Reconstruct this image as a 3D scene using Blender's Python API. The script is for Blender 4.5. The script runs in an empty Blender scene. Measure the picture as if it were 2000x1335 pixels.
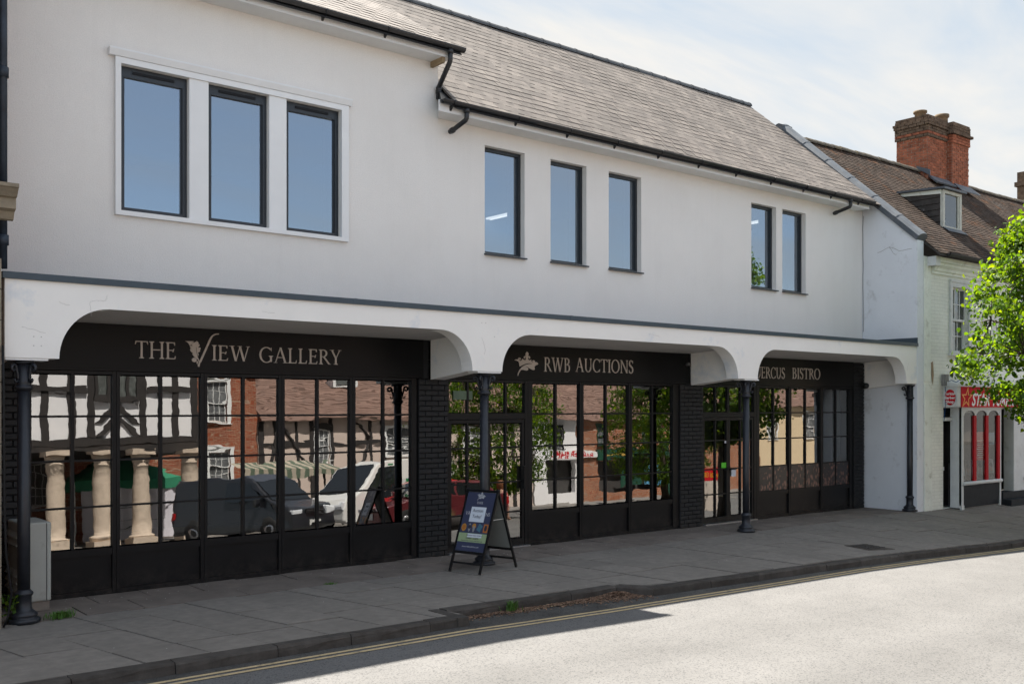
import bpy, bmesh, math, random
from mathutils import Vector, Matrix, noise as mnoise

R = math.radians
scene = bpy.context.scene
col = scene.collection

# ------------------------------------------------------------------ camera
cam = bpy.data.cameras.new('camera')
cam_o = bpy.data.objects.new('camera', cam)
col.objects.link(cam_o)
cam.sensor_fit = 'HORIZONTAL'
cam.sensor_width = 36.0
cam.lens = 1960.0 / 2000.0 * 36.0
cam.shift_y = (795.8 - 667.5) / 2000.0
cam.clip_start = 0.1
cam.clip_end = 3000
cam_o.location = (0, -12.0, 2.15)
cam_o.rotation_euler = (R(90), 0, -0.687)
scene.camera = cam_o

# ------------------------------------------------------------------ sky, sun, exposure
SUN_DIR = Vector((0.036, 0.56, 1.0)).normalized()
SUN_EL = math.asin(SUN_DIR.z)
SUN_AZ = math.atan2(SUN_DIR.x, SUN_DIR.y)
world = bpy.data.worlds.new('World')
scene.world = world
world.use_nodes = True
wn = world.node_tree
wn.nodes.clear()
def wnode(t, **kw):
    n = wn.nodes.new(t)
    for k, v in kw.items():
        setattr(n, k, v)
    return n
w_out = wnode('ShaderNodeOutputWorld')
w_bg = wnode('ShaderNodeBackground')
w_sky = wnode('ShaderNodeTexSky', sky_type='NISHITA', sun_disc=False, sun_elevation=SUN_EL, sun_rotation=SUN_AZ)
w_sky.air_density = 1.0
w_sky.dust_density = 0.3
w_sky.ozone_density = 1.2
w_tc = wnode('ShaderNodeTexCoord')
w_sep = wnode('ShaderNodeSeparateXYZ')
wn.links.new(w_tc.outputs['Generated'], w_sep.inputs[0])
w_add = wnode('ShaderNodeMath', operation='ADD')
w_add.inputs[1].default_value = 0.18
wn.links.new(w_sep.outputs['Z'], w_add.inputs[0])
w_div = wnode('ShaderNodeVectorMath', operation='DIVIDE')
w_comb = wnode('ShaderNodeCombineXYZ')
for i in range(3):
    wn.links.new(w_add.outputs[0], w_comb.inputs[i])
wn.links.new(w_tc.outputs['Generated'], w_div.inputs[0])
wn.links.new(w_comb.outputs[0], w_div.inputs[1])
w_map = wnode('ShaderNodeMapping')
w_map.inputs['Rotation'].default_value = (0, 0, R(28))
w_map.inputs['Scale'].default_value = (0.75, 1.9, 1.0)
wn.links.new(w_div.outputs[0], w_map.inputs['Vector'])
w_n1 = wnode('ShaderNodeTexNoise')
w_n1.inputs['Scale'].default_value = 1.35
w_n1.inputs['Detail'].default_value = 9
w_n1.inputs['Roughness'].default_value = 0.55
w_n1.inputs['Distortion'].default_value = 0.35
wn.links.new(w_map.outputs[0], w_n1.inputs['Vector'])
w_r1 = wnode('ShaderNodeValToRGB')
w_r1.color_ramp.elements[0].position = 0.35
w_r1.color_ramp.elements[1].position = 0.62
w_r1.color_ramp.elements[0].color = (0.0, 0.0, 0.0, 1)
w_r1.color_ramp.elements[1].color = (1, 1, 1, 1)
wn.links.new(w_n1.outputs['Fac'], w_r1.inputs['Fac'])
# high thin veil of cloud, thicker towards the sun; unseen far side kept strong to warm the shaded walls
w_dot = wnode('ShaderNodeVectorMath', operation='DOT_PRODUCT')
w_dot.inputs[1].default_value = (0.35, 0.93, 0.0)
wn.links.new(w_tc.outputs['Generated'], w_dot.inputs[0])
w_veil = wnode('ShaderNodeMapRange', interpolation_type='SMOOTHSTEP')
w_veil.inputs['From Min'].default_value = -0.5
w_veil.inputs['From Max'].default_value = 0.6
w_veil.inputs['To Min'].default_value = 0.72
w_veil.inputs['To Max'].default_value = 0.93
wn.links.new(w_dot.outputs['Value'], w_veil.inputs['Value'])
w_mix0 = wnode('ShaderNodeMixRGB')
w_mix0.inputs['Color2'].default_value = (1.05, 1.18, 1.27, 1)
wn.links.new(w_veil.outputs[0], w_mix0.inputs['Fac'])
wn.links.new(w_sky.outputs[0], w_mix0.inputs['Color1'])
w_cm = wnode('ShaderNodeMath', operation='MULTIPLY')
w_cv = wnode('ShaderNodeMapRange')
w_cv.inputs['From Min'].default_value = -0.6
w_cv.inputs['From Max'].default_value = 0.5
w_cv.inputs['To Min'].default_value = 0.30
w_cv.inputs['To Max'].default_value = 1.0
wn.links.new(w_dot.outputs['Value'], w_cv.inputs['Value'])
wn.links.new(w_r1.outputs['Color'], w_cm.inputs[0])
wn.links.new(w_cv.outputs[0], w_cm.inputs[1])
w_mix = wnode('ShaderNodeMixRGB')
w_mix.inputs['Color2'].default_value = (1.80, 1.72, 1.60, 1)
wn.links.new(w_cm.outputs[0], w_mix.inputs['Fac'])
wn.links.new(w_mix0.outputs[0], w_mix.inputs['Color1'])
wn.links.new(w_mix.outputs[0], w_bg.inputs['Color'])
w_bg.inputs['Strength'].default_value = 0.07
wn.links.new(w_bg.outputs[0], w_out.inputs[0])

sun = bpy.data.lights.new('sun', 'SUN')
sun.energy = 2.0
sun.angle = R(0.53)
sun.color = (1.0, 0.945, 0.86)
sun_o = bpy.data.objects.new('sun', sun)
col.objects.link(sun_o)
sun_o.location = SUN_DIR * 60
sun_o.rotation_euler = SUN_DIR.to_track_quat('Z', 'Y').to_euler()

scene.view_settings.view_transform = 'Standard'
scene.view_settings.look = 'None'
scene.view_settings.gamma = 1
scene.view_settings.use_curve_mapping = False
scene.view_settings.exposure = 2.97
scene.cycles.max_bounces = 8
scene.cycles.diffuse_bounces = 4
scene.cycles.glossy_bounces = 4
scene.cycles.transparent_max_bounces = 12
scene.cycles.use_denoising = True

# ------------------------------------------------------------------ helpers: materials
MATS = {}
def mat(name, base, rough=0.7, var=0.12, vscale=3.0, bump=0.0, bscale=60.0, spec=0.4, metal=0.0,
        rnd=0.0, tint=None, tscale=1.2, tlo=0.55, thi=0.75, stretch=None, bdist=0.01, coat=0.0):
    """Plain surface: world-space noise varies the colour, a second noise adds a stain colour, a fine one bumps it."""
    if name in MATS:
        return MATS[name]
    m = bpy.data.materials.new(name)
    m.use_nodes = True
    nt = m.node_tree
    b = nt.nodes['Principled BSDF']
    b.inputs['Roughness'].default_value = rough
    b.inputs['Metallic'].default_value = metal
    b.inputs['Specular IOR Level'].default_value = spec
    b.inputs['Coat Weight'].default_value = coat
    geo = nt.nodes.new('ShaderNodeNewGeometry')
    vec = geo.outputs['Position']
    if stretch:
        mp = nt.nodes.new('ShaderNodeMapping')
        mp.inputs['Scale'].default_value = stretch
        nt.links.new(vec, mp.inputs['Vector'])
        vec = mp.outputs[0]
    n = nt.nodes.new('ShaderNodeTexNoise')
    n.inputs['Scale'].default_value = vscale
    n.inputs['Detail'].default_value = 8
    n.inputs['Roughness'].default_value = 0.62
    nt.links.new(vec, n.inputs['Vector'])
    hsv = nt.nodes.new('ShaderNodeHueSaturation')
    hsv.inputs['Color'].default_value = (*base, 1)
    mr = nt.nodes.new('ShaderNodeMapRange')
    mr.inputs['From Min'].default_value = 0.3
    mr.inputs['From Max'].default_value = 0.7
    mr.inputs['To Min'].default_value = 1 - var
    mr.inputs['To Max'].default_value = 1 + var
    nt.links.new(n.outputs['Fac'], mr.inputs['Value'])
    val = mr.outputs[0]
    if rnd:
        oi = nt.nodes.new('ShaderNodeObjectInfo')
        mr2 = nt.nodes.new('ShaderNodeMapRange')
        mr2.inputs['To Min'].default_value = 1 - rnd
        mr2.inputs['To Max'].default_value = 1 + rnd
        nt.links.new(oi.outputs['Random'], mr2.inputs['Value'])
        mm = nt.nodes.new('ShaderNodeMath')
        mm.operation = 'MULTIPLY'
        nt.links.new(val, mm.inputs[0])
        nt.links.new(mr2.outputs[0], mm.inputs[1])
        val = mm.outputs[0]
    nt.links.new(val, hsv.inputs['Value'])
    out = hsv.outputs[0]
    if tint:
        n2 = nt.nodes.new('ShaderNodeTexNoise')
        n2.inputs['Scale'].default_value = tscale
        n2.inputs['Detail'].default_value = 6
        n2.inputs['Roughness'].default_value = 0.65
        nt.links.new(vec, n2.inputs['Vector'])
        mr3 = nt.nodes.new('ShaderNodeMapRange')
        mr3.inputs['From Min'].default_value = tlo
        mr3.inputs['From Max'].default_value = thi
        nt.links.new(n2.outputs['Fac'], mr3.inputs['Value'])
        mx = nt.nodes.new('ShaderNodeMixRGB')
        mx.inputs['Color2'].default_value = (*tint, 1)
        nt.links.new(mr3.outputs[0], mx.inputs['Fac'])
        nt.links.new(out, mx.inputs['Color1'])
        out = mx.outputs[0]
    nt.links.new(out, b.inputs['Base Color'])
    if bump:
        n3 = nt.nodes.new('ShaderNodeTexNoise')
        n3.inputs['Scale'].default_value = bscale
        n3.inputs['Detail'].default_value = 4
        nt.links.new(vec, n3.inputs['Vector'])
        bp = nt.nodes.new('ShaderNodeBump')
        bp.inputs['Strength'].default_value = bump
        bp.inputs['Distance'].default_value = bdist
        nt.links.new(n3.outputs['Fac'], bp.inputs['Height'])
        nt.links.new(bp.outputs[0], b.inputs['Normal'])
    MATS[name] = m
    return m

def brick_mat(name, c1, c2, mortar, bw=0.225, bh=0.075, axis='xz', rough=0.85, bump=0.5, mort=0.012, dirt=None):
    """Far brickwork: courses in world space on an upright wall, with recessed joints as relief."""
    if name in MATS:
        return MATS[name]
    m = bpy.data.materials.new(name)
    m.use_nodes = True
    nt = m.node_tree
    b = nt.nodes['Principled BSDF']
    b.inputs['Roughness'].default_value = rough
    b.inputs['Specular IOR Level'].default_value = 0.25
    geo = nt.nodes.new('ShaderNodeNewGeometry')
    sep = nt.nodes.new('ShaderNodeSeparateXYZ')
    nt.links.new(geo.outputs['Position'], sep.inputs[0])
    ad = nt.nodes.new('ShaderNodeMath')
    ad.operation = 'ADD'
    nt.links.new(sep.outputs['X'], ad.inputs[0])
    nt.links.new(sep.outputs['Y'], ad.inputs[1])
    cb = nt.nodes.new('ShaderNodeCombineXYZ')
    nt.links.new(ad.outputs[0], cb.inputs['X'])
    nt.links.new(sep.outputs['Z'], cb.inputs['Y'])
    br = nt.nodes.new('ShaderNodeTexBrick')
    br.inputs['Scale'].default_value = 1.0
    br.inputs['Brick Width'].default_value = bw
    br.inputs['Row Height'].default_value = bh
    br.inputs['Mortar Size'].default_value = mort
    br.inputs['Mortar Smooth'].default_value = 0.3
    br.inputs['Color1'].default_value = (*c1, 1)
    br.inputs['Color2'].default_value = (*c2, 1)
    br.inputs['Mortar'].default_value = (*mortar, 1)
    nt.links.new(cb.outputs[0], br.inputs['Vector'])
    n = nt.nodes.new('ShaderNodeTexNoise')
    n.inputs['Scale'].default_value = 1.6
    n.inputs['Detail'].default_value = 8
    n.inputs['Roughness'].default_value = 0.7
    nt.links.new(geo.outputs['Position'], n.inputs['Vector'])
    mx = nt.nodes.new('ShaderNodeMixRGB')
    mx.blend_type = 'MULTIPLY'
    mx.inputs['Fac'].default_value = 1.0
    rp = nt.nodes.new('ShaderNodeValToRGB')
    rp.color_ramp.elements[0].position = 0.3
    rp.color_ramp.elements[0].color = (*(dirt or (0.72, 0.7, 0.68)), 1)
    rp.color_ramp.elements[1].position = 0.62
    rp.color_ramp.elements[1].color = (1.05, 1.03, 1.0, 1)
    nt.links.new(n.outputs['Fac'], rp.inputs['Fac'])
    nt.links.new(br.outputs['Color'], mx.inputs['Color1'])
    nt.links.new(rp.outputs[0], mx.inputs['Color2'])
    nt.links.new(mx.outputs[0], b.inputs['Base Color'])
    inv = nt.nodes.new('ShaderNodeMath')
    inv.operation = 'SUBTRACT'
    inv.inputs[0].default_value = 1.0
    nt.links.new(br.outputs['Fac'], inv.inputs[1])
    n4 = nt.nodes.new('ShaderNodeTexNoise')
    n4.inputs['Scale'].default_value = 45
    nt.links.new(geo.outputs['Position'], n4.inputs['Vector'])
    ad2 = nt.nodes.new('ShaderNodeMath')
    ad2.operation = 'MULTIPLY_ADD'
    ad2.inputs[1].default_value = 0.5
    nt.links.new(n4.outputs['Fac'], ad2.inputs[0])
    nt.links.new(inv.outputs[0], ad2.inputs[2])
    bp = nt.nodes.new('ShaderNodeBump')
    bp.inputs['Strength'].default_value = bump
    bp.inputs['Distance'].default_value = 0.006
    nt.links.new(ad2.outputs[0], bp.inputs['Height'])
    nt.links.new(bp.outputs[0], b.inputs['Normal'])
    MATS[name] = m
    return m

def glass_mat(name, ior=2.3, tint=(0.8, 0.84, 0.84), wav=0.0006, wscale=(1.2, 1.2, 3.4), rough=0.0, gcol=(1, 1, 1), lean=0.0):
    if name in MATS:
        return MATS[name]
    m = bpy.data.materials.new(name)
    m.use_nodes = True
    nt = m.node_tree
    nt.nodes.clear()
    out = nt.nodes.new('ShaderNodeOutputMaterial')
    mix = nt.nodes.new('ShaderNodeMixShader')
    tr = nt.nodes.new('ShaderNodeBsdfTransparent')
    tr.inputs[0].default_value = (*tint, 1)
    gl = nt.nodes.new('ShaderNodeBsdfGlossy')
    gl.inputs['Roughness'].default_value = rough
    gl.inputs['Color'].default_value = (*gcol, 1)
    fr = nt.nodes.new('ShaderNodeFresnel')
    fr.inputs['IOR'].default_value = ior
    geo = nt.nodes.new('ShaderNodeNewGeometry')
    mp = nt.nodes.new('ShaderNodeMapping')
    mp.inputs['Scale'].default_value = wscale
    nt.links.new(geo.outputs['Position'], mp.inputs['Vector'])
    n = nt.nodes.new('ShaderNodeTexNoise')
    n.inputs['Scale'].default_value = 1.5
    n.inputs['Detail'].default_value = 1.5
    nt.links.new(mp.outputs[0], n.inputs['Vector'])
    bp = nt.nodes.new('ShaderNodeBump')
    bp.inputs['Strength'].default_value = 1.0
    bp.inputs['Distance'].default_value = wav
    nt.links.new(n.outputs['Fac'], bp.inputs['Height'])
    if lean:
        ad = nt.nodes.new('ShaderNodeVectorMath')
        ad.operation = 'ADD'
        ad.inputs[1].default_value = (0, 0, math.tan(R(lean)))
        nm = nt.nodes.new('ShaderNodeVectorMath')
        nm.operation = 'NORMALIZE'
        nt.links.new(geo.outputs['Normal'], ad.inputs[0])
        nt.links.new(ad.outputs[0], nm.inputs[0])
        nt.links.new(nm.outputs[0], bp.inputs['Normal'])
    nt.links.new(bp.outputs[0], gl.inputs['Normal'])
    nt.links.new(fr.outputs[0], mix.inputs[0])
    nt.links.new(tr.outputs[0], mix.inputs[1])
    nt.links.new(gl.outputs[0], mix.inputs[2])
    nt.links.new(mix.outputs[0], out.inputs[0])
    MATS[name] = m
    return m

def clear_mat():
    if 'pane_edge' in MATS:
        return MATS['pane_edge']
    m = bpy.data.materials.new('pane_edge')
    m.use_nodes = True
    nt = m.node_tree
    nt.nodes.clear()
    out = nt.nodes.new('ShaderNodeOutputMaterial')
    tr = nt.nodes.new('ShaderNodeBsdfTransparent')
    tr.inputs[0].default_value = (0.93, 0.96, 0.94, 1)
    nt.links.new(tr.outputs[0], out.inputs[0])
    MATS['pane_edge'] = m
    return m

def emit_mat(name, color, strength):
    m = bpy.data.materials.new(name)
    m.use_nodes = True
    b = m.node_tree.nodes['Principled BSDF']
    b.inputs['Emission Color'].default_value = (*color, 1)
    b.inputs['Emission Strength'].default_value = strength
    b.inputs['Base Color'].default_value = (0.8, 0.8, 0.8, 1)
    return m

# ------------------------------------------------------------------ helpers: objects
WM = {}
def tag(o, label=None, cat=None, group=None, kind=None):
    if label: o['label'] = label
    if cat: o['category'] = cat
    if group: o['group'] = group
    if kind: o['kind'] = kind
    return o
def thing(name, label, cat, loc=(0, 0, 0), rz=0.0, group=None, kind=None):
    o = bpy.data.objects.new(name, None)
    o.empty_display_size = 0.2
    col.objects.link(o)
    o.location = loc
    o.rotation_euler = (0, 0, rz)
    WM[o.name] = Matrix.Translation(loc) @ Matrix.Rotation(rz, 4, 'Z')
    return tag(o, label, cat, group, kind)
def adopt(o, parent, mw):
    """link o under parent so that its world matrix is mw"""
    col.objects.link(o)
    WM[o.name] = mw
    if parent is not None:
        o.parent = parent
        o.matrix_local = WM[parent.name].inverted() @ mw
    else:
        o.matrix_world = mw
    return o
def put(name, mesh, mw, parent=None, label=None):
    o = bpy.data.objects.new(name, mesh)
    adopt(o, parent, mw)
    if label: o['label'] = label
    return o
def copy_tree(o, parent=None):
    c = o.copy()
    col.objects.link(c)
    if parent is not None:
        c.parent = parent
        c.matrix_parent_inverse = o.matrix_parent_inverse.copy()
    for ch in list(o.children):
        copy_tree(ch, c)
    return c

class MB:
    def __init__(self):
        self.v, self.f, self.m, self.s = [], [], [], []
    def add(self, verts, faces, mi=0, smooth=False):
        b = len(self.v)
        self.v += [tuple(p) for p in verts]
        for f in faces:
            self.f.append(tuple(b + i for i in f))
            self.m.append(mi)
            self.s.append(smooth)
        return self
    def box(self, x0, y0, z0, x1, y1, z1, mi=0, M=None, front=None):
        if x0 > x1: x0, x1 = x1, x0
        if y0 > y1: y0, y1 = y1, y0
        if z0 > z1: z0, z1 = z1, z0
        vs = [(x0, y0, z0), (x1, y0, z0), (x1, y1, z0), (x0, y1, z0), (x0, y0, z1), (x1, y0, z1), (x1, y1, z1), (x0, y1, z1)]
        if M is not None:
            vs = [tuple(M @ Vector(p)) for p in vs]
        fs = [(0, 3, 2, 1), (4, 5, 6, 7), (0, 1, 5, 4), (1, 2, 6, 5), (2, 3, 7, 6), (3, 0, 4, 7)]
        if front is None:
            return self.add(vs, fs, mi)
        self.add(vs, fs[:2] + fs[3:], mi)
        return self.add(vs, [fs[2]], front)
    def prism(self, poly, d, mi=0):
        """poly: list of 3-D points (planar, any winding), d: extrusion vector"""
        n = len(poly)
        d = Vector(d)
        p = [Vector(q) for q in poly]
        nn = Vector((0, 0, 0))
        for i in range(n):
            nn += p[i].cross(p[(i + 1) % n])
        if nn.dot(d) > 0:
            p.reverse()
        vs = p + [q + d for q in p]
        fs = [tuple(range(n)), tuple(range(2 * n - 1, n - 1, -1))]
        for i in range(n):
            j = (i + 1) % n
            fs.append((j, i, n + i, n + j))
        return self.add(vs, fs, mi)
    def lathe(self, prof, c=(0, 0, 0), n=20, mi=0, smooth=True, axis='Z'):
        vs, fs = [], []
        for r, z in prof:
            for i in range(n):
                a = 2 * math.pi * i / n
                if axis == 'Z': q = (c[0] + r * math.cos(a), c[1] + r * math.sin(a), c[2] + z)
                elif axis == 'Y': q = (c[0] + r * math.sin(a), c[1] + z, c[2] + r * math.cos(a))
                else: q = (c[0] + z, c[1] + r * math.cos(a), c[2] + r * math.sin(a))
                vs.append(q)
        for k in range(len(prof) - 1):
            for i in range(n):
                j = (i + 1) % n
                fs.append((k * n + i, k * n + j, (k + 1) * n + j, (k + 1) * n + i))
        fs.append(tuple(range(n - 1, -1, -1)))
        fs.append(tuple(range((len(prof) - 1) * n, len(prof) * n)))
        return self.add(vs, fs, mi, smooth)
    def tube(self, path, r, n=10, mi=0, smooth=True):
        p = [Vector(q) for q in path]
        rs = r if isinstance(r, (list, tuple)) else [r] * len(p)
        vs, fs = [], []
        up = None
        for k, q in enumerate(p):
            t = (p[min(k + 1, len(p) - 1)] - p[max(k - 1, 0)]).normalized()
            if up is None:
                up = Vector((0, 0, 1)) if abs(t.z) < 0.9 else Vector((1, 0, 0))
            a = t.cross(up)
            if a.length < 1e-5: a = t.orthogonal()
            a.normalize()
            b = a.cross(t).normalized()
            up = b
            for i in range(n):
                w = 2 * math.pi * i / n
                vs.append(q + (a * math.cos(w) + b * math.sin(w)) * rs[k])
        for k in range(len(p) - 1):
            for i in range(n):
                j = (i + 1) % n
                fs.append((k * n + i, (k + 1) * n + i, (k + 1) * n + j, k * n + j))
        fs.append(tuple(range(n)))
        fs.append(tuple(range(len(p) * n - 1, (len(p) - 1) * n - 1, -1)))
        return self.add(vs, fs, mi, smooth)
    def wall(self, x0, x1, z0, z1, y, th, holes=(), mi=0, out=-1):
        """upright wall in the XZ plane, outer face at y, th behind it; holes = (x0, x1, z0, z1). out=-1 faces -Y."""
        xs = sorted({x0, x1, *[h[0] for h in holes], *[h[1] for h in holes]})
        zs = sorted({z0, z1, *[h[2] for h in holes], *[h[3] for h in holes]})
        yb = y - out * th
        def solid(xa, xb, za, zb):
            cx, cz = (xa + xb) / 2, (za + zb) / 2
            return not any(h[0] < cx < h[1] and h[2] < cz < h[3] for h in holes)
        for i in range(len(xs) - 1):
            for j in range(len(zs) - 1):
                xa, xb, za, zb = xs[i], xs[i + 1], zs[j], zs[j + 1]
                if solid(xa, xb, za, zb):
                    q = [(xa, y, za), (xb, y, za), (xb, y, zb), (xa, y, zb)]
                    p = [(xa, yb, za), (xa, yb, zb), (xb, yb, zb), (xb, yb, za)]
                    if out > 0: q.reverse(); p.reverse()
                    self.add(q, [(0, 1, 2, 3)], mi)
                    self.add(p, [(0, 1, 2, 3)], mi)
        for (xa, xb, za, zb) in list(holes):
            self.add([(xa, y, za), (xa, yb, za), (xb, yb, za), (xb, y, za), (xa, y, zb), (xa, yb, zb), (xb, yb, zb), (xb, y, zb)],
                     [(0, 3, 2, 1), (4, 5, 6, 7), (0, 1, 5, 4), (3, 7, 6, 2)], mi)
        ya, yb2 = min(y, yb), max(y, yb)
        self.add([(x0, ya, z0), (x0, yb2, z0), (x0, yb2, z1), (x0, ya, z1)], [(0, 3, 2, 1)], mi)
        self.add([(x1, ya, z0), (x1, yb2, z0), (x1, yb2, z1), (x1, ya, z1)], [(0, 1, 2, 3)], mi)
        self.add([(x0, ya, z1), (x1, ya, z1), (x1, yb2, z1), (x0, yb2, z1)], [(0, 1, 2, 3)], mi)
        self.add([(x0, ya, z0), (x1, ya, z0), (x1, yb2, z0), (x0, yb2, z0)], [(0, 3, 2, 1)], mi)
        return self
    def mesh(self, name, mats, origin=(0, 0, 0)):
        me = bpy.data.meshes.new(name)
        ox, oy, oz = origin
        me.from_pydata([(a - ox, b - oy, c - oz) for a, b, c in self.v], [], self.f)
        for m in (mats if isinstance(mats, (list, tuple)) else [mats]):
            me.materials.append(m)
        me.polygons.foreach_set('material_index', self.m)
        me.polygons.foreach_set('use_smooth', self.s)
        me.update()
        return me
    def build(self, name, mats, parent=None, label=None, origin=None, kind=None, bevel=0.0):
        """link as one mesh object; vertices are world coordinates, the origin goes to the base centre"""
        if origin is None:
            xs = [p[0] for p in self.v]; ys = [p[1] for p in self.v]; zs = [p[2] for p in self.v]
            origin = ((min(xs) + max(xs)) / 2, (min(ys) + max(ys)) / 2, min(zs))
        o = put(name, self.mesh(name, mats, origin), Matrix.Translation(origin), parent, label)
        if kind: o['kind'] = kind
        if bevel:
            md = o.modifiers.new('bevel', 'BEVEL')
            md.width = bevel
            md.segments = 2
            md.limit_method = 'ANGLE'
        return o
    def local(self, name, mats, parent, label=None, bevel=0.0):
        """link under parent with vertices in the parent's own coordinates"""
        o = bpy.data.objects.new(name, self.mesh(name, mats))
        col.objects.link(o)
        o.parent = parent
        WM[o.name] = WM[parent.name]
        if label: o['label'] = label
        if bevel:
            md = o.modifiers.new('bevel', 'BEVEL')
            md.width = bevel
            md.segments = 2
            md.limit_method = 'ANGLE'
        return o

def B(*a, **k):
    return MB().box(*a, **k)

# serif capitals: strokes on a unit cap height; every stroke a thin raised polygon
TK, TN, SF = 0.125, 0.055, 0.04
def g_stem(x, w=TK, y0=0.0, y1=1.0, s0=True, s1=True):
    o = [[(x - w / 2, y0), (x + w / 2, y0), (x + w / 2, y1), (x - w / 2, y1)]]
    e = 0.085
    if s0: o.append([(x - w / 2 - e, y0), (x + w / 2 + e, y0), (x + w / 2 + e, y0 + SF * 0.7), (x + w / 2, y0 + SF * 2), (x - w / 2, y0 + SF * 2), (x - w / 2 - e, y0 + SF * 0.7)])
    if s1: o.append([(x - w / 2 - e, y1), (x - w / 2 - e, y1 - SF * 0.7), (x - w / 2, y1 - SF * 2), (x + w / 2, y1 - SF * 2), (x + w / 2 + e, y1 - SF * 0.7), (x + w / 2 + e, y1)])
    return o
def g_line(x0, y0, x1, y1, w, cut=True):
    if cut:
        return [[(x0 - w / 2, y0), (x0 + w / 2, y0), (x1 + w / 2, y1), (x1 - w / 2, y1)]]
    d = Vector((x1 - x0, y1 - y0)).normalized()
    n = Vector((-d.y, d.x)) * w / 2
    return [[(x0 + n.x, y0 + n.y), (x0 - n.x, y0 - n.y), (x1 - n.x, y1 - n.y), (x1 + n.x, y1 + n.y)]]
def g_hs(x, y, w=0.2):
    return [[(x - w / 2, y - SF * 0.35), (x + w / 2, y - SF * 0.35), (x + w / 2, y + SF * 0.35), (x - w / 2, y + SF * 0.35)]]
def g_arm(x0, x1, y, up, h=0.16):
    """thin arm with an upright serif at its end; up=+1 serif rises, -1 hangs, 0 both"""
    o = [[(x0, y - TN / 2), (x1, y - TN / 2), (x1, y + TN / 2), (x0, y + TN / 2)]]
    lo, hi = (y - TN / 2 if up > 0 else y - h), (y + TN / 2 if up < 0 else y + h)
    if up == 0: lo, hi = y - h * 0.6, y + h * 0.6
    o.append([(x1 - 0.015, lo), (x1 + 0.03, lo), (x1 + 0.015, hi), (x1 - 0.06 if up < 0 else x1 - 0.03, hi)] if up < 0 else
             [(x1 - 0.06, lo), (x1 + 0.01, lo), (x1 + 0.05, hi), (x1 + 0.015, hi)])
    return o
def g_arc(cx, cy, rx, ry, a0, a1, wmax=TK, wmin=TN, n=22, turn=0.0):
    vo, vi = [], []
    for i in range(n + 1):
        a = R(a0 + (a1 - a0) * i / n)
        w = wmin + (wmax - wmin) * abs(math.cos(a + turn)) ** 1.5
        ca, sa = math.cos(a), math.sin(a)
        vo.append((cx + rx * ca, cy + ry * sa))
        vi.append((cx + (rx - w) * ca, cy + (ry - w) * sa))
    return [vo + vi[::-1]]
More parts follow.
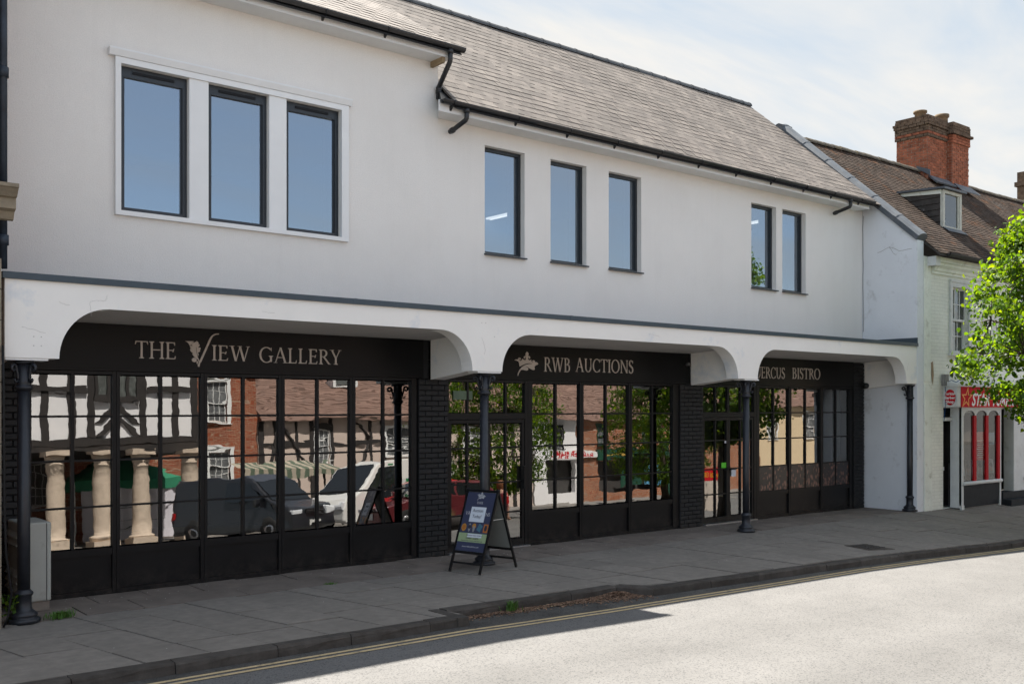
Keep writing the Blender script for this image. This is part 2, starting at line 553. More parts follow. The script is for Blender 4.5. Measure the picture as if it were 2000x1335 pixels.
GLYPH = {
    'T': (0.80, g_stem(0.40, s1=False) + [[(0.03, 1), (0.03, 0.945), (0.77, 0.945), (0.77, 1)], [(0.0, 0.80), (0.035, 0.80), (0.09, 0.95), (0.03, 1.0)], [(0.80, 0.80), (0.765, 0.80), (0.71, 0.95), (0.77, 1.0)]]),
    'H': (0.95, g_stem(0.16) + g_stem(0.79) + [[(0.2, 0.49), (0.76, 0.49), (0.76, 0.545), (0.2, 0.545)]]),
    'E': (0.70, g_stem(0.16) + g_arm(0.2, 0.58, 0.972, -1) + g_arm(0.2, 0.50, 0.52, 0) + g_arm(0.2, 0.60, 0.028, 1)),
    'I': (0.34, g_stem(0.17)),
    'W': (1.34, g_line(0.40, 0, 0.14, 1, TK) + g_line(0.40, 0, 0.67, 0.98, TN) + g_line(0.93, 0, 0.67, 0.98, TK) + g_line(0.93, 0, 1.22, 1, TN) + g_hs(0.14, 0.985, 0.32) + g_hs(1.2, 0.985, 0.26) + g_hs(0.66, 0.985, 0.26)),
    'G': (0.98, g_arc(0.52, 0.5, 0.49, 0.52, 48, 318) + g_stem(0.83, y0=0.05, y1=0.45, s0=False) + [[(0.83, 0.98), (0.87, 0.98), (0.87, 0.74), (0.83, 0.80)]]),
    'A': (0.92, g_line(0.10, 0, 0.45, 1.02, TN) + g_line(0.80, 0, 0.45, 1.02, TK) + g_hs(0.11, 0.014, 0.24) + g_hs(0.80, 0.014, 0.32) + [[(0.22, 0.33), (0.68, 0.33), (0.66, 0.38), (0.24, 0.38)]]),
    'L': (0.68, g_stem(0.16) + g_arm(0.2, 0.58, 0.028, 1, 0.19)),
    'R': (0.80, g_stem(0.16) + g_arc(0.34, 0.745, 0.29, 0.255, -90, 90) + [[(0.2, 0.945), (0.34, 0.945), (0.34, 1.0), (0.2, 1.0)], [(0.2, 0.49), (0.36, 0.49), (0.36, 0.54), (0.2, 0.54)]] + g_line(0.78, 0.0, 0.36, 0.52, TK) + g_hs(0.80, 0.014, 0.18)),
    'Y': (0.84, g_stem(0.42, y1=0.45, s1=False) + g_line(0.42, 0.42, 0.12, 1, TK) + g_line(0.43, 0.42, 0.72, 1, TN) + g_hs(0.12, 0.985, 0.3) + g_hs(0.72, 0.985, 0.24)),
    'B': (0.74, g_stem(0.16) + g_arc(0.34, 0.765, 0.26, 0.235, -90, 90) + g_arc(0.36, 0.28, 0.31, 0.28, -90, 90) + [[(0.2, 0.945), (0.35, 0.945), (0.35, 1.0), (0.2, 1.0)], [(0.2, 0.51), (0.37, 0.51), (0.37, 0.56), (0.2, 0.56)], [(0.2, 0), (0.37, 0), (0.37, 0.055), (0.2, 0.055)]]),
    'U': (0.90, g_stem(0.17, y0=0.34, s0=False) + g_stem(0.75, TN, y0=0.34, s0=False) + g_arc(0.4425, 0.36, 0.335, 0.38, 180, 360, TK * 0.9, TN)),
    'C': (0.88, g_arc(0.50, 0.5, 0.48, 0.52, 45, 315) + [[(0.80, 0.98), (0.84, 0.98), (0.84, 0.72), (0.80, 0.78)], [(0.82, 0.02), (0.86, 0.24), (0.83, 0.24), (0.78, 0.14)]]),
    'O': (1.02, g_arc(0.51, 0.5, 0.49, 0.52, 0, 180) + g_arc(0.51, 0.5, 0.49, 0.52, 180, 360)),
    'Q': (1.02, g_arc(0.51, 0.5, 0.49, 0.52, 0, 180) + g_arc(0.51, 0.5, 0.49, 0.52, 180, 360) + [[(0.48, 0.03), (0.60, 0.02), (0.86, -0.24), (1.16, -0.30), (1.18, -0.25), (0.92, -0.19)]]),
    'N': (0.98, g_stem(0.15, TN * 1.2, s1=False) + g_stem(0.84, TN * 1.2, s0=False) + g_line(0.84, 0.0, 0.13, 1, TK) + g_hs(0.1, 0.985, 0.2)),
    'S': (0.60, g_arc(0.30, 0.745, 0.25, 0.275, 40, 235) + g_arc(0.30, 0.265, 0.27, 0.285, -140, 65) + g_line(0.205, 0.62, 0.42, 0.42, TK * 1.05, False) + [[(0.49, 0.98), (0.52, 0.98), (0.52, 0.76), (0.49, 0.82)], [(0.06, 0.02), (0.09, 0.02), (0.09, 0.20), (0.06, 0.26)]]),
}
def word(text, x0, x1, z0, h, y, m, parent, gap=0.06):
    """one raised letter object per character on a sign facing -Y"""
    ws = [GLYPH[c][0] for c in text]
    tot = sum(ws) + gap * (len(ws) - 1)
    sx = (x1 - x0) / tot
    x = x0
    for c, w in zip(text, ws):
        b = MB()
        for i, poly in enumerate(GLYPH[c][1]):
            b.prism([(x + px * sx, y, z0 + pz * h) for px, pz in poly], (0, -0.010 - 0.0005 * i, 0))
        b.build('letter', m, parent)
        x += (w + gap) * sx

def flat_text(txt, size, m, name, mw, parent, shear=0.0, width=None, bold=0.0, align='CENTER'):
    """sans lettering as flat print, turned into a mesh; local X right, Y up"""
    c = bpy.data.curves.new(name, 'FONT')
    c.body = txt
    c.size = size
    c.shear = shear
    c.align_x = align
    c.offset = bold
    c.resolution_u = 3
    c.extrude = 0.0006
    tmp = bpy.data.objects.new('tmp', c)
    col.objects.link(tmp)
    bpy.context.view_layer.update()
    me = bpy.data.meshes.new_from_object(tmp.evaluated_get(bpy.context.evaluated_depsgraph_get()))
    bpy.data.objects.remove(tmp)
    bpy.data.curves.remove(c)
    if width:
        xs = [v.co.x for v in me.vertices]
        k = width / max(1e-6, max(xs) - min(xs))
        for v in me.vertices: v.co.x *= k
    me.materials.clear()
    me.materials.append(m)
    return put(name, me, mw, parent)

# ------------------------------------------------------------------ materials
m_render = mat('white_render', (0.775, 0.752, 0.718), 0.9, 0.06, 75, 0.6, 70, 0.2, tint=(0.72, 0.695, 0.66), tscale=0.6, tlo=0.45, thi=0.8, bdist=0.006)
def streaks(m, tint, amt):
    nt = m.node_tree
    bs = nt.nodes['Principled BSDF']
    src = bs.inputs['Base Color'].links[0].from_socket
    geo = nt.nodes.new('ShaderNodeNewGeometry')
    mp = nt.nodes.new('ShaderNodeMapping')
    mp.inputs['Scale'].default_value = (4.5, 4.5, 0.30)
    nt.links.new(geo.outputs['Position'], mp.inputs['Vector'])
    n = nt.nodes.new('ShaderNodeTexNoise')
    n.inputs['Scale'].default_value = 1.0
    n.inputs['Detail'].default_value = 7
    n.inputs['Roughness'].default_value = 0.65
    nt.links.new(mp.outputs[0], n.inputs['Vector'])
    mr = nt.nodes.new('ShaderNodeMapRange')
    mr.inputs['From Min'].default_value = 0.52
    mr.inputs['From Max'].default_value = 0.80
    mr.inputs['To Max'].default_value = amt
    nt.links.new(n.outputs['Fac'], mr.inputs['Value'])
    mx = nt.nodes.new('ShaderNodeMixRGB')
    mx.inputs['Color2'].default_value = (*tint, 1)
    nt.links.new(mr.outputs[0], mx.inputs['Fac'])
    nt.links.new(src, mx.inputs['Color1'])
    nt.links.new(mx.outputs[0], bs.inputs['Base Color'])
streaks(m_render, (0.58, 0.56, 0.53), 0.17)
m_beam = mat('white_masonry_paint', (0.84, 0.815, 0.775), 0.75, 0.03, 1.5, 0.2, 22, 0.3, tint=(0.66, 0.69, 0.72), tscale=1.7, tlo=0.56, thi=0.7, bdist=0.006)
m_party = mat('scuffed_white_paint', (0.70, 0.72, 0.75), 0.85, 0.05, 1.2, 0.3, 18, 0.2, tint=(0.34, 0.33, 0.32), tscale=2.6, tlo=0.57, thi=0.85, bdist=0.008)
m_soffit = mat('white_soffit_board', (0.72, 0.72, 0.71), 0.5, 0.04, 2.0)
m_arcade_shade = mat('shaded_ceiling_paint', (0.50, 0.48, 0.46), 0.8, 0.08, 1.5)  # white paint with the shade under the arcade put into its colour
m_trim = mat('white_gloss_trim', (0.78, 0.785, 0.78), 0.45, 0.03, 3)
m_anth = mat('anthracite_metal', (0.022, 0.028, 0.035), 0.38, 0.1, 3, spec=0.5)
m_band = mat('slate_blue_flashing', (0.045, 0.065, 0.082), 0.5, 0.12, 2.5, spec=0.45)
m_black = mat('black_powder_coat', (0.0075, 0.0075, 0.0085), 0.42, 0.15, 2.0, spec=0.22, tint=(0.02, 0.019, 0.018), tscale=3, tlo=0.6, thi=0.85)
def base_dust(m):
    nt = m.node_tree
    bs = nt.nodes['Principled BSDF']
    src = bs.inputs['Base Color'].links[0].from_socket
    geo = nt.nodes.new('ShaderNodeNewGeometry')
    sep = nt.nodes.new('ShaderNodeSeparateXYZ')
    nt.links.new(geo.outputs['Position'], sep.inputs[0])
    mr = nt.nodes.new('ShaderNodeMapRange')
    mr.inputs['From Min'].default_value = 0.0
    mr.inputs['From Max'].default_value = 0.32
    mr.inputs['To Min'].default_value = 0.75
    mr.inputs['To Max'].default_value = 0.0
    nt.links.new(sep.outputs['Z'], mr.inputs['Value'])
    n = nt.nodes.new('ShaderNodeTexNoise')
    n.inputs['Scale'].default_value = 7
    n.inputs['Detail'].default_value = 9
    n.inputs['Roughness'].default_value = 0.75
    nt.links.new(geo.outputs['Position'], n.inputs['Vector'])
    r2 = nt.nodes.new('ShaderNodeMapRange')
    r2.inputs['From Min'].default_value = 0.42
    r2.inputs['From Max'].default_value = 0.72
    nt.links.new(n.outputs['Fac'], r2.inputs['Value'])
    mu = nt.nodes.new('ShaderNodeMath')
    mu.operation = 'MULTIPLY'
    nt.links.new(mr.outputs[0], mu.inputs[0])
    nt.links.new(r2.outputs[0], mu.inputs[1])
    mx = nt.nodes.new('ShaderNodeMixRGB')
    mx.inputs['Color2'].default_value = (0.055, 0.047, 0.040, 1)
    nt.links.new(mu.outputs[0], mx.inputs['Fac'])
    nt.links.new(src, mx.inputs['Color1'])
    nt.links.new(mx.outputs[0], bs.inputs['Base Color'])
base_dust(m_black)
m_sign = mat('black_sign_board', (0.006, 0.006, 0.0065), 0.36, 0.1, 1.0, spec=0.16)
m_letter = mat('champagne_letter', (0.46, 0.40, 0.35), 0.5, 0.05, 4)
m_gutter = mat('black_gutter_plastic', (0.016, 0.017, 0.019), 0.33, 0.2, 4, spec=0.5)
m_iron = mat('black_painted_iron', (0.017, 0.019, 0.025), 0.42, 0.25, 9, 0.3, 60, spec=0.5, bdist=0.003, tint=(0.045, 0.04, 0.037), tscale=8, tlo=0.62, thi=0.8)
m_pbrick = mat('black_painted_brick', (0.0135, 0.014, 0.016), 0.6, 0.25, 12, 0.5, 55, spec=0.35, rnd=0.15, bdist=0.004)
base_dust(m_pbrick)
m_joint = mat('black_mortar', (0.010, 0.010, 0.011), 0.8, 0.15, 8)
m_slate = mat('roof_slate', (0.150, 0.127, 0.110), 0.52, 0.26, 6.5, 0.35, 40, spec=0.5, rnd=0.28, tint=(0.205, 0.18, 0.155), tscale=5.0, tlo=0.5, thi=0.8, bdist=0.004)
m_sedge = mat('slate_edge', (0.045, 0.04, 0.037), 0.9, 0.3, 9)  # tail faces darkened for dirty broken edges and for the shade line between courses
m_ridge = mat('dark_ridge_tile', (0.075, 0.08, 0.085), 0.6, 0.15, 5, rnd=0.1)
m_lead = mat('lead_sheet', (0.085, 0.097, 0.112), 0.55, 0.2, 3.5, 0.15, 12, spec=0.4, tint=(0.15, 0.157, 0.165), tscale=3, tlo=0.5, thi=0.8)
m_tile = mat('weathered_clay_tile', (0.060, 0.045, 0.036), 0.9, 0.5, 7.0, 0.5, 60, spec=0.12, tint=(0.13, 0.055, 0.022), tscale=2.6, tlo=0.54, thi=0.74, bdist=0.006)
m_glass = glass_mat('shop_glass', 2.75, (0.62, 0.66, 0.66), lean=3.0)
m_glass2 = glass_mat('window_glass', 3.7, (0.78, 0.82, 0.86), wav=0.0004, gcol=(0.76, 0.87, 1.0))
m_edge = clear_mat()
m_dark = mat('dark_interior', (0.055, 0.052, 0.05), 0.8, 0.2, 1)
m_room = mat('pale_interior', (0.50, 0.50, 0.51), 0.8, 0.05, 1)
m_reveal = mat('white_reveal', (0.86, 0.87, 0.88), 0.7, 0.03, 2)
m_floor_in = mat('timber_interior_floor', (0.10, 0.075, 0.055), 0.5, 0.2, 2)
m_conc = mat('grey_concrete', (0.22, 0.21, 0.20), 0.9, 0.2, 4, 0.4, 40)

# ------------------------------------------------------------------ ground
m_road = mat('worn_asphalt', (0.132, 0.1295, 0.127), 0.78, 0.1, 1.1, 0.0, spec=0.35)
def asphalt_speckle(m, dark=0.45, light=1.5):
    nt = m.node_tree
    b = nt.nodes['Principled BSDF']
    src = b.inputs['Base Color'].links[0].from_socket
    geo = nt.nodes.new('ShaderNodeNewGeometry')
    vo = nt.nodes.new('ShaderNodeTexVoronoi')
    vo.inputs['Scale'].default_value = 84
    nt.links.new(geo.outputs['Position'], vo.inputs['Vector'])
    rp = nt.nodes.new('ShaderNodeValToRGB')
    rp.color_ramp.elements[0].color = (dark, dark, dark, 1)
    rp.color_ramp.elements[0].position = 0.12
    rp.color_ramp.elements[1].color = (light, light * 0.985, light * 0.96, 1)
    rp.color_ramp.elements[1].position = 0.9
    e3 = rp.color_ramp.elements.new(0.17)
    e3.color = (0.93, 0.93, 0.93, 1)
    sepc = nt.nodes.new('ShaderNodeSeparateColor')
    nt.links.new(vo.outputs['Color'], sepc.inputs[0])
    nt.links.new(sepc.outputs[0], rp.inputs['Fac'])
    mx = nt.nodes.new('ShaderNodeMixRGB')
    mx.blend_type = 'MULTIPLY'
    mx.inputs['Fac'].default_value = 1
    nt.links.new(src, mx.inputs['Color1'])
    nt.links.new(rp.outputs[0], mx.inputs['Color2'])
    # broad wheel-track streaks along the road
    mp = nt.nodes.new('ShaderNodeMapping')
    mp.inputs['Rotation'].default_value = (0, 0, 0.085)
    mp.inputs['Scale'].default_value = (0.05, 0.9, 1)
    nt.links.new(geo.outputs['Position'], mp.inputs['Vector'])
    n2 = nt.nodes.new('ShaderNodeTexNoise')
    n2.inputs['Scale'].default_value = 1.0
    n2.inputs['Detail'].default_value = 5
    nt.links.new(mp.outputs[0], n2.inputs['Vector'])
    mr = nt.nodes.new('ShaderNodeMapRange')
    mr.inputs['From Min'].default_value = 0.3
    mr.inputs['From Max'].default_value = 0.7
    mr.inputs['To Min'].default_value = 0.84
    mr.inputs['To Max'].default_value = 1.12
    nt.links.new(n2.outputs['Fac'], mr.inputs['Value'])
    mx2 = nt.nodes.new('ShaderNodeMixRGB')
    mx2.blend_type = 'MULTIPLY'
    mx2.inputs['Fac'].default_value = 1
    nt.links.new(mx.outputs[0], mx2.inputs['Color1'])
    nt.links.new(mr.outputs[0], mx2.inputs['Color2'])
    nt.links.new(mx2.outputs[0], b.inputs['Base Color'])
    bp = nt.nodes.new('ShaderNodeBump')
    bp.inputs['Strength'].default_value = 0.35
    bp.inputs['Distance'].default_value = 0.006
    nt.links.new(vo.outputs['Distance'], bp.inputs['Height'])
    nt.links.new(bp.outputs[0], b.inputs['Normal'])
asphalt_speckle(m_road, 0.58, 1.10)
m_patch = mat('old_gutter_tarmac', (0.075, 0.072, 0.068), 0.9, 0.3, 3.0, 0.4, 50, 0.25)
asphalt_speckle(m_patch, 0.65, 1.3)
m_slab = mat('york_stone_paving', (0.212, 0.190, 0.166), 0.85, 0.15, 9.0, 0.4, 35, spec=0.25, rnd=0.06, tint=(0.165, 0.148, 0.13), tscale=1.1, tlo=0.5, thi=0.8, bdist=0.006)
m_fore = mat('brown_forecourt_paving', (0.195, 0.165, 0.142), 0.88, 0.2, 3.0, 0.3, 35, spec=0.22, rnd=0.12, tint=(0.15, 0.125, 0.108), tscale=1.4, tlo=0.5, thi=0.75, bdist=0.006)
m_bed = mat('paving_bed', (0.05, 0.045, 0.04), 0.95, 0.2, 6)
m_fill = mat('gritty_joint_fill', (0.085, 0.075, 0.065), 0.95, 0.3, 12)
m_kerb = mat('grey_kerb_stone', (0.066, 0.058, 0.051), 0.88, 0.3, 5, 0.6, 26, spec=0.25, rnd=0.16, tint=(0.045, 0.036, 0.03), tscale=4, tlo=0.5, thi=0.75, bdist=0.01)
m_yellow = mat('faded_yellow_paint', (0.52, 0.40, 0.23), 0.85, 0.12, 6, spec=0.25, tint=(0.12, 0.105, 0.085), tscale=9, tlo=0.56, thi=0.72)

ROAD_Z = -0.10          # height of the far side of the street
RP = [(-400, -0.05), (-6, -0.05), (3.5, -0.06), (6, -0.065), (8, -0.115), (10.4, -0.145), (13, -0.175), (15, -0.225), (17.6, -0.31), (24, -0.46), (40, -0.60), (700, -0.60)]
def rz(x):
    """road height along the near kerb: the street falls away to the right"""
    for (xa, za), (xb, zb) in zip(RP, RP[1:]):
        if xa <= x <= xb: return za + (zb - za) * (x - xa) / (xb - xa)
    return -0.6
b = MB()
ys = [500, -7, -10.5, -700]
vs = [(x, y, z if y > -8 else ROAD_Z) for x, z in RP for y in ys]
n = len(ys)
b.add(vs, [(i * n + j, i * n + j + 1, (i + 1) * n + j + 1, (i + 1) * n + j) for i in range(len(RP) - 1) for j in range(n - 1)])
b.build('road', m_road, origin=(0, 0, ROAD_Z), kind='structure')

KL = [(-6, -3.72), (2.3, -3.80), (6.14, -3.84), (6.14, -3.45), (8.76, -3.34), (9.02, -3.70), (12.5, -3.82), (18.4, -3.94), (25.0, -4.05), (40.0, -4.30)]
def kerb_y(x):
    for (xa, ya), (xb, yb) in zip(KL, KL[1:]):
        if xa <= x <= xb and xb - xa > 0.01:
            return ya + (yb - ya) * (x - xa) / (xb - xa)
    return KL[-1][1] if x > 0 else KL[0][1]
def gz(x, y):
    """pavement height: level under the arcade, then falling or rising to the kerb top"""
    if y >= -1.2: return 0.0
    return (-1.2 - y) / (-1.2 - kerb_y(x)) * (rz(x) + 0.10)

pave = MB()
xs = sorted({p[0] for p in KL} | {p[0] for p in RP if -6 < p[0] < 40} | {20.5, 22.5})
xs = [(xa, xb) for xa, xb in zip(xs, xs[1:]) if xb - xa > 0.01]
for xa, xb in xs:
    ya, yb = kerb_y(xa + 0.001) + 0.06, kerb_y(xb - 0.001) + 0.06
    vs = []
    for x, y in ((xa, ya), (xb, yb)):
        vs += [(x, y, -0.8), (x, y, gz(x, y) - 0.022), (x, -1.2, -0.022), (x, 0.3, -0.022), (x, 0.3, -0.8)]
    pave.add(vs, [(0, 5, 6, 1), (1, 6, 7, 2), (2, 7, 8, 3), (3, 8, 9, 4), (0, 1, 2, 3, 4), (9, 8, 7, 6, 5)])
pav = pave.build('pavement', m_fill, origin=(10, -2, -0.13), kind='structure')
rnd = random.Random(4)
def slab(q, m, name, parent, z0=-0.06):
    dz = rnd.uniform(-0.006, 0.004)
    b = MB()
    t = [rnd.uniform(-0.0025, 0.0025) for _ in q]
    q = [(x + rnd.uniform(-0.004, 0.004), y + rnd.uniform(-0.006, 0.006)) for x, y in q]
    top = [(x, y, dz + k + gz(x, y)) for (x, y), k in zip(q, t)]
    bot = [(x, y, z0 + gz(x, y)) for x, y in q]
    n = len(q)
    b.add(bot + top, [tuple(range(n, 2 * n))] + [(i, (i + 1) % n, n + (i + 1) % n, n + i) for i in range(n)])
    return b.build(name, m, parent, origin=(sum(p[0] for p in q) / n, sum(p[1] for p in q) / n, z0))
G = 0.008
x = -5.0
skew = -0.17
while x < 33:
    w = rnd.choice([0.56, 0.60, 0.62, 0.64, 0.70])
    for xb_ in (5.74, 8.50):      # a joint falls in line with each step of the kerb
        if x + 0.05 < xb_ < x + w + 0.3: w = xb_ - x
    y = -1.15
    first = rnd.uniform(0.35, 0.95)
    yend = min(kerb_y(x), kerb_y(x + w)) + 0.16
    ln = first
    while y - 0.02 > yend:
        y2 = y - ln
        if y2 < yend + 0.3: y2 = None
        def P(xx, yy): return (xx + (yy + 1.15) * skew, yy)
        if y2 is None:
            def endy(xx):
                k = kerb_y(xx + (yend + 1.15) * skew)
                return k + 0.155
            qa, qb = endy(x + 0.03), endy(x + w - 0.03)
            q = [P(x + G, qa), P(x + w - G, qb), P(x + w - G, y - G), P(x + G, y - G)]
        else:
            q = [P(x + G, y2 + G), P(x + w - G, y2 + G), P(x + w - G, y - G), P(x + G, y - G)]
        slab(q, m_slab, 'paving_slab', pav)
        if y2 is None: break
        y = y2
        ln = rnd.choice([0.6, 0.75, 0.9, 1.0, 1.1])
    x += w
# small brown flags of the private forecourt along the shop fronts
fc = B(-2, -1.14, -0.08, 19.6, 0.3, -0.012)
fcp = fc.build('forecourt', m_bed, kind='structure')
x = -1.0
while x < 19.5:
    w = 0.6
    for (ya, yb) in ((-1.13, -0.57), (-0.57, -0.02)):
        sh = 0.0 if ya < -1 else 0.3
        slab([(x + sh + 0.004, ya + 0.004), (x + sh + w - 0.004, ya + 0.004), (x + sh + w - 0.004, yb - 0.004), (x + sh + 0.004, yb - 0.004)], m_fore, 'forecourt_flag', fcp)
    x += w
# kerb stones
kbase = MB()
for xa, xb in xs:
    ya, yb = kerb_y(xa + 0.001) + 0.03, kerb_y(xb - 0.001) + 0.03
    za, zb = rz(xa), rz(xb)
    kbase.add([(xa, ya, za - 0.3), (xb, yb, zb - 0.3), (xb, yb + 0.1, zb - 0.3), (xa, ya + 0.1, za - 0.3), (xa, ya, za + 0.06), (xb, yb, zb + 0.06), (xb, yb + 0.1, zb + 0.06), (xa, ya + 0.1, za + 0.06)],
              [(0, 3, 2, 1), (4, 5, 6, 7), (0, 1, 5, 4), (1, 2, 6, 5), (2, 3, 7, 6), (3, 0, 4, 7)])
kerb = kbase.build('kerb', m_bed, kind='structure')
def kerbstone(a, c, n, h=0.0):
    b = MB()
    j = [rnd.uniform(-0.008, 0.008) for _ in range(6)]
    W = 0.145
    dd = (c - a).normalized() * 0.004
    a, c = a + dd, c - dd
    prof = [(-0.002 + j[0], -0.15), (0.004 + j[1], -0.05), (0.006 + j[1], -0.022), (0.022, 0.0 + j[2] * 0.5), (W, 0.0 + j[3] * 0.4), (W, -0.15)]
    L = (c - a).length
    ns = max(2, int(L / 0.22))
    vs = []
    for k in range(ns + 1):
        p = a + (c - a) * (k / ns)
        for i, (u, z) in enumerate(prof):
            jj = rnd.uniform(-0.006, 0.006) if i < 4 and 0 < k < ns else 0
            vs.append(p + n * (u + jj) + Vector((0, 0, rz(p.x) + 0.10 + z + jj * 0.5)))
    m = len(prof)
    fs = []
    for k in range(ns):
        for i in range(m):
            j2 = (i + 1) % m
            fs.append((k * m + i, k * m + j2, (k + 1) * m + j2, (k + 1) * m + i))
    fs.append(tuple(range(m - 1, -1, -1)))
    fs.append(tuple(range(ns * m, ns * m + m)))
    b.add(vs, fs)
    return b.build('kerb_stone', m_kerb, kerb)
for si, ((xa, ya), (xb, yb)) in enumerate(zip(KL, KL[1:])):
    if xa < -1 and xb < 2.0: continue
    a, c = Vector((xa, ya, 0)), Vector((xb, yb, 0))
    d = (c - a).normalized()
    n = Vector((-d.y, d.x, 0))
    if si == 2: a = a + Vector((0, 0.0, 0)); n = Vector((-1, 0, 0)); c = c + Vector((0, 0.145, 0)); 
    if si == 4: n = Vector((-d.y, d.x, 0))
    L = (c - a).length
    t = 0.0
    while t < L - 0.05:
        s = min(rnd.uniform(0.72, 1.05), L - t)
        if L - t - s < 0.3: s = L - t
        kerbstone(a + d * t, a + d * (t + s), n)
        t += s
# double yellow lines, worn, straight past the lay-by notch
def interp(pts, x):
    for (xa, ya), (xb, yb) in zip(pts, pts[1:]):
        if xa <= x <= xb: return ya + (yb - ya) * (x - xa) / (xb - xa)
    return pts[-1][1]
def strip(name, m, x0, x1, f0, f1, dz):
    b = MB()
    brk = sorted({x0, x1} | {p[0] for p in RP if x0 < p[0] < x1} | {x0 + (x1 - x0) * i / 40 for i in range(1, 40)})
    vs = []
    for x in brk: vs += [(x, f0(x), rz(x) + dz), (x, f1(x), rz(x) + dz)]
    b.add(vs, [(2 * i, 2 * i + 2, 2 * i + 3, 2 * i + 1) for i in range(len(brk) - 1)])
    return b.build(name, m, kind='structure')
YL = [(-4, -4.07), (2.88, -4.10), (6.5, -4.14), (8.7, -4.12), (11.8, -4.15), (18.1, -4.14), (25, -4.22), (38, -4.38)]
for o in (0.0, 0.105):
    strip('yellow_line', m_yellow, -4, 38, lambda x: interp(YL, x) + o, lambda x: interp(YL, x) + o + 0.052, 0.005)
strip('yellow_line', m_yellow, 6.9, 8.35, lambda x: -3.66 + 0.02 * x, lambda x: -3.62 + 0.02 * x, 0.008)
strip('gutter_strip', m_patch, -4, 38, lambda x: interp(YL, x) + 0.165, lambda x: kerb_y(x) + 0.05, 0.0025)

# ------------------------------------------------------------------ the white rendered building
bld = thing('rendered_building', 'long white rendered building with three black shopfronts behind an arched arcade', 'building', (8.4, 0, 0))

# upper walls
HL = [(3.90, 4.718, 4.455, 6.165), (4.965, 5.77, 4.455, 6.165), (6.016, 6.82, 4.455, 6.165)]
HR = [(9.31, 10.10, 4.49, 6.12), (10.64, 11.43, 4.49, 6.12), (11.945, 12.735, 4.49, 6.12), (15.795, 16.585, 4.47, 6.095), (16.785, 17.575, 4.47, 6.095)]
MB().wall(2.38, 8.442, 3.30, 7.26, -0.012, 0.30, HL).build('wall', m_render, bld, 'taller grey-white rendered wall with a framed triple window')
MB().wall(8.446, 19.66, 3.30, 6.46, 0.0, 0.30, HR).build('wall', m_render, bld, 'lower white rendered wall with narrow windows')
# end wall, back wall and floors so the house is closed
b = MB()
b.box(2.38, 0.3, 0, 2.6, 6.1, 7.26)
b.box(2.6, 5.9, 0, 19.6, 6.1, 6.46)
b.prism([(2.38, -0.2, 7.26), (2.38, 6.3, 7.26), (2.38, 3.05, 9.3)], (0.2, 0, 0))
b.build('end_wall', m_render, bld)
b = MB()
b.box(2.62, 0.32, 3.18, 19.5, 5.88, 3.32)
b.box(13.75, 0.31, 0, 13.9, 5.88, 3.17)
b.box(8.1, 0.31, 0, 8.25, 5.88, 3.17)
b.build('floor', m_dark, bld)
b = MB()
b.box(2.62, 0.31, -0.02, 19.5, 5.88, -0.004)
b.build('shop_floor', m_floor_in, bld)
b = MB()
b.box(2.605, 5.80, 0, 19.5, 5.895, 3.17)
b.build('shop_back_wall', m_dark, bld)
b = MB()
b.box(2.62, 5.7, 3.33, 19.5, 5.8, 6.39)
b.box(2.62, 0.31, 6.40, 19.6, 5.88, 6.44)
b.box(8.5, 0.31, 3.33, 8.6, 5.69, 6.39)
b.box(15.2, 0.31, 3.33, 15.3, 5.69, 6.39)
b.build('room_lining', m_room, bld)
m_tube = emit_mat('lit_tube', (1.0, 0.96, 0.9), 0.12)
for (xx, yy, hl) in ((13.76, 5.1, 0.5), (18.66, 1.95, 0.4)):
    cl = B(xx - 0.10, yy - hl - 0.03, 6.36, xx + 0.10, yy + hl + 0.03, 6.398).build('ceiling_light', m_trim, bld)
    for dx in (-0.05, 0.05): B(xx + dx - 0.022, yy - hl, 6.325, xx + dx + 0.022, yy + hl, 6.359).build('tube', m_tube, cl)

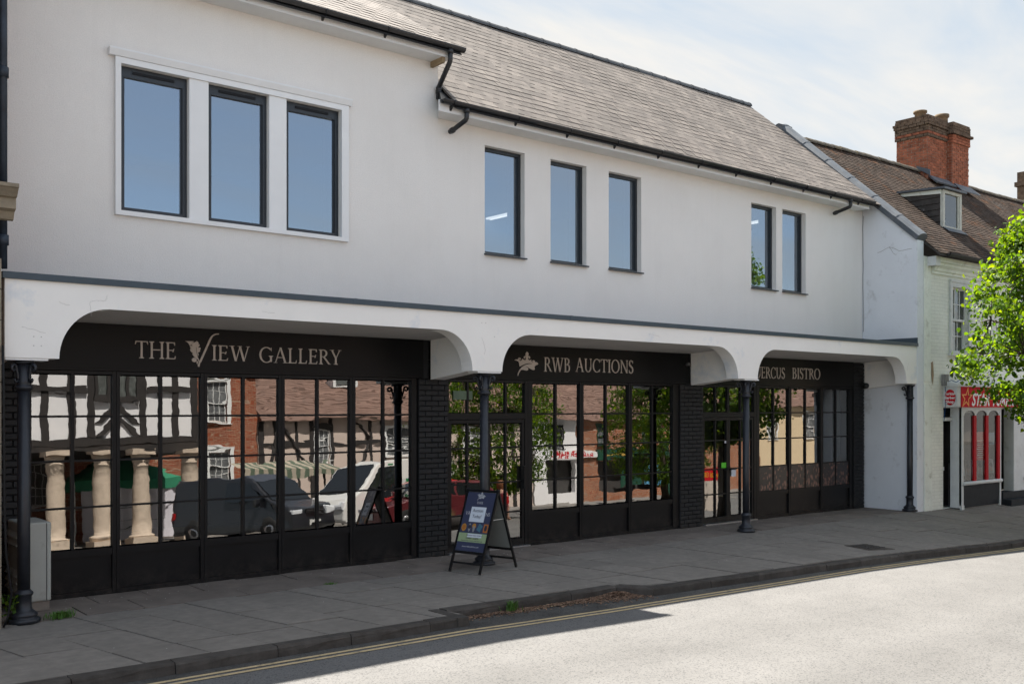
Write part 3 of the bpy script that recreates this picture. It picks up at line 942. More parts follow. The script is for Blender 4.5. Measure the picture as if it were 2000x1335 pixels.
# windows
def pane_mesh(w, h, tilt=0.0, th=0.006):
    b = MB()
    b.box(-w / 2, 0, -h / 2, w / 2, th, h / 2, 1, front=0)
    if tilt:
        M = Matrix.Rotation(R(-tilt), 4, 'X')
        b.v = [tuple(M @ Vector(p)) for p in b.v]
    return b
def window(h, sill=True, rec=0.11, vent=False, y=0.0, fw=0.052):
    x0, x1, z0, z1 = h
    b = MB()
    ya, yb = y + rec, y + rec + 0.07
    b.box(x0, ya, z0, x0 + fw, yb, z1).box(x1 - fw, ya, z0, x1, yb, z1)
    top = fw * (2.2 if vent else 1.1)
    b.box(x0 + fw, ya, z0, x1 - fw, yb, z0 + fw).box(x0 + fw, ya, z1 - top, x1 - fw, yb, z1)
    # inner sash, a step back
    s = 0.018
    b.box(x0 + fw, ya + 0.02, z0 + fw, x0 + fw + s, yb, z1 - top).box(x1 - fw - s, ya + 0.02, z0 + fw, x1 - fw, yb, z1 - top)
    w = b.build('window', m_anth, bld)
    cx, cz = (x0 + x1) / 2, (z0 + fw + z1 - top) / 2
    gw, gh = x1 - x0 - 2 * fw - 2 * s, z1 - top - z0 - fw
    put('pane', pane_mesh(gw, gh).mesh('pane', [m_glass2, m_edge]), Matrix.Translation((cx, ya + 0.035, cz)), w)
    if vent:
        B(x0 + 0.16, ya - 0.014, z1 - 0.075, x1 - 0.16, ya - 0.001, z1 - 0.045).build('trickle_vent', m_black, w)
    if sill:
        b = MB()
        b.prism([(x0 - 0.012, y - 0.055, z0 - 0.035), (x0 - 0.012, y - 0.055, z0 - 0.012), (x0 - 0.012, ya - 0.002, z0 + 0.002), (x0 - 0.012, ya - 0.002, z0 - 0.02)], (x1 - x0 + 0.024, 0, 0))
        b.build('sill', m_anth, w)
    # inner lining of the opening
    b = MB()
    b.box(x0 - 0.004, yb + 0.002, z0, x0 + 0.012, 0.42, z1).box(x1 - 0.012, yb + 0.002, z0, x1 + 0.004, 0.42, z1)
    b.box(x0 + 0.012, yb + 0.002, z0, x1 - 0.012, 0.42, z0 + 0.012)
    b.build('reveal', m_reveal, w)
for h in HL: window(h, False, 0.045, True, -0.012, 0.055)
for h in HR: window(h, True, 0.10, False, 0.0, 0.045)
# white frame round the three left windows, with a small cornice
b = MB()
y0, y1 = -0.062, -0.0125
b.box(3.835, y0, 4.40, 3.899, y1, 6.24).box(6.821, y0, 4.40, 6.93, y1, 6.24)
b.box(4.72, y0 + 0.02, 4.455, 4.963, y1, 6.166).box(5.772, y0 + 0.02, 4.455, 6.014, y1, 6.166)
b.box(3.899, y0, 4.40, 6.821, y1, 4.454).box(3.899, y0, 6.167, 6.821, y1, 6.24)
sur = b.build('window_surround', m_trim, bld, 'raised white frame round the three left windows')
b = MB()
b.prism([(3.76, -0.0125, 6.332), (3.76, -0.098, 6.332), (3.76, -0.098, 6.312), (3.76, -0.072, 6.243), (3.76, -0.0125, 6.241)], (3.21, 0, 0))
b.build('cornice', m_trim, sur)

# eaves
def eaves(x0, x1, z, wall_y, gx0, gx1, brk, mit=0.0):
    b = MB()
    b.prism([(x0, -0.33, z - 0.02), (x1, -0.33, z - 0.02), (x1, wall_y - 0.002, z - 0.02), (x0 + mit, wall_y - 0.002, z - 0.02)], (0, 0, 0.025))
    b.box(x0, -0.352, z - 0.03, x1, -0.331, z + 0.13)
    if mit: b.prism([(x0, -0.33, z - 0.03), (x0 + mit, wall_y - 0.002, z - 0.03), (x0 + mit + 0.012, wall_y - 0.002, z - 0.03), (x0 + 0.012, -0.33, z - 0.03)], (0, 0, 0.14))
    b.build('fascia_board', m_soffit, bld)
    b = MB()
    n = 12
    gz, gy, r = z + 0.125, -0.415, 0.062
    prof = [(gy + r * math.cos(math.pi + math.pi * i / n), gz + r * math.sin(math.pi + math.pi * i / n)) for i in range(n + 1)]
    inn = [(gy + (r - 0.006) * math.cos(math.pi + math.pi * i / n), gz + (r - 0.006) * math.sin(math.pi + math.pi * i / n)) for i in range(n, -1, -1)]
    b.prism([(gx0, yy, zz) for yy, zz in prof + inn], (gx1 - gx0, 0, 0))
    for xe in (gx0, gx1):
        b.prism([(xe, yy, zz) for yy, zz in prof], (0.008, 0, 0))
    g = b.build('gutter', m_gutter, bld)
    for bx in brk:
        bb = MB()
        bb.prism([(bx, -0.353, z + 0.0), (bx, -0.353, z + 0.06), (bx, -0.44, z + 0.06), (bx, -0.40, z + 0.045)], (0.03, 0, 0))
        bb.tube([(bx + 0.015, gy + (r + 0.008) * math.cos(math.pi + math.pi * i / 8), gz + (r + 0.008) * math.sin(math.pi + math.pi * i / 8)) for i in range(9)], 0.009, 6)
        bb.build('gutter_bracket', m_gutter, g)
eaves(8.22, 19.36, 6.385, 0.0, 8.235, 19.42, [8.4, 9.6, 10.65, 11.7, 12.75, 13.8, 14.85, 15.9, 16.95, 17.9, 18.9], 0.23)
eaves(2.38, 8.46, 7.17, -0.012, 2.3, 8.60, [3.2, 4.25, 5.3, 6.35, 7.3])
def downpipe(path, label, r=0.036, collars=()):
    b = MB()
    b.tube(path, r, 12)
    for k in collars:
        p, q = Vector(path[k]), Vector(path[k + 1])
        d = (q - p).normalized()
        b.tube([p + d * 0.0, p + d * 0.06], r + 0.008, 12)
    b.build('downpipe', m_gutter, bld, label)
downpipe([(8.37, -0.415, 7.24), (8.37, -0.415, 7.10), (8.37, -0.40, 7.06), (8.40, -0.09, 6.79), (8.41, -0.07, 6.76), (8.41, -0.065, 6.62)], 'black swan-neck pipe from the higher gutter', collars=(0, 3, 4))
downpipe([(8.66, -0.415, 6.45), (8.66, -0.415, 6.32), (8.65, -0.40, 6.285), (8.62, -0.15, 6.20), (8.615, -0.06, 6.185)], 'short black pipe stub under the lower gutter', collars=(0, 3))
downpipe([(18.55, -0.415, 6.45), (18.55, -0.415, 6.33), (18.545, -0.40, 6.295), (18.50, -0.13, 6.22), (18.495, -0.05, 6.20)], 'short black pipe stub at the right end of the gutter', collars=(0, 3))
B(8.30, -0.32, 7.07, 8.345, -0.02, 7.15).build('rafter_end', mat('bare_timber', (0.30, 0.22, 0.13), 0.8, 0.2, 6), bld)

# roofs: slates laid one by one
def roof(x0, x1, eave, ridge, label):
    ey, ez = eave
    ry, rz = ridge
    b = MB()
    t = 0.10
    b.prism([(x0, ey, ez - 0.02), (x0, ry, rz - 0.02), (x0, 2 * ry - ey, ez - 0.02), (x0, 2 * ry - ey, ez - 0.02 - t), (x0, ry, rz - 0.02 - t), (x0, ey, ez - 0.02 - t * 0.25)], (x1 - x0, 0, 0))
    return b.build('roof', m_joint, bld, label)
EY, EZR, EZL, RY, RZ = -0.43, 6.455, 7.235, 3.05, 9.40
roofL = roof(2.25, 8.56, (EY, EZL), (RY, RZ - 0.015), 'upper left slate slope')
roofR = roof(8.45, 19.68, (EY, EZR), (RY, RZ), 'long right slate slope')
def slates(x0, x1, ez, w, gauge):
    pitch = math.atan2(RZ - ez, RY - EY)
    L = math.hypot(RZ - ez, RY - EY)
    out = []
    r = 0
    s = -0.02
    while s < L - 0.08:
        xx = x0 - (w / 2 if r % 2 else 0)
        while xx < x1 - 0.02:
            a, c = max(xx, x0), min(xx + w, x1)
            if c - a > 0.06:
                out.append((a, c, s, pitch, ez))
            xx += w
        s += gauge
        r += 1
    return out
srnd = random.Random(11)
def slate_m(a, c, s, pitch, ez):
    y, z = EY + s * math.cos(pitch), ez + s * math.sin(pitch)
    z += 0.010 * math.sin(a * 0.9) + 0.006 * math.sin(a * 2.3 + s * 2)
    if srnd.random() < 0.02: y, z = y - 0.02 * math.cos(pitch), z - 0.02 * math.sin(pitch)
    return Matrix.Translation(((a + c) / 2, y, z + 0.008)) @ Matrix.Rotation(pitch - 0.021 + srnd.uniform(-0.010, 0.006), 4, 'X') @ Matrix.Rotation(srnd.uniform(-0.009, 0.009), 4, 'Z')
SL = {}
def slate_box(w, L=0.40, th=0.021):
    k = round(w, 3)
    if k not in SL:
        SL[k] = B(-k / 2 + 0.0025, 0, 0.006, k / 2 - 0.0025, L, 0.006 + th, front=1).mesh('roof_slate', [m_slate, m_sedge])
    return SL[k]
allL = slates(2.3, 8.55, EZL, 0.25, 0.198)
allR = slates(8.46 - 0.0, 19.66, EZR, 0.25, 0.198)
nearL = [q for q in allL if (q[0] + q[1]) / 2 > 5.0 and q[0] > 4.6 + 0.5 * 0]
vis = sorted([(q, roofL) for q in nearL] + [(q, roofR) for q in allR], key=lambda e: e[0][0])
pick = vis[:300]
pickset = {(q, r.name) for q, r in pick}
for q, r in pick:
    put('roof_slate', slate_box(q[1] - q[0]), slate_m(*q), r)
for lst, r in ((allL, roofL), (allR, roofR)):
    b = MB()
    for q in lst:
        if (q, r.name) in pickset: continue
        M = slate_m(*q)
        w = q[1] - q[0]
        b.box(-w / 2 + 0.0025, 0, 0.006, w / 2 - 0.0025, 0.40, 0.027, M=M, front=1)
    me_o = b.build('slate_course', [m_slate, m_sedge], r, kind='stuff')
# per-slate tone for the joined slates: colour by a vertex-free white noise on snapped position
def slate_cells(m):
    nt = m.node_tree
    bs = nt.nodes['Principled BSDF']
    src = bs.inputs['Base Color'].links[0].from_socket
    geo = nt.nodes.new('ShaderNodeNewGeometry')
    mr = nt.nodes.new('ShaderNodeMapRange')
    mr.inputs['To Min'].default_value = 0.78
    mr.inputs['To Max'].default_value = 1.22
    nt.links.new(geo.outputs['Random Per Island'], mr.inputs['Value'])
    mx = nt.nodes.new('ShaderNodeMixRGB')
    mx.blend_type = 'MULTIPLY'
    mx.inputs['Fac'].default_value = 1
    nt.links.new(src, mx.inputs['Color1'])
    nt.links.new(mr.outputs[0], mx.inputs['Color2'])
    nt.links.new(mx.outputs[0], bs.inputs['Base Color'])
slate_cells(m_slate)
slate_cells(m_tile)
# ridge tiles
x = 2.3
while x < 19.6:
    L = min(0.45, 19.68 - x)
    b = MB()
    n = 8
    po = [(RY + 0.125 * math.cos(math.pi * i / n), RZ - 0.045 + 0.115 * math.sin(math.pi * i / n)) for i in range(n + 1)]
    pi_ = [(RY + 0.108 * math.cos(math.pi * i / n), RZ - 0.045 + 0.098 * math.sin(math.pi * i / n)) for i in range(n, -1, -1)]
    b.prism([(x + 0.004, yy, zz) for yy, zz in po + pi_], (L - 0.008, 0, 0))
    po2 = [(RY + 0.132 * math.cos(math.pi * i / n), RZ - 0.045 + 0.122 * math.sin(math.pi * i / n)) for i in range(n + 1)]
    b.prism([(x + L - 0.045, yy, zz) for yy, zz in po2], (0.04, 0, 0))
    b.build('ridge_tile', m_ridge, roofR if x > 8.0 else roofL)
    x += L
# dark end piece where the lower gutter dies against the taller wall
b = MB()
b.prism([(8.215, -0.42, 6.47), (8.447, -0.014, 6.52), (8.447, -0.014, 6.80), (8.215, -0.42, 6.475)], (0.012, 0, 0))
b.prism([(8.23, -0.42, 6.455), (8.449, -0.42, 6.455), (8.449, -0.014, 6.795)], (0, 0, 0.012))
b.build('verge_plate', m_gutter, roofR)

# ------------------------------------------------------------------ arcade
FY = -1.236
COLX = [2.60, 8.445, 14.20, 19.66]
def arc_pts(xa, za, xb, zb, n=14, left=True):
    """quarter ellipse from the springing (xa, za) to the crown (xb, zb)"""
    out = []
    for i in range(n + 1):
        t = math.pi / 2 * i / n
        if left: out.append((xb - (xb - xa) * math.cos(t), za + (zb - za) * math.sin(t)))
        else: out.append((xa + (xb - xa) * math.sin(t), za + (zb - za) * math.cos(t)))
    return out
ZB, ZT, ZC = 2.645, 3.42, 3.175
prof = [(2.395, ZT), (2.395, ZB), (2.90, ZB)] + arc_pts(2.90, ZB, 3.40, ZC)[1:] + arc_pts(7.63, ZB, 8.145, ZC, left=False) + [(8.657, ZB)] + arc_pts(8.657, ZB, 9.18, ZC)[1:] \
    + arc_pts(13.26, ZB, 13.81, ZC, left=False) + [(14.348, ZB)] + arc_pts(14.348, ZB, 14.86, ZC)[1:] + arc_pts(18.80, ZB, 19.288, ZC, left=False) + [(19.86, ZB), (19.86, ZT)]
# split the beam into three convex-friendly bays so the faces fill cleanly
b = MB()
b.prism([(px, FY, pz) for px, pz in prof], (0, 0.25, 0))
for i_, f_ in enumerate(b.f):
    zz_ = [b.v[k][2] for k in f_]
    if len(f_) == 4 and max(zz_) - min(zz_) < 1e-4 and abs(zz_[0] - ZC) < 1e-3: b.m[i_] = 1  # same white paint as the beam; crown undersides take the darkened shade tone
arcade = b.build('arcade_beam', [m_beam, m_arcade_shade], bld, 'white arched beam carried on iron columns')
B(2.37, FY - 0.03, 3.421, 19.70, FY + 0.26, 3.487).build('flashing', m_band, arcade)
B(2.40, FY + 0.261, 3.40, 19.66, -0.004, 3.47).build('arcade_roof', m_lead, arcade)
B(19.66, FY - 0.028, 3.488, 19.678, -0.003, 3.60).build('upstand', m_band, arcade)
for xx in (6.3, 9.9, 13.4, 17.6):
    B(xx, FY - 0.034, 3.4195, xx + 0.05, FY - 0.0305, 3.489).build('flashing_joint', m_band, arcade)
b = MB()
b.prism([(2.40, FY + 0.252, 3.174), (2.40, FY + 0.252, 3.23), (2.40, -0.002, 3.23), (2.40, -0.002, 3.118)], (17.2, 0, 0))
b.build('arcade_ceiling', m_arcade_shade, bld)
for (xa, xb) in ((2.395, 2.52), (8.255, 8.50), (13.93, 14.19), (19.60, 19.655)):
    b = MB()
    b.prism([(xa, FY + 0.252, 2.650), (xa, FY + 0.252, 3.173), (xa, -0.09, 3.121), (xa, -0.09, 2.555)], (xb - xa, 0, 0))
    b.build('cross_wall', m_beam, bld)
# hairline cracks and small rust holes in the old beam
m_hair = mat('hairline_crack', (0.52, 0.50, 0.48), 0.9)
def hairline(pts, r=0.0016):
    q = []
    for (xa, za), (xb, zb) in zip(pts, pts[1:]):
        for k in range(5):
            t = k / 5
            q.append((xa + (xb - xa) * t + rnd.uniform(-0.007, 0.007), FY - 0.0005, za + (zb - za) * t + rnd.uniform(-0.007, 0.007)))
    MB().tube(q, r, 4).build('hairline_crack', m_hair, arcade)
for pts in (((3.22, 3.10), (3.20, 3.24), (3.28, 3.26), (3.36, 3.26), (3.37, 3.33)), ((2.55, 2.95), (2.68, 2.92), (2.80, 2.90)), ((2.9, 3.22), (3.02, 3.18)), ((5.1, 3.26), (5.3, 3.24)), ((8.3, 3.1), (8.36, 2.95), (8.34, 2.84)), ((11.6, 3.30), (11.9, 3.27)), ((19.3, 2.9), (19.36, 3.1))):
    hairline(pts)
b = MB()
for xx, zz in ((2.66, 2.86), (2.73, 2.86), (2.66, 2.77), (2.73, 2.77), (8.30, 3.30), (8.37, 3.30), (8.52, 3.12)):
    b.lathe([(0.006, -0.003), (0.006, 0.0)], (xx, FY - 0.0005, zz), 8, axis='Y')
b.build('fixing_hole', m_hair, arcade, kind='stuff')
# filler board above the columns
for cx in COLX[:3]:
    B(cx - 0.20, FY + 0.012, 2.622, cx + 0.20, FY + 0.24, 2.643).build('pad_board', m_trim, arcade)

def column(cx, cy=-1.10):
    z1 = 2.62
    b = MB()
    b.lathe([(0.060, 0.30), (0.0605, 1.0), (0.058, 2.34)], (cx, cy, 0), 24)
    c = b.build('column', m_iron, bld)
    b = MB()
    b.lathe([(0.155, 0.0), (0.155, 0.03), (0.145, 0.045), (0.115, 0.05), (0.13, 0.07), (0.128, 0.09), (0.095, 0.115), (0.075, 0.135), (0.072, 0.26), (0.085, 0.275), (0.092, 0.29), (0.085, 0.305), (0.066, 0.32), (0.060, 0.33)], (cx, cy, 0), 28)
    b.build('column_base', m_iron, c)
    b = MB()
    b.lathe([(0.062, 2.32), (0.083, 2.34), (0.09, 2.352), (0.083, 2.365), (0.068, 2.375), (0.066, 2.39), (0.072, 2.40), (0.066, 2.42), (0.066, z1)], (cx, cy, 0), 24)
    for k in range(4):
        a = math.pi / 2 * k + 0.55
        ca, sa = math.cos(a), math.sin(a)
        sp = []
        for i in range(18):
            t = i / 17
            if t < 0.35:
                u = t / 0.35
                rr, zz = 0.072 + 0.02 * u * u, 2.43 + 0.10 * u
            else:
                u = (t - 0.35) / 0.65
                th = math.pi * 1.0 - u * math.pi * 1.9
                rad = 0.034 * (1 - 0.45 * u)
                rr, zz = 0.126 + rad * math.cos(th), 2.545 + rad * math.sin(th) * 1.1
            sp.append((cx + ca * rr, cy + sa * rr, zz))
        b.tube(sp, [0.011 + 0.006 * math.sin(math.pi * i / 17) for i in range(18)], 7)
        b.tube([(cx + ca * 0.07, cy + sa * 0.07, 2.42), (cx + ca * 0.10, cy + sa * 0.10, 2.405), (cx + ca * 0.115, cy + sa * 0.115, 2.425), (cx + ca * 0.105, cy + sa * 0.105, 2.44)], 0.012, 6)
    b.lathe([(0.075, z1 - 0.03), (0.10, z1 - 0.022), (0.10, z1)], (cx, cy, 0), 20)
    b.build('capital', m_iron, c)
for cx in COLX: column(cx)

# ------------------------------------------------------------------ brick piers
BR = {}
def brick_mesh(w, d=0.025, h=0.064):
    k = round(w, 3)
    if k not in BR:
        bm = bmesh.new()
        bmesh.ops.create_cube(bm, size=1.0, matrix=Matrix.Diagonal((k, d, h, 1)))
        bmesh.ops.bevel(bm, geom=[e for e in bm.edges if all(v.co.y < 0 for v in e.verts)], offset=0.006, segments=1, affect='EDGES')
        me = bpy.data.meshes.new('brick')
        bm.to_mesh(me); bm.free()
        me.materials.append(m_pbrick)
        BR[k] = me
    return BR[k]
def pier(x0, x1, z1, y=-0.075, name='brick_pier', drop=None):
    c = B(x0 + 0.004, y + 0.012, 0, x1 - 0.004, 0.25, z1).build(name, m_joint, bld)
    z, r = 0.0, 0
    while z < z1 - 0.03:
        xx = x0 - (0.1125 if r % 2 else 0.0)
        while xx < x1 - 0.01:
            a, e = max(xx, x0), min(xx + 0.215, x1)
            if e - a > 0.03:
                j = rnd.uniform(-0.003, 0.003)
                put('brick', brick_mesh(e - a), Matrix.Translation(((a + e) / 2, y + j, z + 0.037)) @ Matrix.Rotation(rnd.uniform(-0.008, 0.008), 4, 'Y'), c)
            xx += 0.225
        z += 0.075
        r += 1
pier(2.40, 2.84, 2.56)
pier(8.06, 8.56, 2.56)
pier(13.655, 14.27, 2.56)
pier(19.21, 19.60, 3.10)
b = MB()
b.box(8.145, -0.05, 2.57, 8.25, 0.2, 3.118)
b.build('brick_return', m_pbrick, bld)

# ------------------------------------------------------------------ shopfronts
TILT = 0.0
PM = {}
def glaze(x0, x1, z0, z1, parent, m=None):
    k = (round(x1 - x0, 3), round(z1 - z0, 3))
    if k not in PM:
        PM[k] = pane_mesh(k[0] - 0.004, k[1] - 0.004, TILT).mesh('pane', [m_glass, m_edge])
    return put('pane', PM[k], Matrix.Translation(((x0 + x1) / 2, -0.018, (z0 + z1) / 2)), parent)
BARZ = [1.012, 1.545, 2.052]
GZ0, GZ1 = 0.535, 2.532
def bay_window(cuts, sf, film=False):
    """cuts: mullion centres; each bay = kick panel, two columns of panes"""
    mw = 0.085
    for k, cx in enumerate(cuts):
        b = MB()
        if k in (0, len(cuts) - 1):
            b.box(cx - mw / 2, -0.058, 0.0, cx + mw / 2, 0.05, 2.57)
        else:
            b.box(cx - mw / 2, -0.058, 0.0, cx - 0.004, 0.05, 2.57).box(cx + 0.004, -0.058, 0.0, cx + mw / 2, 0.05, 2.57)
            b.box(cx - 0.004, -0.050, 0.0, cx + 0.004, 0.045, 2.57)
        b.build('mullion', m_black, sf)
    for xa, xb in zip(cuts, cuts[1:]):
        xa, xb = xa + mw / 2 + 0.001, xb - mw / 2 - 0.001
        B(xa, -0.022, 0.055, xb, 0.03, 0.45).build('kick_panel', m_black, sf)
        B(xa, -0.052, 0.0, xb, 0.045, 0.054).build('rail', m_black, sf)
        B(xa, -0.050, 0.451, xb, 0.045, GZ0 - 0.002).build('rail', m_black, sf)
        B(xa, -0.050, GZ1 + 0.002, xb, 0.045, 2.57).build('rail', m_black, sf)
        xm = (xa + xb) / 2
        b = MB()
        b.box(xm - 0.017, -0.045, GZ0, xm + 0.017, 0.044, GZ1)
        for z in BARZ:
            b.box(xa, -0.040, z - 0.011, xm - 0.0172, 0.043, z + 0.011).box(xm + 0.0172, -0.040, z - 0.011, xb, 0.043, z + 0.011)
        b.build('glazing_bar', m_black, sf)
        zz = [GZ0] + BARZ + [GZ1]
        for a, c in ((xa, xm - 0.017), (xm + 0.017, xb)):
            for z0, z1 in zip(zz, zz[1:]):
                glaze(a, c, z0 + 0.011, z1 - 0.011, sf)
            if film:
                B(a + 0.003, -0.034, GZ0 + 0.003, c - 0.003, -0.030, 1.012 - 0.013).build('window_film', m_film, sf)
def door_leaf(cols, sf, z1=1.966, name='door', inner=None):
    """cols: x edges of the pane columns; stiles between"""
    x0, x1 = cols[0], cols[-1]
    b = MB()
    st = 0.05
    b.box(x0, -0.045, 0.03, x0 + st, 0.045, z1).box(x1 - st, -0.045, 0.03, x1, 0.045, z1)
    b.box(x0 + st, -0.045, 0.03, x1 - st, 0.045, 0.13).box(x0 + st, -0.045, z1 - 0.05, x1 - st, 0.045, z1)
    xm = cols[1]
    b.box(xm - 0.016, -0.042, 0.13, xm + 0.016, 0.043, z1 - 0.05)
    zb = [0.13, 0.55, 1.012, 1.545, z1 - 0.05]
    for z in zb[1:-1]:
        b.box(x0 + st, -0.038, z - 0.011, xm - 0.0162, 0.042, z + 0.011).box(xm + 0.0162, -0.038, z - 0.011, x1 - st, 0.042, z + 0.011)
    d = b.build(name, m_black, sf)
    for a, c in ((x0 + st, xm - 0.016), (xm + 0.016, x1 - st)):
        for z0, z1_ in zip(zb, zb[1:]):
            glaze(a, c, z0 + 0.011, z1_ - 0.011, sf)
    return d
def transom(x0, x1, xs, sf):
    B(x0, -0.055, 1.975, x1, 0.05, 2.068).build('transom', m_black, sf)
    b = MB()
    b.box(x0, -0.05, GZ1, x1, 0.045, 2.57)
    for xx, w in xs[1:-1]:
        b.box(xx - w, -0.045, 2.069, xx + w, 0.044, GZ1 - 0.001)
    b.build('rail', m_black, sf)
    for (xa, wa), (xb, wb) in zip(xs, xs[1:]):
        glaze(xa + wa, xb - wb, 2.075, GZ1 - 0.006, sf)
def sign(x0, x1, sf):
    return B(x0, -0.075, 2.575, x1, 0.10, 3.118).build('sign_board', m_sign, bld)

# film printed with roasted beans across the bottom panes of the bistro
def film_mat():
    m = bpy.data.materials.new('bean_print_film')
    m.use_nodes = True
    nt = m.node_tree
    bs = nt.nodes['Principled BSDF']
    bs.inputs['Roughness'].default_value = 0.35
    geo = nt.nodes.new('ShaderNodeNewGeometry')
    mp = nt.nodes.new('ShaderNodeMapping')
    mp.inputs['Scale'].default_value = (1.35, 0, 0.72)
    nt.links.new(geo.outputs['Position'], mp.inputs['Vector'])
    vo = nt.nodes.new('ShaderNodeTexVoronoi')
    vo.inputs['Scale'].default_value = 15
    nt.links.new(mp.outputs[0], vo.inputs['Vector'])
    n = nt.nodes.new('ShaderNodeTexNoise')
    n.inputs['Scale'].default_value = 2.4
    n.inputs['Detail'].default_value = 3
    nt.links.new(geo.outputs['Position'], n.inputs['Vector'])
    sep = nt.nodes.new('ShaderNodeSeparateXYZ')
    nt.links.new(geo.outputs['Position'], sep.inputs[0])
    h = nt.nodes.new('ShaderNodeMapRange')      # the heap of beans thins out upwards
    h.inputs['From Min'].default_value = 0.58
    h.inputs['From Max'].default_value = 1.0
    h.inputs['To Min'].default_value = 0.30
    h.inputs['To Max'].default_value = -0.30
    nt.links.new(sep.outputs['Z'], h.inputs['Value'])
    ad = nt.nodes.new('ShaderNodeMath')
    nt.links.new(h.outputs[0], ad.inputs[0])
    nt.links.new(n.outputs['Fac'], ad.inputs[1])
    sc = nt.nodes.new('ShaderNodeSeparateColor')
    nt.links.new(vo.outputs['Color'], sc.inputs[0])
    lt = nt.nodes.new('ShaderNodeMath')
    lt.operation = 'LESS_THAN'
    nt.links.new(sc.outputs[0], lt.inputs[0])
    nt.links.new(ad.outputs[0], lt.inputs[1])
    rp = nt.nodes.new('ShaderNodeValToRGB')
    rp.color_ramp.elements[0].color = (0.30, 0.15, 0.115, 1)
    rp.color_ramp.elements[0].position = 0.05
    rp.color_ramp.elements[1].color = (0.012, 0.009, 0.009, 1)
    rp.color_ramp.elements[1].position = 0.62
    nt.links.new(vo.outputs['Distance'], rp.inputs['Fac'])
    mx = nt.nodes.new('ShaderNodeMixRGB')
    mx.inputs['Color1'].default_value = (0.018, 0.016, 0.018, 1)
    nt.links.new(lt.outputs[0], mx.inputs['Fac'])
    nt.links.new(rp.outputs[0], mx.inputs['Color2'])
    nt.links.new(mx.outputs[0], bs.inputs['Base Color'])
    return m
m_film = film_mat()

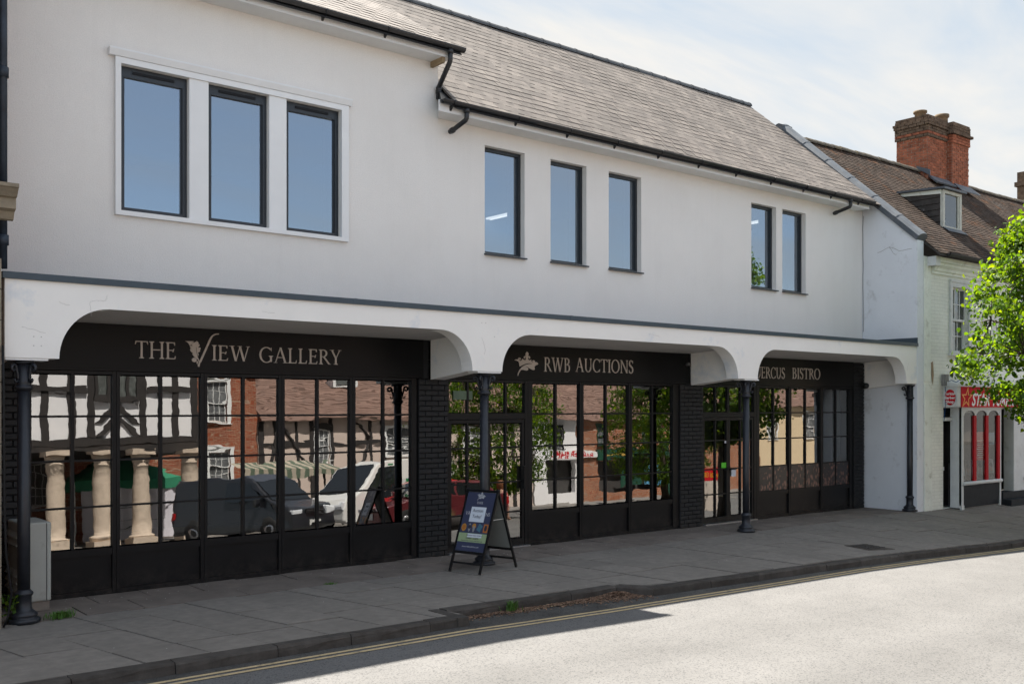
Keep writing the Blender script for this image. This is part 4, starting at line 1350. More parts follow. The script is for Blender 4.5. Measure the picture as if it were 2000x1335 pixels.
sfA = B(2.84, -0.04, -0.01, 8.06, 0.06, 0.0).build('shopfront', m_black, bld, 'gallery shopfront, five glazed bays')
bay_window([2.885, 3.844, 4.90, 5.94, 6.993, 7.99], sfA)
sA = sign(2.53, 8.14, sfA)
for xx in (5.55,):
    B(xx, -0.0758, 2.58, xx + 0.003, -0.0752, 3.11).build('board_joint', m_black, sA)
word('THE', 4.05, 4.545, 2.733, 0.203, -0.0755, m_letter, sA)
word('IEW', 4.985, 5.49, 2.733, 0.19, -0.0755, m_letter, sA)
word('GALLERY', 5.61, 6.80, 2.728, 0.195, -0.0755, m_letter, sA)
LOGO = {'serif':[(-0.006,0.324),(0.096,0.327),(0.099,0.318),(0.084,0.314),(0.073,0.299),(0.074,0.282),(0.063,0.281),(0.05,0.27),(0.04,0.29),(0.029,0.306),(0.011,0.317)],'leaf':[(0.137,0.332),(0.147,0.322),(0.159,0.311),(0.155,0.296),(0.167,0.293),(0.173,0.282),(0.167,0.269),(0.155,0.255),(0.151,0.245),(0.163,0.25),(0.176,0.254),(0.186,0.243),(0.186,0.236),(0.176,0.226),(0.179,0.213),(0.174,0.202),(0.159,0.193),(0.146,0.182),(0.16,0.179),(0.159,0.165),(0.152,0.144),(0.146,0.142),(0.141,0.151),(0.147,0.133),(0.159,0.116),(0.173,0.089),(0.176,0.059),(0.174,0.04),(0.167,0.017),(0.155,0.019),(0.148,0.034),(0.155,0.051),(0.162,0.073),(0.157,0.096),(0.146,0.11),(0.13,0.121),(0.111,0.132),(0.096,0.148),(0.082,0.168),(0.082,0.176),(0.096,0.179),(0.078,0.19),(0.059,0.208),(0.053,0.223),(0.057,0.233),(0.073,0.234),(0.059,0.244),(0.051,0.26),(0.057,0.271),(0.071,0.273),(0.088,0.258),(0.08,0.276),(0.076,0.295),(0.086,0.31),(0.097,0.311),(0.107,0.304),(0.115,0.321),(0.122,0.321),(0.128,0.316)],'acorn':[(0.109,0.128),(0.126,0.124),(0.136,0.11),(0.136,0.095),(0.128,0.08),(0.111,0.073),(0.092,0.077),(0.079,0.088),(0.076,0.103),(0.084,0.118),(0.096,0.126)],'stemleaf':[(0.144,0.092),(0.151,0.081),(0.151,0.064),(0.147,0.043),(0.14,0.054),(0.133,0.071)],'swash':[(0.176,0.091),(0.196,0.142),(0.231,0.218),(0.266,0.295),(0.285,0.341),(0.305,0.376),(0.328,0.405),(0.356,0.424),(0.384,0.433),(0.419,0.435),(0.421,0.429),(0.415,0.423),(0.392,0.422),(0.368,0.413),(0.344,0.397),(0.325,0.366),(0.305,0.323),(0.277,0.262),(0.246,0.193),(0.215,0.124),(0.19,0.07),(0.182,0.065)],'crown':[(0.0,0.234),(0.018,0.247),(0.045,0.252),(0.07,0.244),(0.07,0.261),(0.083,0.276),(0.099,0.28),(0.118,0.275),(0.129,0.258),(0.121,0.242),(0.11,0.243),(0.114,0.256),(0.105,0.26),(0.095,0.251),(0.102,0.237),(0.121,0.227),(0.142,0.234),(0.156,0.266),(0.186,0.248),(0.219,0.24),(0.232,0.255),(0.229,0.28),(0.219,0.297),(0.208,0.286),(0.208,0.265),(0.194,0.267),(0.186,0.283),(0.194,0.3),(0.213,0.31),(0.235,0.306),(0.229,0.32),(0.22,0.338),(0.235,0.362),(0.251,0.378),(0.27,0.363),(0.287,0.341),(0.276,0.321),(0.27,0.308),(0.292,0.312),(0.312,0.302),(0.318,0.283),(0.306,0.266),(0.295,0.27),(0.298,0.287),(0.287,0.297),(0.276,0.282),(0.276,0.257),(0.29,0.245),(0.317,0.245),(0.339,0.257),(0.34,0.234),(0.35,0.221),(0.367,0.215),(0.378,0.222),(0.358,0.23),(0.367,0.243),(0.386,0.248),(0.408,0.24),(0.416,0.217),(0.444,0.218),(0.469,0.208),(0.482,0.191),(0.472,0.181),(0.439,0.171),(0.411,0.156),(0.403,0.139),(0.412,0.11),(0.4,0.095),(0.378,0.094),(0.35,0.102),(0.306,0.12),(0.273,0.135),(0.24,0.148),(0.238,0.139),(0.262,0.129),(0.28,0.115),(0.273,0.094),(0.251,0.083),(0.219,0.086),(0.175,0.093),(0.142,0.091),(0.121,0.082),(0.099,0.056),(0.083,0.027),(0.075,-0.001),(0.06,0.0),(0.064,0.027),(0.083,0.064),(0.115,0.107),(0.159,0.141),(0.208,0.165),(0.257,0.179),(0.306,0.187),(0.367,0.19),(0.35,0.196),(0.301,0.198),(0.257,0.194),(0.208,0.182),(0.159,0.164),(0.105,0.139),(0.096,0.168),(0.091,0.201),(0.078,0.218),(0.051,0.229),(0.024,0.232)]}
b = MB()
for i, k in enumerate(('serif', 'swash', 'acorn', 'stemleaf')):
    b.prism([(4.659 + px, -0.0755, 2.633 + pz) for px, pz in LOGO[k]], (0, -0.009 - 0.0004 * i, 0))
b.prism([(4.659 + px, -0.0755, 2.633 + pz) for px, pz in LOGO['leaf']], (0, -0.012, 0))
b.build('emblem', m_letter, sA, 'oak leaf and acorn swash forming the letter V')
b = MB()
b.tube([(4.659 + px, -0.0876, 2.633 + pz) for px, pz in ((0.128, 0.255), (0.131, 0.215), (0.137, 0.18), (0.150, 0.14), (0.160, 0.115))], 0.0025, 5)
b.build('leaf_vein', m_black, sA)

sfB = B(8.56, -0.04, -0.01, 13.655, 0.06, 0.0).build('shopfront', m_black, bld, 'auction shopfront with a glazed door')
b = MB()
b.box(8.562, -0.055, 0, 8.605, 0.05, 2.57).box(10.06, -0.055, 0, 10.165 - 0.043, 0.05, 2.57)
b.build('door_frame', m_black, sfB)
door_leaf([8.607, 8.96, 9.325], sfB)
dB = door_leaf([9.327, 9.69, 10.058], sfB)
transom(8.607, 10.058, [(8.607, 0), (8.96, 0.016), (9.326, 0.03), (9.69, 0.016), (10.058, 0)], sfB)
B(10.0, -0.11, 0.9, 10.03, -0.046, 1.25).build('pull_handle', m_black, dB)
bay_window([10.165, 11.27, 12.41, 13.53], sfB)
B(13.575, -0.05, 0, 13.65, 0.1, 2.57).build('side_cover', m_black, sfB)
m_thresh = mat('metal_threshold', (0.45, 0.46, 0.47), 0.35, 0.1, 4, metal=0.8)
B(8.57, -0.12, 0.001, 10.12, -0.02, 0.024).build('threshold', m_thresh, sfB)
sB = sign(8.51, 13.92, sfB)
word('RWB', 10.43, 10.995, 2.722, 0.225, -0.0755, m_letter, sB)
word('AUCTIONS', 11.11, 12.455, 2.735, 0.218, -0.0755, m_letter, sB)
b = MB()
b.prism([(9.825 + px, -0.0755, 2.645 + pz) for px, pz in LOGO['crown']], (0, -0.010, 0))
b.build('emblem', m_letter, sB, 'leaf-like crown emblem')

sfC = B(14.27, -0.04, -0.01, 19.21, 0.06, 0.0).build('shopfront', m_black, bld, 'bistro shopfront with double doors')
b = MB()
b.box(14.272, -0.055, 0, 14.31, 0.05, 2.57).box(15.81, -0.055, 0, 15.885, 0.05, 2.57)
b.build('door_frame', m_black, sfC)
dC = door_leaf([14.312, 14.68, 15.045], sfC)
dC2 = door_leaf([15.047, 15.42, 15.808], sfC)
for dd, hx in ((dC, 15.005), (dC2, 15.085)):
    bb = MB()
    bb.tube([(hx, -0.045, 1.0), (hx, -0.09, 1.0), (hx + (0.13 if hx > 15.04 else -0.13), -0.095, 1.0)], 0.010, 8)
    bb.box(hx - 0.012, -0.052, 0.93, hx + 0.012, -0.0455, 1.06)
    bb.build('handle', m_black, dd)
transom(14.312, 15.808, [(14.312, 0), (14.68, 0.016), (15.046, 0.03), (15.42, 0.016), (15.808, 0)], sfC)
bay_window([15.928, 16.965, 18.06, 19.125], sfC, film=True)
B(19.168, -0.05, 0, 19.205, 0.1, 2.57).build('side_cover', m_black, sfC)
B(14.30, -0.12, 0.001, 15.84, -0.02, 0.024).build('threshold', m_thresh, sfC)
sC = sign(14.20, 19.205, sfC)
word('QUERCUS', 15.62, 16.755, 2.722, 0.216, -0.0755, m_letter, sC)
word('BISTRO', 17.0, 17.965, 2.728, 0.218, -0.0755, m_letter, sC)
m_green = mat('lime_sticker', (0.10, 0.55, 0.03), 0.5, 0.03)
m_paper = mat('white_paper', (0.62, 0.66, 0.72), 0.6, 0.02)
B(14.86, -0.034, 1.03, 15.0, -0.030, 1.13).build('door_notice', m_green, sfC, 'lime green notice')
B(15.15, -0.034, 0.86, 15.28, -0.030, 1.0).build('door_notice', m_paper, sfC, 'white paper notice')
B(14.95, -0.034, 1.49, 15.0, -0.030, 1.55).build('door_notice', m_paper, sfC, 'small white sticker')
B(8.70, -0.034, 2.27, 9.05, -0.030, 2.40).build('door_notice', mat('frosted_sticker', (0.10, 0.15, 0.10), 0.5, 0.05), sfB, 'pale green square on the fanlight')
# dome camera beside the bistro sign
b = MB()
b.box(19.48, -0.14, 2.56, 19.58, -0.1, 2.68)
b.lathe([(0.0, -0.09), (0.04, -0.08), (0.06, -0.05), (0.065, 0.0)], (19.53, -0.14, 2.62), 16, axis='Y')
b.build('dome_camera', m_gutter, bld)
b = MB()
b.lathe([(0.02, -0.08), (0.028, -0.07), (0.028, 0.0)], (13.82, -0.08, 2.93), 12, axis='Y')
b.build('small_camera', mat('grey_casing', (0.12, 0.12, 0.12), 0.5), bld)

# ------------------------------------------------------------------ right neighbour: painted brick house with a barber shop
nb = thing('painted_brick_house', 'pale painted brick house with mossy tiled roof and a red barber shop sign', 'house', (26, 0.4, 0))
m_nbrick = brick_mat('cream_painted_brick', (0.80, 0.82, 0.765), (0.78, 0.80, 0.75), (0.70, 0.72, 0.67), bump=0.55, mort=0.008, dirt=(0.88, 0.88, 0.86))
m_cream = mat('cream_old_paint', (0.74, 0.765, 0.69), 0.7, 0.1, 3, tint=(0.38, 0.37, 0.30), tscale=5, tlo=0.56, thi=0.8)
m_oldwhite = mat('old_white_paint', (0.60, 0.61, 0.60), 0.65, 0.08, 4, tint=(0.36, 0.35, 0.32), tscale=6, tlo=0.58, thi=0.82)
m_grime = mat('weathered_stone', (0.27, 0.25, 0.21), 0.9, 0.3, 5, 0.4, 30)
NY = -1.25
NX0, NX1 = 19.94, 37.0
SW = [(21.10, 21.83, 3.36, 4.76), (24.6, 25.35, 3.36, 4.76), (28.2, 28.95, 3.36, 4.76)]
door_h = (20.75, 21.30, 0.0, 2.15)
b = MB().wall(NX0, NX1, -0.05, 5.32, NY, 0.30, SW + [door_h, (21.45, 36.0, 0.0, 2.12)])
b.build('front_wall', m_nbrick, nb)
# smooth quoin strip and repair scars at the corner
b = MB()
b.box(NX0, NY - 0.012, 2.7, NX0 + 0.27, NY - 0.001, 5.30)
b.box(NX0, NY - 0.022, -0.02, NX0 + 0.30, NY - 0.001, 2.64)
b.build('corner_render', m_cream, nb)
b = MB()
b.prism([(20.21, NY - 0.0125, 3.10), (20.30, NY - 0.0125, 3.13), (20.33, NY - 0.0125, 2.85), (20.29, NY - 0.0125, 2.62), (20.24, NY - 0.0125, 2.82)], (0, -0.002, 0))
b.build('bare_patch', mat('bare_brown_plaster', (0.30, 0.22, 0.14), 0.9, 0.2, 8), nb)
# party wall standing forward of the white building, with a raked parapet
pw = MB()
PX = 19.68
for x0, x1 in ((PX, NX0 - 0.004),):
    pw.prism([(x0, NY + 0.002, -0.03), (x0, NY + 0.002, 5.64), (x0, 2.10, 8.60), (x0, 5.4, 5.6), (x0, 5.4, -0.03)], (x1 - x0, 0, 0))
pwo = pw.build('party_wall', m_party, nb, 'scuffed white side wall stepping forward')
# bulging plaster foot and hairline cracks on the side wall
b = MB()
b.prism([(PX - 0.02, NY + 0.004, -0.02), (PX - 0.004, NY + 0.004, 1.0), (PX - 0.004, NY + 0.3, 0.6), (PX - 0.02, NY + 0.35, -0.02)], (0.02, 0, 0))
b.build('plaster_foot', m_party, nb)
m_crack = mat('crack_line', (0.20, 0.19, 0.18), 0.9)
def crack(pts, r=0.004):
    b = MB()
    q = []
    for (ya, za), (yb, zb) in zip(pts, pts[1:]):
        for k in range(4):
            t = k / 4
            q.append((PX - 0.001, ya + (yb - ya) * t + rnd.uniform(-0.012, 0.012), za + (zb - za) * t + rnd.uniform(-0.012, 0.012)))
    b.tube(q, r, 4)
    b.build('wall_crack', m_crack, nb)
crack([(-0.35, 5.46), (-0.62, 5.56), (-0.85, 5.45), (-1.22, 5.47)], 0.0035)
crack([(-0.005, 6.3), (-0.012, 5.2), (-0.01, 4.3), (-0.012, 3.62)], 0.006)
crack([(-0.62, 5.56), (-0.72, 5.40), (-0.80, 5.36)], 0.003)
# lead coping in lengths
n = 6
p0, p1 = Vector((0, NY - 0.03, 5.66)), Vector((0, 2.13, 8.66))
d = (p1 - p0).normalized()
up = Vector((0, -d.z, d.y))
for k in range(n):
    a = p0 + (p1 - p0) * (k / n) + d * 0.004
    c = p0 + (p1 - p0) * ((k + 1) / n)
    b = MB()
    prof2 = [(-0.05, -0.05), (-0.05, 0.05), (0.0, 0.10), (0.10, 0.125), (0.20, 0.12), (0.29, 0.07), (0.31, -0.05)]
    pts = [Vector((PX + u, a.y, a.z)) + up * w for u, w in prof2]
    b.prism(pts, c - a)
    pts = [Vector((PX + u * 1.03 - 0.004, c.y, c.z)) + up * (w * 1.02 + 0.006) for u, w in prof2]
    b.prism(pts, -d * 0.06)
    b.build('coping', m_lead, nb)
b = MB()
b.prism([(PX - 0.055, 2.13 + 0.17 * math.sin(math.pi * i / 12), 8.62 + 0.15 * math.cos(math.pi * i / 12)) for i in range(13)] + [(PX - 0.055, 2.05, 8.47), (PX - 0.055, 2.02, 8.72)], (0.37, 0, 0))
b.build('coping_end', m_lead, nb)
# roof
NEY, NEZ, NRY, NRZ = -1.58, 5.36, 2.02, 8.50
npitch = math.atan2(NRZ - NEZ, NRY - NEY)
nL = math.hypot(NRZ - NEZ, NRY - NEY)
b = MB()
b.prism([(NX0 + 0.02, NEY, NEZ - 0.02), (NX0 + 0.02, NRY, NRZ - 0.02), (NX0 + 0.02, 2 * NRY - NEY, NEZ - 0.02), (NX0 + 0.02, 2 * NRY - NEY, NEZ - 0.12), (NX0 + 0.02, NRY, NRZ - 0.14), (NX0 + 0.02, NEY, NEZ - 0.06)], (NX1 - NX0, 0, 0))
nroof = b.build('roof', m_bed, nb)
trn = random.Random(7)
b = MB()
DX0, DX1, DYF = 21.98, 22.82, -0.60
r = 0
s = 0.0
while s < nL - 0.05:
    x = NX0 + 0.03 - (0.0825 if r % 2 else 0)
    while x < NX1 - 0.1:
        a, c = max(x, NX0 + 0.03), x + 0.165
        y, z = NEY + s * math.cos(npitch), NEZ + s * math.sin(npitch)
        sag = 0.03 * math.sin(x * 0.55 + 1.0) + 0.012 * math.sin(x * 1.9) * math.sin(s * 2)
        M = Matrix.Translation(((a + c) / 2, y, z + sag)) @ Matrix.Rotation(npitch - 0.10 + trn.uniform(-0.03, 0.03), 4, 'X') @ Matrix.Rotation(trn.uniform(-0.02, 0.02), 4, 'Z')
        w = c - a
        b.add([tuple(M @ Vector(p)) for p in ((-w / 2 + 0.003, 0, 0.0), (w / 2 - 0.003, 0, 0.0), (w / 2 - 0.003, 0, 0.022), (-w / 2 + 0.003, 0, 0.022), (-w / 2 + 0.003, 0.17, 0.022), (w / 2 - 0.003, 0.17, 0.022))],
              [(0, 1, 2, 3), (3, 2, 5, 4)])
        x += 0.165
    s += 0.105
    r += 1
b.build('clay_tile', m_tile, nroof, kind='stuff')
x = NX0 + 0.2
while x < NX1:
    b = MB()
    dz = 0.03 * math.sin(x * 0.55 + 1.0) + trn.uniform(-0.008, 0.008)
    po = [(NRY + 0.13 * math.cos(math.pi * i / 8), NRZ - 0.05 + dz + 0.12 * math.sin(math.pi * i / 8)) for i in range(9)]
    pi_ = [(NRY + 0.11 * math.cos(math.pi * i / 8), NRZ - 0.05 + dz + 0.10 * math.sin(math.pi * i / 8)) for i in range(8, -1, -1)]
    b.prism([(x + 0.004, yy, zz) for yy, zz in po + pi_], (0.34, 0, 0))
    b.build('ridge_tile', mat('mossy_ridge', (0.10, 0.085, 0.065), 0.95, 0.3, 9, 0.5, 50, tint=(0.17, 0.13, 0.05), tscale=6), nroof)
    x += 0.35
# eaves: cornice mouldings and iron gutter
b = MB()
cor = [(NY - 0.001, 4.98), (NY - 0.03, 4.98), (NY - 0.03, 5.03), (NY - 0.06, 5.05), (NY - 0.07, 5.10), (NY - 0.13, 5.15), (NY - 0.14, 5.20), (NY - 0.19, 5.21), (NY - 0.19, 5.31), (NY - 0.001, 5.31)]
b.prism([(NX0 + 0.32, yy, zz) for yy, zz in cor], (NX1 - NX0 - 0.4, 0, 0))
b.build('cornice', m_cream, nb)
B(NX0 + 0.13, NY - 0.20, 5.12, NX0 + 0.316, NY - 0.013, 5.31).build('cornice_block', m_oldwhite, nb)
b = MB()
gprof = [(-1.60 + 0.07 * math.cos(math.pi + math.pi * i / 10), 5.375 + 0.07 * math.sin(math.pi + math.pi * i / 10)) for i in range(11)]
gin = [(-1.60 + 0.06 * math.cos(math.pi + math.pi * i / 10), 5.375 + 0.06 * math.sin(math.pi + math.pi * i / 10)) for i in range(10, -1, -1)]
b.prism([(NX0 + 0.33, yy, zz) for yy, zz in gprof + gin], (NX1 - NX0 - 0.6, 0, 0))
b.prism([(NX0 + 0.33, yy, zz) for yy, zz in gprof], (0.012, 0, 0))
b.build('gutter', mat('rusty_black_gutter', (0.035, 0.032, 0.03), 0.7, 0.4, 8), nb)
# sash windows
m_gl3 = glass_mat('old_window_glass', 2.0, (0.7, 0.74, 0.74), wav=0.003)
def sash(h, parent, y, m=m_oldwhite, out=-1, cols=3, rows=4, arch=0.10, group=None):
    x0, x1, z0, z1 = h
    def yy(v): return y + out * v
    b = MB()
    b.box(x0 - arch, yy(0.04), z0 - 0.02, x0 - 0.001, yy(0.002), z1 + 0.10).box(x1 + 0.001, yy(0.04), z0 - 0.02, x1 + arch, yy(0.002), z1 + 0.10)
    b.box(x0 - 0.001, yy(0.04), z1 + 0.001, x1 + 0.001, yy(0.002), z1 + 0.10).box(x0 - arch, yy(0.055), z1 + 0.101, x1 + arch, yy(0.002), z1 + 0.15)
    b.box(x0 - arch - 0.03, yy(0.09), z0 - 0.09, x1 + arch + 0.03, yy(0.002), z0 - 0.021)
    w = b.build('sash_window', m, parent)
    zm = z0 + (z1 - z0) * 0.5
    for k, (za, zb, dep) in enumerate(((z0, zm + 0.02, -0.10), (zm - 0.02, z1, -0.05))):
        f = MB()
        st = 0.045
        d0, d1 = yy(dep), yy(dep - 0.035)
        f.box(x0, d0, za, x0 + st, d1, zb).box(x1 - st, d0, za, x1, d1, zb)
        f.box(x0 + st, d0, za, x1 - st, d1, za + st).box(x0 + st, d0, zb - st, x1 - st, d1, zb)
        rr = rows // 2
        for i in range(1, cols):
            xx = x0 + st + (x1 - x0 - 2 * st) * i / cols
            f.box(xx - 0.011, d0 + out * -0.004, za + st, xx + 0.011, d1, zb - st)
        for j in range(1, rr):
            zz = za + st + (zb - za - 2 * st) * j / rr
            for i in range(cols):
                xa = x0 + st + (x1 - x0 - 2 * st) * i / cols + (0.0115 if i else 0)
                xb = x0 + st + (x1 - x0 - 2 * st) * (i + 1) / cols - (0.0115 if i < cols - 1 else 0)
                f.box(xa, d0 + out * -0.006, zz - 0.011, xb, d1, zz + 0.011)
        f.build('sash', m, w)
        p = MB()
        if out < 0: p.box(x0 + st, min(d0, d1) + 0.022, za + st, x1 - st, min(d0, d1) + 0.027, zb - st, 1, front=0)
        else: p.box(x0 + st, max(d0, d1) - 0.027, za + st, x1 - st, max(d0, d1) - 0.022, zb - st, 0)
        p.build('pane', [m_gl3, m_edge] if out < 0 else mat('far_grey_pane', (0.13, 0.135, 0.14), 0.6, 0.6, 5, spec=0.2), w)
    return w
m_curtain = mat('grey_net_curtain', (0.30, 0.31, 0.32), 0.9, 0.15, 6)
for h in SW:
    sash(h, nb, NY)
    B(h[0] + 0.03, NY + 0.22, h[2], h[1] - 0.03, NY + 0.24, h[3]).build('curtain', m_curtain, nb)
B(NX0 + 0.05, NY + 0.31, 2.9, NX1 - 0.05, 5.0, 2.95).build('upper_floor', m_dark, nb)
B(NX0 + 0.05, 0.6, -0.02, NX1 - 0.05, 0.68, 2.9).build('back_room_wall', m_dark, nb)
# dormer
dz0, dz1 = 6.22, 7.10
b = MB()
b.prism([(DX0, DYF, 6.16), (DX0, DYF, 7.08), (DX0, 0.55, 7.14)], (0.03, 0, 0))
b.prism([(DX1 - 0.03, DYF, 6.16), (DX1 - 0.03, DYF, 7.08), (DX1 - 0.03, 0.55, 7.14)], (0.03, 0, 0))
dor = b.build('dormer', mat('dark_cheek', (0.04, 0.035, 0.032), 0.9, 0.2, 5), nb)
m_wboard = mat('black_weatherboard', (0.048, 0.042, 0.038), 0.85, 0.35, 6, 0.3, 40, tint=(0.13, 0.12, 0.11), tscale=9, tlo=0.6, thi=0.75)
for k in range(6):
    z0 = 6.24 + k * 0.14
    yb = (z0 + 0.14 - NEZ) / math.tan(npitch) + NEY
    if yb > 0.5: yb = 0.5
    b = MB()
    b.prism([(DX0 - 0.020, DYF + 0.05, z0), (DX0 - 0.020, yb, z0), (DX0 - 0.002, yb + 0.0, z0 + 0.135), (DX0 - 0.002, DYF + 0.05, z0 + 0.135), (DX0 - 0.008, DYF + 0.05, z0 + 0.135)][:4], (0.018, 0, 0))
    b.build('weatherboard', m_wboard, dor)
b = MB()
b.prism([(DX0 - 0.10, DYF - 0.10, 7.10), (DX0 - 0.10, 0.62, 7.17), (DX0 - 0.10, 0.62, 7.215), (DX0 - 0.10, DYF - 0.10, 7.145)], (DX1 - DX0 + 0.2, 0, 0))
b.build('dormer_roof', m_lead, dor)
b = MB()
b.prism([(DX0 - 0.035, DYF + 0.03, 7.0), (DX0 - 0.035, DYF + 0.03, 7.098), (DX0 - 0.035, 0.55, 7.16), (DX0 - 0.035, 0.50, 7.09)], (0.032, 0, 0))
b.build('bargeboard', m_cream, dor)
b = MB()
y0, y1 = DYF - 0.02, DYF + 0.05
b.box(DX0 - 0.01, y0, 6.20, DX0 + 0.07, y1, 7.09).box(DX1 - 0.09, y0, 6.20, DX1 + 0.01, y1, 7.09)
b.box(DX0 + 0.07, y0, 6.20, DX1 - 0.09, y1, 6.28).box(DX0 + 0.07, y0, 7.02, DX1 - 0.09, y1, 7.09)
b.box(DX1 - 0.14, y0 + 0.02, 6.28, DX1 - 0.0905, y1, 7.02)
dw = b.build('casement', mat('grey_casement_paint', (0.48, 0.48, 0.42), 0.8, 0.15, 8), dor)
MB().box(DX0 + 0.07, DYF + 0.02, 6.28, DX1 - 0.14, DYF + 0.026, 7.02, 1, front=0).build('pane', [glass_mat('dormer_glass', 1.9, (0.85, 0.88, 0.88), 0.0004), m_edge], dor)
B(DX0 + 0.05, DYF + 0.35, 6.2, DX1 - 0.05, DYF + 0.37, 7.09).build('blind', mat('white_blind', (0.7, 0.72, 0.72), 0.9, 0.05), dor)
b = MB()
b.prism([(DX0 - 0.02, DYF - 0.16, 6.13), (DX1 + 0.02, DYF - 0.16, 6.13), (DX1 + 0.02, DYF - 0.02, 6.24), (DX0 - 0.02, DYF - 0.02, 6.24)], (0, 0.0, 0.012))
b.build('flashing', m_lead, dor)

# chimney: individual bricks laid in courses, joined because each is a few pixels
m_cbrick = mat('red_chimney_brick', (0.29, 0.10, 0.055), 0.9, 0.3, 8, 0.4, 50, spec=0.2, tint=(0.13, 0.055, 0.04), tscale=3.5, tlo=0.52, thi=0.75)
m_cmort = mat('lime_mortar', (0.36, 0.29, 0.23), 0.95, 0.2, 8)
m_csoot = mat('sooty_lichen_brick', (0.125, 0.088, 0.062), 0.95, 0.45, 8, 0.5, 50, spec=0.15, tint=(0.22, 0.15, 0.05), tscale=5, tlo=0.62, thi=0.8)
slate_cells(m_cbrick)
chm = B(25.63, 1.72, 8.0, 26.68, 2.60, 9.95)
chm.box(26.68, 1.57, 8.0, 27.60, 2.60, 9.88)
chim = chm.build('chimney_stack', m_cmort, nb)
cb = MB(); cs = MB()
def course(x0, x1, y0, y1, z, off, proj, mb):
    """a ring of bricks round a rectangular shaft"""
    j = 0.008
    def run(a0, a1, fn):
        a = a0 - off
        while a < a1 - 0.01:
            p, q = max(a, a0), min(a + 0.215, a1)
            if q - p > 0.03: fn(p + j / 2, q - j / 2)
            a += 0.225
    jit = lambda: trn.uniform(-0.004, 0.004)
    run(x0 - proj, x1 + proj, lambda p, q: mb.box(p, y0 - proj - 0.012 + jit(), z, q, y0 - 0.0005, z + 0.064))
    run(y0 - proj, y1 + proj, lambda p, q: mb.box(x0 - proj - 0.012 + jit(), p, z, x0 - 0.0005, q, z + 0.064))
    run(y0 - proj, y1 + proj, lambda p, q: mb.box(x1 + 0.0005, p, z, x1 + proj + 0.012 + jit(), q, z + 0.064))
z, k = 8.0, 0
while z < 9.92:
    top = z > 9.55
    pr = 0.0 if z < 9.42 else (0.035 if z < 9.70 else (0.075 if z < 9.80 else 0.03))
    tgt = cs if z > 9.55 or (z > 9.42 and trn.random() < 0.3) else cb
    course(25.63, 26.66, 1.72, 2.60, z, 0.1125 * (k % 2), pr, tgt)
    pr2 = 0.0 if z < 9.36 else (0.03 if z < 9.58 else (0.09 if z < 9.72 else 0.035))
    tgt2 = cs if z > 9.6 else cb
    course(26.68, 27.60, 1.57, 2.60, z - 0.03, 0.1125 * ((k + 1) % 2), pr2, tgt2)
    z += 0.075
    k += 1
cb.build('brick', m_cbrick, chim, kind='stuff')
cs.build('brick', m_csoot, chim, 'sooty lichen-covered top bricks', kind='stuff')
b = MB()
b.prism([(25.60, 1.69, 9.95), (26.69, 1.69, 9.95), (26.69, 2.62, 9.95), (25.60, 2.62, 9.95)], (0, 0, 0.05))
b.prism([(26.70, 1.54, 9.90), (27.62, 1.54, 9.90), (27.62, 2.62, 9.90), (26.70, 2.62, 9.90)], (0, 0, 0.06))
b.build('flaunching', m_csoot, chim)
m_pot = mat('buff_chimney_pot', (0.15, 0.105, 0.06), 0.9, 0.3, 8, tint=(0.10, 0.085, 0.06), tscale=6)
for (cx, cy, cz, rr, hh) in ((26.15, 2.2, 9.98, 0.15, 0.30), (27.15, 2.1, 9.94, 0.16, 0.40)):
    b = MB()
    b.lathe([(rr, 0), (rr * 0.95, hh * 0.7), (rr * 1.0, hh * 0.75), (rr * 1.2, hh * 0.82), (rr * 1.2, hh), (rr * 0.9, hh), (rr * 0.85, hh * 0.5)], (cx, cy, cz), 18)
    b.build('chimney_pot', m_pot, chim)
b = MB()
b.prism([(25.61, 1.62, 8.34), (25.61, 2.0, 8.60), (25.61, 2.0, 8.66), (25.61, 1.62, 8.50)], (-0.03, 0, 0))
b.prism([(26.68, 1.30, 8.02), (27.75, 1.30, 8.02), (27.65, 1.54, 8.26), (26.72, 1.54, 8.26)], (0, -0.01, 0.02))
b.prism([(25.60, 1.45, 8.12), (26.68, 1.45, 8.12), (26.66, 1.70, 8.34), (25.64, 1.70, 8.34)], (0, -0.03, 0.03))
b.build('flashing', m_lead, chim)

# barber shop front
SY = -1.50
m_red = mat('red_sign_vinyl', (0.52, 0.010, 0.020), 0.65, 0.05, 2, spec=0.08)
m_redp = mat('red_painted_timber', (0.42, 0.008, 0.014), 0.6, 0.15, 6, spec=0.12)
m_orange = mat('orange_vinyl', (0.75, 0.25, 0.012), 0.45, 0.03)
m_wvinyl = mat('white_vinyl', (0.72, 0.72, 0.71), 0.45, 0.03)
m_dtile = mat('dark_stall_riser', (0.016, 0.019, 0.023), 0.6, 0.3, 6, 0.2, 12, spec=0.15)
sf = B(21.04, SY + 0.03, -0.06, 30.0, NY - 0.003, 0.0).build('shopfront', m_conc, nb, 'barber shopfront with red glazing bars')
b = MB()
b.box(20.75, -1.56, 2.165, 30.0, NY - 0.003, 2.60)
b.prism([(20.72, -1.60, 2.601), (20.72, NY - 0.003, 2.601), (20.72, NY - 0.003, 2.72), (20.72, -1.60, 2.645)], (9.3, 0, 0))
fb = b.build('sign_box', m_oldwhite, sf)
sg = B(20.90, -1.575, 2.16, 30.0, -1.561, 2.605).build('sign_board', m_red, nb, 'red barber sign with a yellow outlined star')
MX = Matrix.Rotation(R(90), 4, 'X')
star = []
for i in range(10):
    a = math.pi / 2 + math.pi * i / 5
    rr = 0.245 if i % 2 == 0 else 0.10
    star.append((rr * math.cos(a), rr * math.sin(a)))
b = MB()
def star_at(k, dx=0.0): return [(21.13 + (px * 1.05 + pz * 0.25) * k + dx, -1.5755, 2.36 + pz * k) for px, pz in star]
o_, i_ = star_at(1.0), star_at(0.66)
